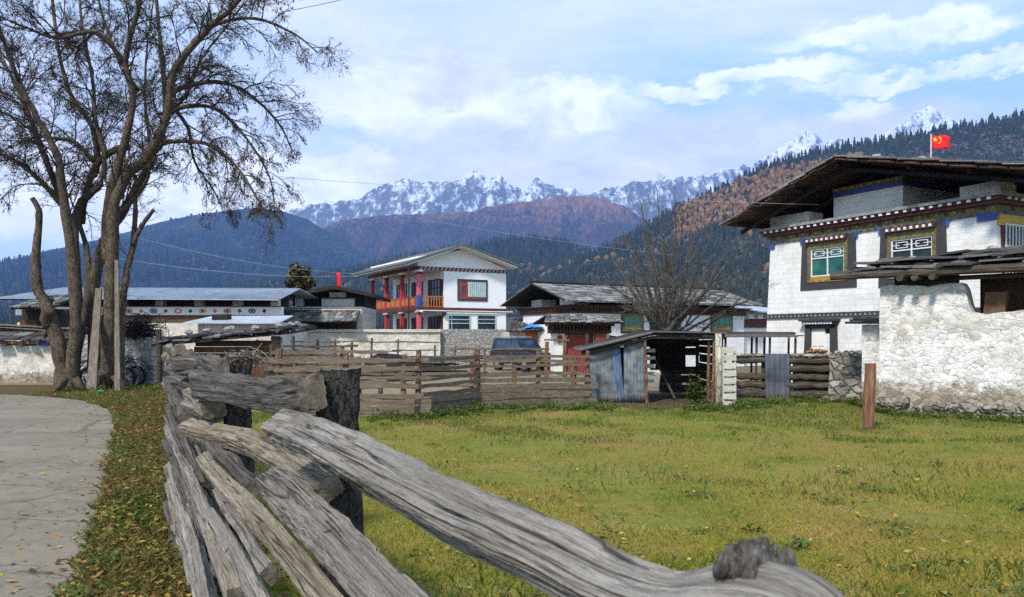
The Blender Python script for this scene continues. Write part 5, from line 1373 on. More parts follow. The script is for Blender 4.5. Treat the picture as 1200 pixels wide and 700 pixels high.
def build_car():
    h = empty('parked_car', (0, 0, 0), 0, 'dark parked off road car with its roof rack showing above the fences', 'car')
    # side outline (x forward, z up), widths per station: rounded shell
    Lc, W = 3.9, 1.66
    low = [(-1.95, .45), (-1.93, .95), (-1.85, 1.02), (1.0, 1.02), (1.75, .92), (1.95, .75), (1.95, .42)]
    m = MB(); pts = low+[(1.45, .36), (1.15, .36), (-1.1, .36), (-1.5, .36)]
    n = len(pts); vs = []; sect = [(-.5, .90), (-.47, .97), (-.38, 1.0), (.38, 1.0), (.47, .97), (.5, .90)]
    for yy_, s_ in sect:
        for x, z_ in pts: vs.append((x*(.985 if abs(yy_) > .45 else 1), yy_*W, .36+(z_-.36)*s_))
    fs = [(j*n+i, j*n+(i+1) % n, (j+1)*n+(i+1) % n, (j+1)*n+i) for j in range(len(sect)-1) for i in range(n)]
    fs += [tuple(range(n)), tuple(range((len(sect)-1)*n, len(sect)*n))[::-1]]
    m.add(vs, fs); body = m.build('body', MT['carpaint'], h)
    m = MB()
    cab = [(-1.80, 1.02), (-1.70, 1.58), (-1.5, 1.64), (.25, 1.62), (.45, 1.56), (1.0, 1.02)]
    vs = []; sect = [(-.5, 0), (-.42, 1), (.42, 1), (.5, 0)]
    n = len(cab)
    for yy_, _ in ((-.49, 0), (.49, 0)):
        for x, z_ in cab: vs.append((x, yy_*W*(1 if z_ < 1.1 else .86), z_))
    m.add(vs, [tuple(range(n)), tuple(range(n, 2*n))[::-1]]+[(i, (i+1) % n, n+(i+1) % n, n+i) for i in range(n)]); m.build('cabin', MT['carpaint'], h)
    for s_ in (-1, 1):
        for x0, x1, t0, t1 in ((-1.6, -.95, -1.58, -.95), (-.88, -.1, -.88, -.12), (-.03, .82, -.03, .36)):
            m = MB(); y0, y1 = s_*.487*W, s_*.428*W
            m.hexa([(x0, y0, 1.08), (x1, y0, 1.08), (x1, y0-s_*.03, 1.08), (x0, y0-s_*.03, 1.08), (t0, y1+s_*.012, 1.52), (t1, y1+s_*.012, 1.52), (t1, y1-s_*.03, 1.52), (t0, y1-s_*.03, 1.52)])
            m.build('side_window', MT['glass_blue'], h)
    m = MB(); m.hexa([(.93, -.66, 1.09), (.93, .66, 1.09), (.96, .66, 1.09), (.96, -.66, 1.09), (.50, -.58, 1.53), (.50, .58, 1.53), (.53, .58, 1.53), (.53, -.58, 1.53)]); m.build('windscreen', MT['glass_blue'], h)
    m = MB(); m.hexa([(-1.81, -.66, 1.1), (-1.81, .66, 1.1), (-1.78, .66, 1.1), (-1.78, -.66, 1.1), (-1.735, -.58, 1.52), (-1.735, .58, 1.52), (-1.7, .58, 1.52), (-1.7, -.58, 1.52)]); m.build('rear_window', MT['glass'], h)
    for s_ in (-.6, .6): MB().tube([(-1.5, s_, 1.70), (.2, s_, 1.68)], .025, 6).build('roof_rail', MT['chrome'], h)
    for x in (-1.22, 1.25):
        for s_ in (-1, 1):
            m = MB(); m.tube([(x, s_*.60, .34), (x, s_*.86, .34)], .34, 18); t_ = m.build('wheel', MT['tyre'], h)
            MB().tube([(x, s_*.861, .34), (x, s_*.875, .34)], .2, 14).build('rim', MT['chrome'], t_)
    for s_ in (-.62, .62):
        MB().box(-1.965, -1.93, s_-.1, s_+.1, .72, .92).build('tail_lamp', MT['lamp'], h)
        MB().box(1.90, 1.962, s_-.12, s_+.12, .62, .76).build('headlight', MT['chrome'], h)
    MB().box(-2.0, -1.93, -.75, .75, .42, .56).build('bumper', MT['blackplastic'], h); MB().box(1.93, 2.02, -.78, .78, .38, .54).build('bumper', MT['blackplastic'], h)
    return h
car = build_car(); car.location = ((611-600)/F*39.5, 39.5, -.0); car.rotation_euler = (0, 0, R(-50)); car.scale = (.86, .86, 1.0)

# ------------------------------------------------------------------ left side: outbuilding, boards, walls, plank shed
FK = Frame(-120, 29.3, (1, .0))
h = FK.root('painted_wall', 'old whitewashed wall with a yellow eave beam at the road bend', 'wall')
z = lambda px, py, yl=0: FK.loc(px, py, yl)[1]; u = FK.u
rough_wall('wall_body', u(86), .5, lambda x: z(40, 405), MT['white_old'], h, .09, .04, .05, -.05)
MB().box(0, u(84), -.05, .6, z(40, 404.8)+.04, z(40, 400)).build('eave_beam', MT['ochre'], h)
for px in (4, 23, -20, -50): MB().box(u(px)-.0, u(px)+.19, -.12, -.051, z(40, 405.5), z(40, 400.8)).build('beam_end', MT['greysheet_light'], h)
MB().box(u(45), u(58), -.11, -.051, z(40, 405), z(40, 400.8)).build('beam_end', MT['blue'], h)
m = MB(); zz0 = z(40, 399.8)
shingles(m, (-.1, -.45, zz0-.03), (u(86), -.45, zz0-.0), (u(86), 1.2, zz0+.5), (-.1, 1.2, zz0+.5), 3, 14, .05)
m.build('roof_boards', MT['shingle_dark'], h)
o = empty('board_stack', FK.world(0, 1.0, zz0), 0, 'stack of long grey boards lying aslant on the wall roof at the far left', 'boards')
for i in range(9):
    q = .09*i; MB().box(u(-60)+random.uniform(-.4, .2), u(72)+random.uniform(-.4, .3), -.3+.12*random.random()-.03*i, .3, .05+q, .05+q+.05, .03).build('board', MT['plank_grey' if i % 3 else 'log'], o)
o.rotation_euler = (0, R(3), 0)
h = FK.root('shingled_barn', 'low dark barn with a grey shingle roof behind the tree', 'barn')
z = lambda px, py, yl=6: FK.loc(px, py, yl)[1]
MB().box(u(-100), u(72, 6), 6.4, 9, 0, z(30, 362)).build('wall', MT['dark_wood'], h)
A, B, Cc, Dd = (u(-100), 5.6, z(30, 361)), (u(66, 6), 5.6, z(30, 361)), (u(64, 6), 8.2, z(30, 346, 8.2)), (u(-90), 8.2, z(30, 346, 8.2))
m = MB(); m.slab(A, B, Cc, Dd, .08); rf = m.build('roof', MT['dark_wood'], h)
m = MB(); shingles(m, A, B, Cc, Dd, 5, 22, .05); m.build('roof_boards', MT['shingle'], rf)
MB().box(u(20, 6), u(40, 6), 6.2, 6.39, z(30, 384), z(30, 375)).build('hatch', MT['brown_wood'], h)
# grey stone wall with brush right of the tree
a, rz, ln = along(86, 28.5, 190, 27)
h = empty('grey_wall', a, rz, 'grey dry stone wall behind the motorbikes and the tree', 'wall')
rough_wall('wall_body', ln, .5, lambda x: 1.72+.05*math.sin(x*3), MT['greystone'], h, .08, .05, .05)
m = MB(); random.seed(4)
for i in range(700):
    c0 = Vector((random.gauss(0, .38), random.gauss(0, .2), abs(random.gauss(.05, .38)))); d = Vector((random.gauss(0, 1), random.gauss(0, 1), random.gauss(0, .5))).normalized()*random.uniform(.1, .3)
    if c0.z > .85: continue
    m.tube([c0-d, c0+d*.1+Vector((0, 0, .04)), c0+d], [.012, .012, .006], 3, False)
o = m.build('brush_pile', MT['dark_wood']); o.location = (*[q for q in at(162, 395, 27.6)][:2], 1.66); tag(o, 'black heap of brushwood on the grey wall beside the tree', 'brushwood', kind=None)
h = empty('stone_gatepost', (*gnd(174, 452), 0), 0, 'stacked stone gatepost beside the start of the split rail fence', 'post')
for i, (c_, w_) in enumerate((('greystone', .42), ('rubble', .38), ('greystone', .40), ('rust', .36), ('white_old', .34), ('rubble', .38))):
    MB().box(-w_/2, w_/2, -w_/2, w_/2, .001+.27*i, .262+.27*i, .025).build('block', MT[c_], h)
o = MB().tube([(0, 0, -.1), (.02, 0, 1.0), (0, 0, 1.95)], [.10, .1, .09], 9).build('wooden_post', MT['log']); o.location = (*gnd(186, 455), 0); tag(o, 'dark wooden post between the stone gatepost and the split rail fence', 'post')
# plank shed in the middle left, dark board roof
FQ = Frame(190, 25, (1, -.04))
h = FQ.root('plank_shed', 'dark plank shed with loose boards and stones on its roof behind the split rail fence', 'shed')
z = lambda px, py, yl=0: FQ.loc(px, py, yl)[1]; u = FQ.u
m = MB(); planks(m, u(228), u(320), 0, .05, .0, z(270, 399), 8); m.build('plank_wall', MT['brown_wood'], h)
MB().tube([(u(324), -.05, -.1), (u(324), -.05, z(324, 394))], .15, 9).build('post', MT['fence_post'], h)
MB().tube([(u(330), .0, -.1), (u(330), 0, z(324, 397))], .04, 6).build('post', MT['pale_board'], h)
MB().tube([(u(200), .1, -.1), (u(200), .1, z(200, 402))], .09, 8).build('post', MT['log'], h)
A, B, Cc, Dd = (u(186), -.5, z(190, 404, -.5)), (u(346), -.5, z(345, 389, -.5)), (u(346), 2.4, z(345, 384, 2.4)), (u(190), 2.4, z(190, 394, 2.4))
m = MB(); m.slab(A, B, Cc, Dd, .07); rf = m.build('roof', MT['dark_wood'], h)
m = MB(); shingles(m, A, B, Cc, Dd, 4, 12, .06, 0, .5, .1); m.build('roof_boards', MT['shingle_dark'], rf)
for px0, px1, py in ((238, 256, 396), (274, 304, 393), (322, 346, 390)): MB().box(u(px0), u(px1), .1, .5, z(px0, py)-.0, z(px0, py)+.1, .01).build('white_sheet', MT['metal_roof'], rf)
sp = []
for i in range(12):
    f = random.random(); v_ = random.uniform(.1, .9); q = Vector(A).lerp(Vector(B), f).lerp(Vector(Dd).lerp(Vector(Cc), f), v_); sp.append((FQ.world(q.x, q.y, q.z+.2), random.uniform(.08, .15)))
stones_on('dark grey stone lying on the plank shed roof', sp, 'stones on the plank shed roof')
MB().box(0, 0, 0, 0, 0, 0) if False else None
m = MB()
o = empty('timber_stack', FQ.world(u(326), -1.1, 0), R(8), 'stack of rough grey timber beside the brown shed post', 'timber')
for i in range(5):
    for k in range(2): MB().box(-.1+.02*i, 1.35+random.uniform(-.3, .2), .28*k, .28*k+.24, .03+.2*i, .2+.2*i, .03).build('beam', MT['log'], o)

# ------------------------------------------------------------------ motorbikes behind the tree, props, bottle
def build_bike():
    h = empty('motorbike', (0, 0, 0))
    for x in (-.68, .68):
        rim = []; t_ = None
        m = MB(); n, k_ = 28, 8
        for i in range(n):
            for j in range(k_):
                q, w_ = 2*math.pi*i/n, 2*math.pi*j/k_; rr = .31+.052*math.cos(w_)
                m.v.append((x+rr*math.cos(q), .05*math.sin(w_), .36+rr*math.sin(q)))
        for i in range(n):
            for j in range(k_): m.f.append([i*k_+j, i*k_+(j+1) % k_, ((i+1) % n)*k_+(j+1) % k_, ((i+1) % n)*k_+j]); m.mi.append(0)
        wl = m.build('wheel', MT['tyre'], h, True)
        m = MB()
        m.disc(x, .36, .27, .27, -.02, 24, .90, .04); m.build('rim', MT['chrome'], wl)
        m = MB(); m.tube([(x, -.06, .36), (x, .06, .36)], .06, 10)
        for i in range(16):
            q = 2*math.pi*i/16; m.tube([(x, .02*(-1)**i, .36), (x+.255*math.cos(q), 0, .36+.255*math.sin(q))], .006, 4, False)
        m.build('spokes', MT['chrome'], wl)
        pts = []
        for i in range(9):
            q = R(20+ (115 if x > 0 else 130)*i/8) if x > 0 else R(30+130*i/8); rr = .50
            pts.append((x+rr*math.cos(q), rr*math.sin(q)+.42))
        m = MB()
        for a, b_ in zip(pts[:-1], pts[1:]): m.hexa([(a[0], -.07, a[1]), (b_[0], -.07, b_[1]), (b_[0], .07, b_[1]), (a[0], .07, a[1]), (a[0], -.05, a[1]+.025), (b_[0], -.05, b_[1]+.025), (b_[0], .05, b_[1]+.025), (a[0], .05, a[1]+.025)])
        m.build('mudguard', MT['blackplastic'], h)
    m = MB()
    for s_ in (-.1, .1): m.tube([(.68, s_, .36), (.42, s_, 1.0)], .03, 7); m.tube([(-.68, s_, .36), (-.1, s_, .42)], .025, 6)
    m.build('fork', MT['chrome'], h)
    m = MB(); m.tube([(.45, 0, .9), (.2, 0, .75), (-.25, 0, .72), (-.6, 0, .78)], .035, 7); m.tube([(.42, 0, .85), (.15, 0, .4), (-.2, 0, .36), (-.3, 0, .72)], .03, 7); m.build('frame', MT['bike_blue'], h)
    m = MB(); m.box(-.15, .2, -.12, .12, .32, .62, .02); m.build('engine', MT['chrome'], h)
    m = MB(); m.hexa([(-.05, -.11, .74), (.4, -.12, .78), (.4, .12, .78), (-.05, .11, .74), (.0, -.09, .95), (.36, -.1, 1.0), (.36, .1, 1.0), (0, .09, .95)]); m.build('tank', MT['bike_blue'], h)
    m = MB(); m.hexa([(-.75, -.09, .82), (.0, -.12, .76), (.0, .12, .76), (-.75, .09, .82), (-.72, -.08, .92), (0, -.1, .86), (0, .1, .86), (-.72, .08, .92)]); m.build('seat', MT['blackplastic'], h)
    m = MB(); m.tube([(.36, -.36, 1.06), (.41, -.1, 1.02), (.41, .1, 1.02), (.36, .36, 1.06)], .018, 6); m.build('handlebar', MT['blackplastic'], h)
    m = MB(); m.box(.46, .60, -.09, .09, .84, 1.02, .02); m.build('headlight', MT['chrome'], h)
    return h
bk = build_bike(); gx, gy = gnd(63, 460); bk.location = (gx+.70, 26.0, 0); bk.rotation_euler = (0, 0, R(172)); tag(bk, 'motorbike leaning behind the left stems with its front wheel showing left of them', 'motorbike', 'motorbikes behind the big tree')
b2 = copy_tree(bk); b2.location = ((157-600)/F*26.9-.66, 26.9, 0); b2.rotation_euler = (0, 0, R(6)); tag(b2, 'blue framed motorbike with its wheel showing right of the propped plank', 'motorbike')
for (p0, p1, w_, lab) in (((107, 459, 24.0), (116, 338, 24.9), .30, 'wide grey plank leaning steeply against the left side of the tree'), ((138, 457, 24.0), (137, 305, 24.7), .17, 'narrow grey plank propped upright against the right side of the tree')):
    a = Vector((*gnd(p0[0], 395+EYE*F/p0[2]), 0)); b_ = at(*p1)
    d = b_-a; o = MB()
    n = 8; pts = []
    for k in range(n+1):
        f = k/n; c0 = d*f; w0 = w_*(1-.35*f)*(1+.06*math.sin(k*2.3))
        pts += [(c0.x-w0/2, c0.y-.035, c0.z), (c0.x+w0/2, c0.y-.035, c0.z), (c0.x+w0/2, c0.y+.035, c0.z), (c0.x-w0/2, c0.y+.035, c0.z)]
    o.add(pts, [(k*4+e, k*4+(e+1) % 4, (k+1)*4+(e+1) % 4, (k+1)*4+e) for k in range(n) for e in range(4)]+[(3, 2, 1, 0), (4*n, 4*n+1, 4*n+2, 4*n+3)])
    o = o.build('propped_plank', MT['plank_grey']); o.location = a; tag(o, lab, 'plank')
o = MB(); o.tube([(-.14, 0, .06), (.06, 0, .06), (.10, 0, .06), (.14, 0, .06)], [.055, .055, .022, .02], 10); b = o.build('plastic_bottle', MT['bottle'], None, True); b.location = (*gnd(118, 461.5), 0.01); b.rotation_euler = (0, R(-8), R(-25))
tag(b, 'crushed green plastic bottle lying in the leaves under the tree', 'bottle')

# ------------------------------------------------------------------ overhead cables
def cable(label, p0, p1, sag, r_, mat):
    a, b_ = at(*p0), at(*p1); pts = []
    for i in range(25):
        f = i/24; q = a.lerp(b_, f); q.z -= sag*4*f*(1-f); pts.append(q)
    tag(MB().tube(pts, r_, 4).build('overhead_cable', MT[mat]), label, 'cable')
cable('thin overhead cable crossing the snow peaks towards the large house roof', (300, 205, 30), (960, 240, 26), .15, .007, 'wire_pale')
cable('thin overhead cable slanting down across the brown mountain', (380, 235, 40), (800, 300, 44), .25, .008, 'wire_pale')
cable('upper of two cables running from the tree to the balcony house eave', (100, 262, 40), (418, 321, 54), .5, .011, 'wire_pale')
cable('lower of two cables running from the tree to the balcony house eave', (120, 300, 44), (420, 324, 54), .4, .011, 'wire_pale')
cable('dark cable running right from the balcony house gable', (607, 316, 55), (760, 298, 48), .2, .012, 'wire')
cable('dark cable reaching into the sky from the top of the tree', (330, 14, 30), (470, -20, 34), .1, .012, 'wire')
# ------------------------------------------------------------------ split rail fence in the foreground
random.seed(99); rng = np.random.default_rng(99)
def sweep(name, C0, hv, hd, A1, A2, mat, parent, N=110, M_=48, pw=7.0, rough=.10, groove=.035, seed=0, chips=.12, bark_=False, endmat=None):
    """a hewn timber: section axes A1/A2 per station, an uneven squarish section with splits along the grain"""
    C0 = np.array(C0, float); k = np.linspace(0, 1, len(C0)); t = np.linspace(0, 1, N)
    def sm(a):
        a = np.asarray(a, float)
        f = t*(len(k)-1); i = np.clip(f.astype(int), 0, len(k)-2); u_ = (f-i)
        if a.ndim == 2: u_ = u_[:, None]
        p0 = a[np.maximum(i-1, 0)]; p1 = a[i]; p2 = a[i+1]; p3 = a[np.minimum(i+2, len(a)-1)]
        return .5*((2*p1)+(-p0+p2)*u_+(2*p0-5*p1+4*p2-p3)*u_**2+(-p0+3*p1-3*p2+p3)*u_**3)
    Cc = sm(C0); HV = sm(np.array(hv)); HD = sm(np.array(hd)); a1 = sm(np.array(A1, float)); a2 = sm(np.array(A2, float))
    a1 /= np.linalg.norm(a1, axis=1)[:, None]; a2 /= np.linalg.norm(a2, axis=1)[:, None]
    s_ = np.concatenate([[0], np.cumsum(np.linalg.norm(np.diff(Cc, axis=0), axis=1))])
    q = np.linspace(0, 2*np.pi, M_, endpoint=False)
    c_, d_ = np.cos(q), np.sin(q); rad = (np.abs(c_)**pw+np.abs(d_)**pw)**(-1/pw)
    S, Q = np.meshgrid(s_, q, indexing='ij'); sz = float(np.mean(HV)); 
    cq, sq = np.cos(Q), np.sin(Q); so = seed*13.7
    n_lo = fbm(np.stack([S.ravel()*2.2+so, (cq*1.1).ravel(), (sq*1.1+so).ravel()], 1), 4).reshape(S.shape)
    n_md = fbm(np.stack([S.ravel()*7+so, (cq*2.6).ravel(), (sq*2.6+so).ravel()], 1), 4).reshape(S.shape)
    n_gr = ridged(np.stack([S.ravel()*(7 if bark_ else 1.6)+so, (cq*(5 if bark_ else 9)).ravel()+3, (sq*(5 if bark_ else 9)).ravel()], 1), 4).reshape(S.shape)
    n_md = n_md*.45+np.round(n_md*7)/7*.55            # split faces with small steps
    g = 1+rough*2.2*n_lo+chips*1.6*n_md-groove*3.2*np.clip(n_gr-.62, 0, 1)*3
    rs_ = np.random.default_rng(int(seed*17+3))
    if not bark_:
        for _ in range(11):                          # drying cracks: narrow, deep, wandering along the grain
            q0 = rs_.uniform(0, 2*np.pi); a0 = rs_.uniform(-.1, .75); a1_ = a0+rs_.uniform(.15, .5); tt = np.linspace(0, 1, N)[:, None]
            wv_ = q0+.10*np.sin(tt*9+q0)+.25*(tt-a0)*rs_.uniform(-1, 1)
            dq = np.abs((Q-wv_+np.pi) % (2*np.pi)-np.pi); wd = 2*np.pi/M_*1.1
            env = np.clip((tt-a0)*12, 0, 1)*np.clip((a1_-tt)*12, 0, 1)
            g = g-rs_.uniform(.10, .28)*env*np.clip(1-dq/wd, 0, 1)
        for _ in range(3):                           # a flake split off one face
            q0 = rs_.uniform(0, 2*np.pi); a0 = rs_.uniform(0, .9); ln_ = rs_.uniform(.05, .2); tt = np.linspace(0, 1, N)[:, None]
            dq = np.abs((Q-q0+np.pi) % (2*np.pi)-np.pi)
            g = g-.09*((tt > a0) & (tt < a0+ln_+.04*np.sin(Q*5)) & (dq < rs_.uniform(.4, .9)))
    R1 = rad[None, :]*c_[None, :]*g; R2 = rad[None, :]*d_[None, :]*g
    V = Cc[:, None, :]+a1[:, None, :]*(HV[:, None]*R1)[..., None]+a2[:, None, :]*(HD[:, None]*R2)[..., None]
    tg = np.gradient(Cc, axis=0); tg /= np.linalg.norm(tg, axis=1)[:, None]
    # ragged ends
    for e, sg in ((0, -1), (-1, 1)):
        rg = fbm(np.stack([cq[e]*2.5+so, sq[e]*2.5, np.zeros(M_)+e], 1), 3)
        V[e] += tg[e]*(rg*.5*sz*sg)[:, None]; 
    idx = np.arange(N*M_).reshape(N, M_); jn = np.roll(idx, -1, axis=1)
    f = np.stack([idx[:-1], idx[1:], jn[1:], jn[:-1]], -1).reshape(-1, 4)
    per = Q/(2*np.pi)*(2*np.pi*sz*1.1)
    verts = list(V.reshape(-1, 3)); faces = [list(x) for x in f]
    U = (S+seed*3.3); W = per+seed*1.7
    uv = []
    perfull = 2*np.pi*sz*1.1
    for i, j in np.ndindex(N-1, M_):
        w0, w1 = W[i, j], W[i, j]+perfull/M_
        uv += [(U[i, j], w0), (U[i+1, j], w0), (U[i+1, j], w1), (U[i, j], w1)]
    for e, sg in ((0, -1), (-1, 1)):
        ring = list(idx[e]); n0 = len(verts)
        mid = V[e].mean(axis=0); rr = [mid+(V[e, j]-mid)*.5-tg[e]*np.dot((V[e, j]-mid)*.5, tg[e])+tg[e]*sz*.02*sg for j in range(M_)]
        verts += rr; cidx = len(verts); verts.append(mid+tg[e]*sz*.03*sg)
        for j in range(M_):
            j2 = (j+1) % M_
            a, b_ = (ring[j], ring[j2]) if sg > 0 else (ring[j2], ring[j])
            c1, c2 = (n0+j2, n0+j) if sg > 0 else (n0+j, n0+j2)
            faces.append([a, b_, c1, c2]); faces.append([c2, c1, cidx])
            aa = .1*j/M_; uv += [(aa+seed, 0), (aa+seed, .03), (aa+seed+.02, .03), (aa+seed+.02, 0)]+[(aa+seed, .1), (aa+seed, .14), (aa+seed+.01, .12)]
    # faces wind outwards or not: let the mesh decide
    me = bpy.data.meshes.new(name); me.from_pydata([tuple(x) for x in verts], [], faces); me.materials.append(mat); me.materials.append(MT['end_grain'])
    me.polygons.foreach_set('material_index', [0]*((N-1)*M_)+[1]*(len(faces)-(N-1)*M_))
    l = me.uv_layers.new(name='UVMap'); l.data.foreach_set('uv', np.array(uv, np.float32).ravel())
    me.polygons.foreach_set('use_smooth', [True]*((N-1)*M_)+[False]*(len(faces)-(N-1)*M_))
    me.update()
    import bmesh
    bm = bmesh.new(); bm.from_mesh(me); bmesh.ops.recalc_face_normals(bm, faces=bm.faces); bm.to_mesh(me); bm.free()
    try: me.set_sharp_from_angle(angle=R(38))
    except Exception: pass
    o = bpy.data.objects.new(name, me); C.objects.link(o)
    if parent: o.parent = parent
    return o
def rail(spec, mat, parent, roll=25, ratio=1.0, seed=0, name='rail', label=None, **kw):
    """spec: (px, py, apparent thickness in px, distance) along the timber"""
    Cs = [np.array(at(a, b_, d)) for a, b_, t, d in spec]; n = len(Cs); A1 = []; A2 = []; hv = []; hd = []
    r_ = R(roll); fit = 1/(abs(math.cos(r_))+abs(math.sin(r_))*ratio)
    for i in range(n):
        tg = Vector(Cs[min(i+1, n-1)]-Cs[max(i-1, 0)]).normalized()
        up = (Vector((0, 0, 1))-tg*tg.z).normalized(); sd_ = tg.cross(up)
        if sd_.x > 0: sd_ = -sd_
        ru = up*math.cos(r_)+sd_*math.sin(r_); rs = sd_*math.cos(r_)-up*math.sin(r_)
        A1.append(tuple(ru)); A2.append(tuple(rs)); h_ = spec[i][2]/2/F*spec[i][3]*fit
        hv.append(h_); hd.append(h_*ratio)
    o = sweep(name, Cs, hv, hd, A1, A2, mat, parent, seed=seed, **kw)
    if label: o['label'] = label
    return o
fence = empty('split_rail_fence', (0, 0, 0), 0, 'grey weathered split rail fence running from the foreground beside the road to the tree', 'fence')
Wd, Wt, Wk = MT['weathered'], MT['weathered_tan'], MT['weathered_dark']
topA = rail([(327, 499, 46, 2.85), (345, 505, 52, 2.6), (372, 516, 56, 2.3), (430, 545, 66, 1.72), (480, 571, 72, 1.43), (540, 603, 78, 1.2), (600, 630, 84, 1.03), (660, 657, 90, .92), (720, 688, 98, .83), (790, 712, 106, .74), (845, 714, 122, .68), (900, 718, 132, .635), (950, 734, 122, .595), (1000, 770, 112, .56), (1090, 820, 110, .51)],
     Wd, fence, 38, 1.25, 1, N=300, M_=88, groove=.05, label='thick pale top rail sweeping to the near right, ending in a knotted lump')
rail([(320, 567, 46, 3.0), (340, 584, 56, 2.7), (370, 612, 62, 2.25), (398, 640, 68, 1.96), (440, 684, 74, 1.65), (490, 737, 82, 1.4), (560, 810, 90, 1.15), (650, 900, 100, .95)], Wd, fence, 22, .9, 2, N=220, M_=80, groove=.05, label='broad grey rail with a dark knot hole')
rail([(220, 501, 24, 6.2), (250, 508, 28, 5.6), (287, 517, 32, 4.8), (334, 541, 36, 3.5), (365, 561, 40, 2.95), (388, 572, 36, 2.72)], Wt, fence, 30, 1.1, 3, N=160, M_=64)
rail([(239, 539, 22, 5.1), (262, 566, 27, 4.4), (285, 590, 32, 3.9), (321, 628, 38, 3.0), (366, 684, 44, 2.35), (405, 730, 46, 2.05)], Wt, fence, 28, 1.0, 4, N=160, M_=64)
rail([(247, 603, 18, 5.0), (262, 625, 21, 4.5), (280, 655, 25, 4.0), (302, 696, 28, 3.5), (330, 748, 30, 3.1)], Wd, fence, 40, 1.2, 5, N=110)
rail([(220, 552, 16, 6.3), (232, 580, 18, 5.8), (248, 625, 22, 5.2), (262, 665, 24, 4.5), (278, 712, 26, 4.1)], Wd, fence, 20, 1.1, 6, N=110)
rail([(199, 548, 17, 7.5), (214, 592, 21, 6.5), (228, 640, 26, 5.6), (240, 700, 30, 4.6), (248, 745, 30, 4.3)], Wd, fence, 35, 1.0, 7, N=110)
rail([(196, 568, 8, 7.8), (205, 600, 13, 7), (213, 632, 14, 6.6), (224, 665, 14, 6)], Wt, fence, 20, .8, 8, N=70)
rail([(199, 490, 17, 8.0), (212, 515, 18, 7.2), (228, 548, 20, 6.4), (238, 570, 16, 6.0)], Wk, fence, 30, 1.0, 9, N=70)
rail([(204, 512, 15, 8.2), (218, 545, 16, 7.0), (234, 577, 18, 6.3), (250, 612, 20, 5.6)], Wd, fence, 45, 1.1, 10, N=80)
rail([(234, 451, 34, 5.7), (270, 456, 36, 4.9), (300, 461, 40, 4.2), (335, 463, 46, 3.45), (352, 462, 48, 3.15), (366, 460, 48, 2.97)], Wk, fence, 8, .75, 11, N=160, M_=52, label='dark split plank laid along the top of the posts')
rail([(210, 428, 24, 7.4), (245, 430, 26, 6.6), (283, 433, 20, 6.0)], Wk, fence, 12, .9, 12, N=70)
rail([(219, 474, 18, 7.0), (240, 479, 26, 6.3), (256, 485, 24, 5.9)], Wd, fence, 35, 1.2, 13, N=60)
rail([(228, 497, 8, 6.5), (240, 494, 10, 6.3), (252, 494, 8, 6.1)], Wd, fence, 40, 1.6, 14, N=40)
rail([(205, 445, 18, 8.8), (222, 450, 24, 7.6), (236, 458, 22, 7.0)], Wk, fence, 20, 1.0, 15, N=50)
rs2 = random.Random(77); sd0 = 70
for (pxa, pya, Ya, pxb, pyb, Yb, tk) in ((203, 470, 9.0, 232, 512, 6.3, .15), (198, 455, 10.0, 222, 486, 7.0, .16), (197, 520, 8.4, 224, 588, 6.0, .14), (202, 545, 8.0, 236, 606, 5.7, .13), (232, 585, 5.9, 282, 700, 3.9, .12), (206, 610, 7.0, 232, 690, 4.9, .13),
                                         (244, 520, 5.6, 300, 575, 4.0, .13), (196, 500, 9.5, 212, 548, 7.4, .14), (216, 560, 6.6, 262, 668, 4.4, .12), (256, 575, 5.0, 318, 672, 3.3, .10), (199, 432, 10.5, 226, 446, 8.0, .17), (196, 590, 7.6, 214, 660, 5.7, .12)):
    n_ = 5; sp_ = []
    for i in range(n_):
        f = i/(n_-1); Y = 1/((1-f)/Ya+f/Yb); sp_.append((pxa+(pxb-pxa)*f+rs2.uniform(-2, 2), pya+(pyb-pya)*f+rs2.uniform(-2, 2), tk*rs2.uniform(.85, 1.15)*F/Y, Y+.12))
    sd0 += 1; rail(sp_, rs2.choice((Wd, Wk, Wk, Wt)), fence, rs2.uniform(5, 45), rs2.uniform(.7, 1.2), sd0, N=90, M_=44)
# posts
def post(px, Y, wpx, top_py, mat, seed, base=-.15, ratio=.95, bark_=True, **kw):
    zt = EYE+(HZ-top_py)/F*Y; x = (px-600)/F*Y; hw = wpx/2/F*Y/1.1
    n = 6; Cs = [(x+.012*math.sin(i*1.7+seed), Y, base+(zt-base)*i/n) for i in range(n+1)]
    rz = R(24)
    a1 = (math.cos(rz), math.sin(rz), 0); a2 = (-math.sin(rz), math.cos(rz), 0); f = 1/(math.cos(rz)+math.sin(rz)*ratio)*1.12
    return sweep('post', Cs, [hw*f*(1.02-.02*i) for i in range(n+1)], [hw*f*ratio]*(n+1), [a1]*(n+1), [a2]*(n+1), mat, fence, N=130, M_=60, pw=4.2, rough=.05, chips=.08, groove=.05, seed=seed, bark_=bark_)
post(398, 3.12, 68, 433, MT['oldpost'], 21)
post(280, 6.0, 42, 417, MT['oldpost'], 22)
far_posts = [(236, 9.0, 30, 420), (229, 12.0, 22, 416), (219, 15.2, 18, 412), (211, 18.5, 15, 410), (205, 21.5, 13, 409)]
for k, (px, Y, w0, tp_) in enumerate(far_posts): post(px, Y, w0, tp_, MT['oldpost'], 23+k)
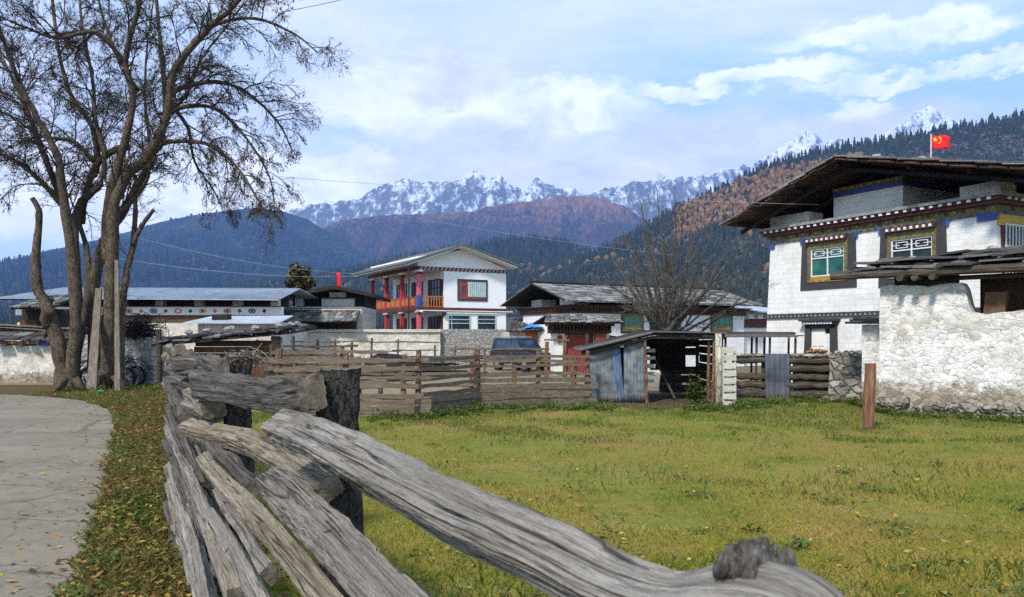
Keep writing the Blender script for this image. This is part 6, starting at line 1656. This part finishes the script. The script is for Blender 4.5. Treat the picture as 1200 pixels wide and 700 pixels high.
# knotted lump at the near end of the top rail, knot hole in the broad rail
m = MB(); kc = at(888, 634, .66)
for i in range(60):
    q = random.uniform(0, 6.28); rr = random.uniform(0, .026); hgt = random.uniform(.008, .019)*(1.15-rr*14)
    p0 = kc+Vector((rr*math.cos(q)*1.25, rr*math.sin(q)*.7, -.03)); m.tube([p0, p0+Vector((random.uniform(-.004, .004), 0, hgt*.8)), p0+Vector((random.uniform(-.006, .006), 0, hgt+.012))], [random.uniform(.004, .008), random.uniform(.004, .007), .003], 7)
m.build('knot', MT['knot'], topA, True)
kn = at(388, 631, 1.93); m = MB()
vs = []; n = 16; ax = (Vector((0, 0, EYE))-kn).normalized(); s1 = ax.cross(Vector((0, 0, 1))).normalized(); s2 = s1.cross(ax)
for ring_, (rr, dd) in enumerate(((.030, -.03), (.028, .004), (.019, .010), (.012, -.004), (.001, -.012))):
    for k in range(n):
        q = 2*math.pi*k/n; g = 1+.12*math.sin(3*q+1)
        vs.append(kn+s1*(rr*g*math.cos(q))+s2*(rr*.8*g*math.sin(q))+ax*dd)
m.add(vs, [(r_*n+k, r_*n+(k+1) % n, (r_+1)*n+(k+1) % n, (r_+1)*n+k) for r_ in range(4) for k in range(n)])
m.build('knot', MT['oldpost'], fence, True)
# the bays further back
bays = [(6.0, 9.0), (9.0, 12.0), (12.0, 15.2), (15.2, 18.5), (18.5, 21.5)]
sd_ = 40
for bi, (Ya, Yb) in enumerate(bays):
    zs_ = (.22, .5, .76, 1.0, 1.22, 1.46) if bi else (.3, .62, 1.18, 1.45)
    for zi, zz_ in enumerate(zs_):
        off = .17+.10*((zi+bi) % 3)*.6+random.uniform(-.03, .05); z0 = zz_+random.uniform(-.07, .07); z1 = zz_+random.uniform(-.07, .07)
        ya, yb_ = Ya-random.uniform(.15, .5), Yb+random.uniform(.1, .4); n = 5; sp_ = []
        for i in range(n):
            f = i/(n-1); Y = ya+(yb_-ya)*f; X = fence_x(Y, off)+.04*math.sin(f*5+zi); zc = z0+(z1-z0)*f+.03*math.sin(f*6+bi)
            sp_.append((600+X/Y*F, HZ-(zc-EYE)/Y*F, random.uniform(.13, .2)*F/Y, Y))
        sd_ += 1; rail(sp_, random.choice((Wd, Wk, Wk, Wt)), fence, random.uniform(5, 40), random.uniform(.7, 1.2), sd_, N=60, M_=36, pw=7, rough=.07, chips=.09)
# tangle of dead twigs on the second post
m = MB(); pc = at(288, 420, 6.0)
for i in range(60):
    c0 = pc+Vector((random.gauss(0, .07), random.gauss(0, .05), random.gauss(.0, .03))); d = Vector((random.gauss(0, 1), random.gauss(0, 1), random.gauss(0, .6))).normalized()*random.uniform(.04, .11)
    m.tube([c0-d, c0+Vector((0, 0, .02)), c0+d], .004, 3, False)
tag(m.build('twig_tangle', MT['plank_grey']), 'tangle of dry twigs on top of the second dark fence post', 'twigs')

# ------------------------------------------------------------------ trees
BK = bark('tree_bark', (.062, .045, .033), (.225, .17, .12), 13)
TW = plain('twig_bark', (.042, .033, .028), .9, .3, 3, .1, 0)
LF = islands('late_autumn_leaves', [(0, (.045, .04, .015)), (.55, (.10, .085, .02)), (.85, (.22, .16, .03)), (1, (.30, .14, .05))], .7, .3)
def perp(d):
    a = d.cross(Vector((random.gauss(0, 1), random.gauss(0, 1), random.gauss(0, 1))))
    return a.normalized() if a.length > 1e-4 else Vector((1, 0, 0))
class Tree:
    def __init__(s, ctr, droop=.0, leafp=.25): s.trunk = MB(); s.tw = MB(); s.leaf = MB(); s.ctr = ctr; s.droop = droop; s.leafp = leafp; s.bk = BK; s.twm = TW
    def limb(s, pts, r0, r1, n=None, sides=9, wob=.05):
        pts = [Vector(p) for p in pts]; out = []
        K = len(pts)-1; n = n or K*4
        for i in range(n+1):
            f = i/n*K; k = min(int(f), K-1); u_ = f-k
            p0, p1, p2, p3 = pts[max(k-1, 0)], pts[k], pts[k+1], pts[min(k+2, K)]
            q = .5*((2*p1)+(-p0+p2)*u_+(2*p0-5*p1+4*p2-p3)*u_**2+(-p0+3*p1-3*p2+p3)*u_**3)
            out.append(q+Vector((random.gauss(0, wob), random.gauss(0, wob), 0))*(.6 if i else 0)*(r0+.1))
        rad = [(r0+(r1-r0)*(i/n)**.85)*(1+random.uniform(-.1, .14)) for i in range(n+1)]
        s.trunk.tube(out, rad, sides); return out, rad
    def twigs(s, path, rad, start, count, length, lev, up=.25):
        n = len(path)-1
        for i in range(count):
            f = start+(1-start)*(i+random.random())/count; k = min(int(f*n), n-1); p = path[k].lerp(path[k+1], f*n-k)
            t = (path[k+1]-path[k]).normalized(); o_ = perp(t); out = Vector((p.x-s.ctr.x, p.y-s.ctr.y, 0))
            if out.length > .1: o_ = (o_+out.normalized()*.35).normalized()
            d = (t*random.uniform(.35, .9)+o_*random.uniform(.6, 1.0)+Vector((0, 0, up))).normalized()
            s.branch(p, d, length*random.uniform(.55, 1.15)*(1.15-.5*f), max(.0034, min(rad[k]*.46, .0085*lev+.002)), lev)
    def branch(s, p, d, ln, r_, lev):
        n = 6 if lev >= 2 else (4 if lev == 1 else 3); pts = [p]; q = p.copy(); dd = d.copy(); cv = perp(d)*random.uniform(0, .35)
        for i in range(n):
            dd = (dd+cv*.35+Vector((random.gauss(0, .13), random.gauss(0, .13), random.gauss(.02, .12)-s.droop*(.12+.22*i/n)))).normalized()
            q = q+dd*(ln/n); pts.append(q.copy())
        rr = [r_*(1-.72*i/n) for i in range(n+1)]
        s.tw.tube(pts, rr, 5 if lev >= 3 else 3, False)
        if lev > 0:
            cnt = {3: 8, 2: 7, 1: 4}[lev]
            for i in range(cnt):
                f = .18+.8*(i+random.random())/cnt; k = min(int(f*n), n-1); pp = pts[k].lerp(pts[k+1], f*n-k); t = (pts[k+1]-pts[k]).normalized()
                nd_ = (t*random.uniform(.5, 1)+perp(t)*random.uniform(.45, .9)+Vector((0, 0, .08))).normalized()
                s.branch(pp, nd_, ln*random.uniform(.36, .62)*(1.1-.4*f), max(.0030, r_*.50), lev-1)
        if lev <= 1 and random.random() < s.leafp:
            for _ in range(random.randint(1, 2)):
                c0 = pts[random.randint(1, n)]; a = perp(dd)*random.uniform(.018, .035); b_ = perp(a)*random.uniform(.025, .05)
                dn = Vector((0, 0, -random.uniform(0, .04)))
                s.leaf.add([c0, c0+a+b_*.5+dn, c0+b_+dn*1.4, c0-a+b_*.5+dn], [(0, 1, 2, 3)])
    def build(s, name, label, cat, loc):
        root = empty(name, loc, 0, label, cat); inv = -Vector(loc)
        for mb, nm, mt in ((s.trunk, 'trunk', s.bk), (s.tw, 'crown', s.twm), (s.leaf, 'leaves', LF)):
            if not mb.v: continue
            v = np.array([tuple(x) for x in mb.v])+np.array(inv)
            o = mesh_obj(nm, v, mb.f, mt, root, nm == 'trunk')
        return root
random.seed(5)
Y0 = 25.2
def pl(pts, dy=0): 
    n = len(pts)-1; return [at(a, b_, Y0+dy*(i/n)) for i, (a, b_) in enumerate(pts)]
# right hand tree
bx, by = gnd(126, 459); T = Tree(Vector((bx, by, 0)), .25, .13)
limbs = [  # polyline px, depth drift, base radius, tip radius, twig count, twig length, level, droop
 ([(122, 462), (126, 420), (128, 368), (132, 294), (133, 242), (150, 205), (171, 185), (195, 137), (204, 82), (240, 38), (274, 7), (310, -40)], -1.5, .26, .05, 16, 2.6, 3, .2),
 ([(112, 462), (110, 400), (109, 342), (122, 283), (141, 253), (160, 220), (185, 172), (194, 130), (190, 70), (185, 20), (180, -60)], 1.5, .22, .04, 15, 2.4, 3, .2),
 ([(138, 461), (140, 430), (141, 387), (147, 328), (156, 287), (158, 250), (159, 205)], .8, .19, .05, 5, 1.6, 2, .2),
 ([(156, 287), (166, 265), (180, 246)], -.5, .09, .05, 3, 1.0, 1, .2),
 ([(126, 310), (127, 240), (147, 165), (156, 113), (147, 69), (161, 14), (172, -50)], -1.0, .17, .05, 14, 2.4, 3, .2),
 ([(208, 85), (226, 51), (255, 28), (300, 22), (345, 40), (372, 62)], -1.5, .09, .02, 11, 2.0, 3, .45),
 ([(202, 110), (213, 103), (254, 96), (291, 110), (326, 144), (343, 178)], 1.2, .10, .02, 12, 1.9, 3, .75),
 ([(192, 166), (240, 168), (274, 192), (302, 233), (312, 255)], -1.6, .085, .015, 12, 1.6, 3, .95),
 ([(196, 132), (225, 124), (257, 130), (291, 165), (315, 206), (322, 240)], .4, .09, .015, 13, 1.7, 3, .95),
 ([(150, 172), (130, 178), (110, 199), (99, 237), (96, 262)], .9, .11, .09, 5, 1.6, 2, .2),
 ([(147, 75), (113, 38), (69, 45), (34, 34), (0, 20)], -1.8, .09, .02, 12, 2.1, 3, .3),
 ([(160, 105), (135, 60), (118, 10), (110, -40)], 1.2, .08, .02, 9, 2.0, 3, .2),
 ([(198, 120), (220, 150), (228, 190), (250, 222), (262, 250)], 2.0, .07, .012, 11, 1.5, 3, .9),
 ([(172, 185), (190, 168), (192, 140), (218, 112), (236, 70), (258, 40), (290, 0)], 2.2, .10, .02, 10, 2.0, 3, .3),
 ([(133, 250), (150, 240), (170, 215), (176, 180), (170, 120), (172, 60), (180, 0)], 1.8, .10, .02, 9, 2.0, 3, .2)]
for pts, dy, r0, r1, cnt, ln, lev, dr in limbs:
    T.droop = dr; a, b_ = T.limb(pl(pts, dy), r0, r1); T.twigs(a, b_, .34 if len(pts) > 6 else .18, int(cnt*(1.65 if cnt > 6 else 1)), ln*.84, lev)
for k in range(4):      # buttress roots and burls
    q = k*.9; p0 = Vector((bx+.25*math.cos(q), by+.15*math.sin(q), .5)); T.trunk.tube([p0, p0+Vector((.16*math.cos(q), .12*math.sin(q), -.3)), p0+Vector((.45*math.cos(q), .3*math.sin(q), -.56))], [.13, .11, .05], 8)
T.build('bare_tree', 'tall many branched leafless tree with drooping twigs, right of the pair at the road bend', 'tree', (bx, by, 0))
# left hand tree with the broken stem
bx2, by2 = gnd(79, 461); T = Tree(Vector((bx2+1, by2, 0)), .25, .12); Y0 = 25.0
limbs = [
 ([(76, 462), (73, 430), (68, 400), (56, 361), (43, 335), (43, 287), (46, 253), (38, 232)], -.6, .28, .07, 2, .8, 1, 0),
 ([(84, 462), (85, 425), (89, 376), (84, 302), (77, 250), (72, 215), (66, 180), (45, 140), (22, 95), (5, 50), (-10, 0)], -1.5, .23, .04, 15, 2.5, 3, .25),
 ([(86, 425), (92, 380), (88, 320), (87, 264), (96, 235), (113, 195), (108, 150), (80, 105), (66, 40), (58, -30)], 1.5, .20, .04, 15, 2.4, 3, .25),
 ([(90, 410), (101, 360), (104, 320), (100, 285), (92, 260)], 1.0, .15, .06, 2, .8, 1, .1),
 ([(74, 420), (62, 385), (54, 376), (57, 362)], -.5, .22, .17, 0, 0, 0, 0),
 ([(72, 235), (45, 165), (20, 103), (0, 69), (-40, 30)], 1.8, .11, .02, 12, 2.2, 3, .35),
 ([(76, 245), (50, 215), (20, 190), (-15, 178), (-60, 190)], -1.5, .10, .02, 11, 2.0, 3, .6),
 ([(110, 190), (85, 165), (50, 160), (10, 135), (-30, 120)], -2.0, .08, .02, 11, 2.0, 3, .5),
 ([(98, 232), (118, 215), (122, 180), (112, 140), (108, 90), (96, 30), (92, -40)], .5, .11, .03, 13, 2.2, 3, .2)]
for pts, dy, r0, r1, cnt, ln, lev, dr in limbs:
    T.droop = dr; a, b_ = T.limb(pl(pts, dy), r0, r1); 
    if cnt: T.twigs(a, b_, .36 if len(pts) > 6 else .2, int(cnt*(1.65 if cnt > 6 else 1)), ln*.84, lev)
for k in range(3):
    q = .5+k*1.9; p0 = Vector((bx2+.2*math.cos(q), by2+.15*math.sin(q), .45)); T.trunk.tube([p0, p0+Vector((.15*math.cos(q), .12*math.sin(q), -.25)), p0+Vector((.4*math.cos(q), .28*math.sin(q), -.5))], [.13, .1, .05], 8)
for k in range(9):
    c0 = at(random.uniform(47, 60), random.uniform(350, 392), 24.85); T.trunk.stone(c0, (.10, .09, .13), .4)
T.build('bare_tree', 'leafless tree with one short broken stem, left hand of the pair at the road bend', 'tree', (bx2, by2, 0))
# dense bare bush tree behind the shed
bx3, by3 = (785-600)/F*24.2, 24.2; T = Tree(Vector((bx3, by3, 0)), .0, .0); T.bk = bark('bush_bark', (.05, .042, .035), (.19, .165, .14), 13); T.twm = plain('bush_twig_bark', (.10, .085, .07), .9, .3, 3, .1, 0); Y0 = 24.2; random.seed(17)
T.limb([(bx3, by3, -.1), (bx3+.05, by3, .9), (bx3-.02, by3, 1.6)], .34, .26)
tg_ = [(712, 300), (722, 262), (735, 318), (748, 236), (757, 330), (768, 214), (780, 255), (792, 226), (803, 242), (815, 262), (832, 276), (853, 300), (872, 288), (893, 318), (880, 346), (845, 330), (906, 344), (728, 345), (742, 285), (762, 268), (774, 296), (786, 300), (810, 310), (826, 330), (704, 330), (756, 248)]
for k, (a, b_) in enumerate(tg_):
    e = at(a, b_, Y0+random.uniform(-1.6, 1.6)); e = e.lerp(Vector((bx3, by3, e.z)), .06); s0 = Vector((bx3+random.uniform(-.22, .22), by3+random.uniform(-.2, .2), random.uniform(1.0, 1.75)))
    md = s0.lerp(e, .45)+Vector(((e.x-s0.x)*.10, 0, .25)); big = k % 3 == 0
    p_, r_ = T.limb([s0, md, e], .09 if big else .05, .010, 12, 6, .25)
    T.twigs(p_, r_, .2, 7, .95, 2, .35)
T.build('bush_tree', 'dense leafless bush tree fanning up behind the low shed roof', 'tree', (bx3, by3, 0))
# small round evergreen behind the flagged house
c0 = at(352, 327, 62); rt = empty('round_tree', (c0.x, c0.y, 0), 0, 'small round dark evergreen with yellow leaves behind the low house', 'tree')
MB().tube([(0, 0, -.1), (0, 0, c0.z)], [.15, .08], 6).build('trunk', BK, rt)
m = MB(); random.seed(3)
for i in range(1500):
    d = Vector((random.gauss(0, 1), random.gauss(0, 1), random.gauss(0, 1))).normalized(); d = d*(random.uniform(.4, 1.0)**.6)*(.95+.28*math.sin(d.x*4+1)*math.sin(d.z*5)+.18*math.sin(d.y*7+d.z*6)); d = Vector((d.x*.95, d.y*.95, d.z*1.15+c0.z))
    a = perp(Vector((0, 0, 1)))*.11; b_ = perp(a)*.13; m.add([d-a-b_, d+a-b_, d+a+b_, d-a+b_], [(0, 1, 2, 3)])
m.build('crown', islands('round_tree_leaves', [(0, (.03, .035, .012)), (.7, (.06, .06, .02)), (.9, (.2, .13, .02)), (1, (.26, .17, .03))], .8), rt)

# ------------------------------------------------------------------ grass, weeds, leaves
rng = np.random.default_rng(5)
def blades(name, pts, hmin, hmax, wmin, wmax, lean, mat, label, cat='grass', bend=True):
    n = len(pts); h_ = rng.uniform(hmin, hmax, n)*rng.uniform(.6, 1, n); w_ = rng.uniform(wmin, wmax, n); a = rng.uniform(0, 6.28, n); l = rng.uniform(0, lean, n)*h_; la = rng.uniform(0, 6.28, n)
    dx, dy = np.cos(a)*w_/2, np.sin(a)*w_/2; lx, ly = np.cos(la)*l, np.sin(la)*l; z0 = pts[:, 2] if pts.shape[1] > 2 else np.full(n, .006)
    x, y = pts[:, 0], pts[:, 1]
    V = np.stack([np.stack([x-dx, y-dy, z0], 1), np.stack([x+dx, y+dy, z0], 1), np.stack([x+lx*.35+dx*.7, y+ly*.35+dy*.7, z0+h_*.6], 1), np.stack([x+lx, y+ly, z0+h_], 1), ], 1)
    Fc = np.arange(n*4).reshape(n, 4)
    return tag(np_mesh(name, V.reshape(-1, 3), Fc, mat), label, cat, kind='stuff')
def sample(poly, n, ymin, ymax, power=1.0, xr=(-14, 24)):
    out = []; got = 0
    while got < n:
        m_ = n*3; u_ = rng.random(m_)
        if abs(power-1) < 1e-6: y = ymin*(ymax/ymin)**u_
        else: y = (ymin**(1-power)+u_*(ymax**(1-power)-ymin**(1-power)))**(1/(1-power))
        x = y*rng.uniform(-.72, .72, m_) if xr is None else rng.uniform(*xr, m_)
        k = inside(poly, x, y); out.append(np.stack([x[k], y[k]], 1)); got += k.sum()
    return np.concatenate(out)[:n]
m_grass = islands('short_meadow_grass', [(0, (.095, .15, .014)), (.3, (.20, .205, .022)), (.58, (.31, .245, .038)), (.82, (.39, .275, .075)), (1, (.46, .35, .13))], .75, .3, (.8, .7))
m_lush = islands('lush_green_weeds', [(0, (.045, .075, .012)), (.6, (.09, .135, .02)), (1, (.17, .19, .04))], .6, .3)
g = sample(field_edge, 210000, 2.2, 21, 1.35, None)
nz = fbm(np.stack([g[:, 0]*.8+4, g[:, 1]*.8, g[:, 0]*0+7], 1), 4); g = g[(nz < .08) | (rng.random(len(g)) < .2)]
blades('field_grass', g, .015, .05, .005, .011, 1.1, m_grass, 'short olive and straw coloured grass covering the field')
g = sample(field_edge, 26000, 2.2, 21, 1.2, None); nz = fbm(np.stack([g[:, 0]*.9, g[:, 1]*.9, g[:, 0]*0+3], 1), 3); g = g[nz > .06]
blades('green_tufts', g, .04, .11, .006, .012, .8, m_lush, 'darker green tufts standing in the short grass of the field')
g = sample(field_edge, 60000, 12.5, 21, 1.0, None); nz = fbm(np.stack([g[:, 0]*.7, g[:, 1]*.7, g[:, 0]*0+21], 1), 3)
g = g[(nz+(g[:, 1]-16)*.045+rng.normal(0, .06, len(g))) > .02]; blades('far_green_grass', g, .03, .08, .007, .014, .9, m_lush, 'greener grass towards the far edge of the field')
def leafy(name, spots, mat, label, lmin=.03, lmax=.08, cat='weeds'):
    """low plants: leaf-shaped faces on invisible short stalks"""
    P = []
    for (x, y, hgt, rad_, n) in spots:
        q = rng.uniform(0, 6.28, n); rr = rad_*np.sqrt(rng.random(n)); z = hgt*rng.random(n)**.8*(1-.5*rr/rad_)
        P.append(np.stack([x+rr*np.cos(q), y+rr*np.sin(q), z+.01], 1))
    P = np.concatenate(P); n = len(P); L_ = rng.uniform(lmin, lmax, n); W_ = L_*rng.uniform(.4, .75, n); a = rng.uniform(0, 6.28, n); el = rng.uniform(-.3, .9, n)
    d = np.stack([np.cos(a)*np.cos(el), np.sin(a)*np.cos(el), np.sin(el)], 1); s_ = np.stack([-np.sin(a), np.cos(a), rng.uniform(-.3, .3, n)], 1)
    V = np.stack([P, P+d*L_[:, None]*.5+s_*W_[:, None]*.5, P+d*L_[:, None], P+d*L_[:, None]*.5-s_*W_[:, None]*.5], 1)
    return tag(np_mesh(name, V.reshape(-1, 3), np.arange(n*4).reshape(n, 4), mat), label, cat, kind='stuff')
# weeds along the far edge of the field
spots = []
edge = [gnd(440, 489), gnd(500, 489), gnd(560, 480), gnd(690, 477), gnd(730, 479), gnd(840, 480), gnd(905, 471), gnd(985, 470), gnd(1030, 484), gnd(1200, 494), gnd(1320, 500)]
for a, b_ in zip(edge[:-1], edge[1:]):
    ln = math.hypot(b_[0]-a[0], b_[1]-a[1])
    for i in range(int(ln*26)):
        f = rng.random(); s_ = abs(rng.normal(0, .55)); x, y = a[0]+(b_[0]-a[0])*f, a[1]+(b_[1]-a[1])*f-s_
        if 722 < 600+x/y*F < 800 and rng.random() < .8: continue
        k = rng.random(); k *= (.6 if 600+x/y*F > 1020 else 1); spots.append((x, y, (.08+.20*k*k)*(1.15-min(.7, s_*.5)), .08+.12*k, int(26+40*k)))
leafy('fence_weeds', spots, m_lush, 'fresh green leafy weeds along the far fence, the shed and the walls')
spots = [(*gnd(rng.uniform(812, 826), 476), 1.0*rng.random()**.5, .12, 40) for i in range(16)]
leafy('nettle_clump', [(x, y+.4, h_, r_, n) for x, y, h_, r_, n in spots], m_lush, 'tall leafy green plants growing inside the open end of the shed', .05, .11)
p_ = gnd(35, 446.5); leafy('wall_weed', [(p_[0], p_[1]-.15, .75, .4, 160), (p_[0]+.3, p_[1]-.2, .4, .3, 60)], islands('yellow_green_weed', [(0, (.10, .11, .03)), (1, (.22, .2, .06))], .7, .3), 'yellow green weed growing at the foot of the painted wall', .05, .11)
# verge between road and fence: dry grass, green plants, fallen leaves
m_dry = islands('dry_verge_grass', [(0, (.07, .045, .02)), (.5, (.17, .12, .045)), (.8, (.16, .15, .04)), (1, (.26, .20, .09))], .8, .25, (1.4, .5))
m_leaf = islands('fallen_leaves', [(0, (.07, .03, .015)), (.35, (.16, .075, .025)), (.7, (.34, .19, .04)), (1, (.46, .33, .06))], .7, .2)
g = sample(verge_poly, 60000, 3.5, 28, 1.3, (-14, 1))
nz = fbm(np.stack([g[:, 0]*1.1, g[:, 1]*1.1, g[:, 0]*0+9], 1), 3)
blades('verge_dry_grass', g[nz < .2], .03, .13, .005, .010, 1.4, m_dry, 'dry brown grass and straw on the strip between road and fence')
blades('verge_green_grass', g[nz > -.06][:30000], .03, .12, .006, .011, 1.1, m_lush, 'green grass on the strip between road and fence')
spots = []
g = sample(verge_poly, 1300, 3.5, 24, 1.3, (-12, 1)); nz = fbm(np.stack([g[:, 0]*1.1, g[:, 1]*1.1, g[:, 0]*0+9], 1), 3)
for (x, y), k in zip(g, nz):
    if k > .0: spots.append((x, y, rng.uniform(.04, .16), rng.uniform(.08, .2), int(rng.uniform(10, 26))))
leafy('verge_plants', spots, m_lush, 'broad leaved green plants on the strip between road and fence', .02, .06)
fx = [(fence_x(y, -.0)+rng.uniform(-.25, .5), y, rng.uniform(.06, .3), .2, 30) for y in rng.uniform(2.4, 20, 60)]
fx += [(*gnd(rng.uniform(66, 192), rng.uniform(457.5, 462)), rng.uniform(.08, .35), .22, 45) for _ in range(34)]
leafy('fence_foot_weeds', fx, m_lush, 'green weeds growing at the foot of the split rail fence and the two trees', .04, .09)
def litter(name, pts, lmin, lmax, mat, label, zmax=.02):
    n = len(pts); L_ = rng.uniform(lmin, lmax, n); a = rng.uniform(0, 6.28, n); d = np.stack([np.cos(a), np.sin(a), rng.uniform(-.25, .35, n)], 1)*L_[:, None]
    s_ = np.stack([-np.sin(a), np.cos(a), rng.uniform(-.4, .4, n)], 1)*(L_*.32)[:, None]; P = np.concatenate([pts, rng.uniform(.018, .018+zmax, (n, 1))], 1)
    V = np.stack([P-d*.5, P+s_, P+d*.5, P-s_], 1)
    return tag(np_mesh(name, V.reshape(-1, 3), np.arange(n*4).reshape(n, 4), mat), label, 'leaves', kind='stuff')
g = sample(verge_poly, 20000, 3.2, 28, 1.25, (-14, 1)); litter('verge_leaves', g, .025, .075, m_leaf, 'yellow and brown fallen leaves lying thick on the verge', .07)
road_poly = road_r+[(-30, 16), (-14, 9), (-9, -3)]
g = sample(road_poly, 6000, 3.5, 24, 1.2, (-16, -1))
ed = np.min([np.hypot(g[:, 0]-x, g[:, 1]-y) for x, y in [(road_r[i][0]*(1-f)+road_r[i+1][0]*f, road_r[i][1]*(1-f)+road_r[i+1][1]*f) for i in range(1, len(road_r)-1, 2) for f in (0,)]], axis=0)
g = g[rng.random(len(g)) < np.exp(-ed*2.2)+.03]; litter('road_leaves', g, .03, .09, m_leaf, 'scattered yellow leaves lying on the concrete road', .012)
g = sample(field_edge, 1500, 2.4, 20, 1.2, None); spots_ = [(x, y, rng.uniform(.02, .07), rng.uniform(.08, .35), int(rng.uniform(20, 70))) for x, y in g[:170]]
leafy('field_weeds', spots_, m_lush, 'low broad leaved weeds in patches across the field', .02, .06)
litter('field_leaves', g, .025, .07, m_leaf, 'scattered yellow leaves lying in the field grass', .05)
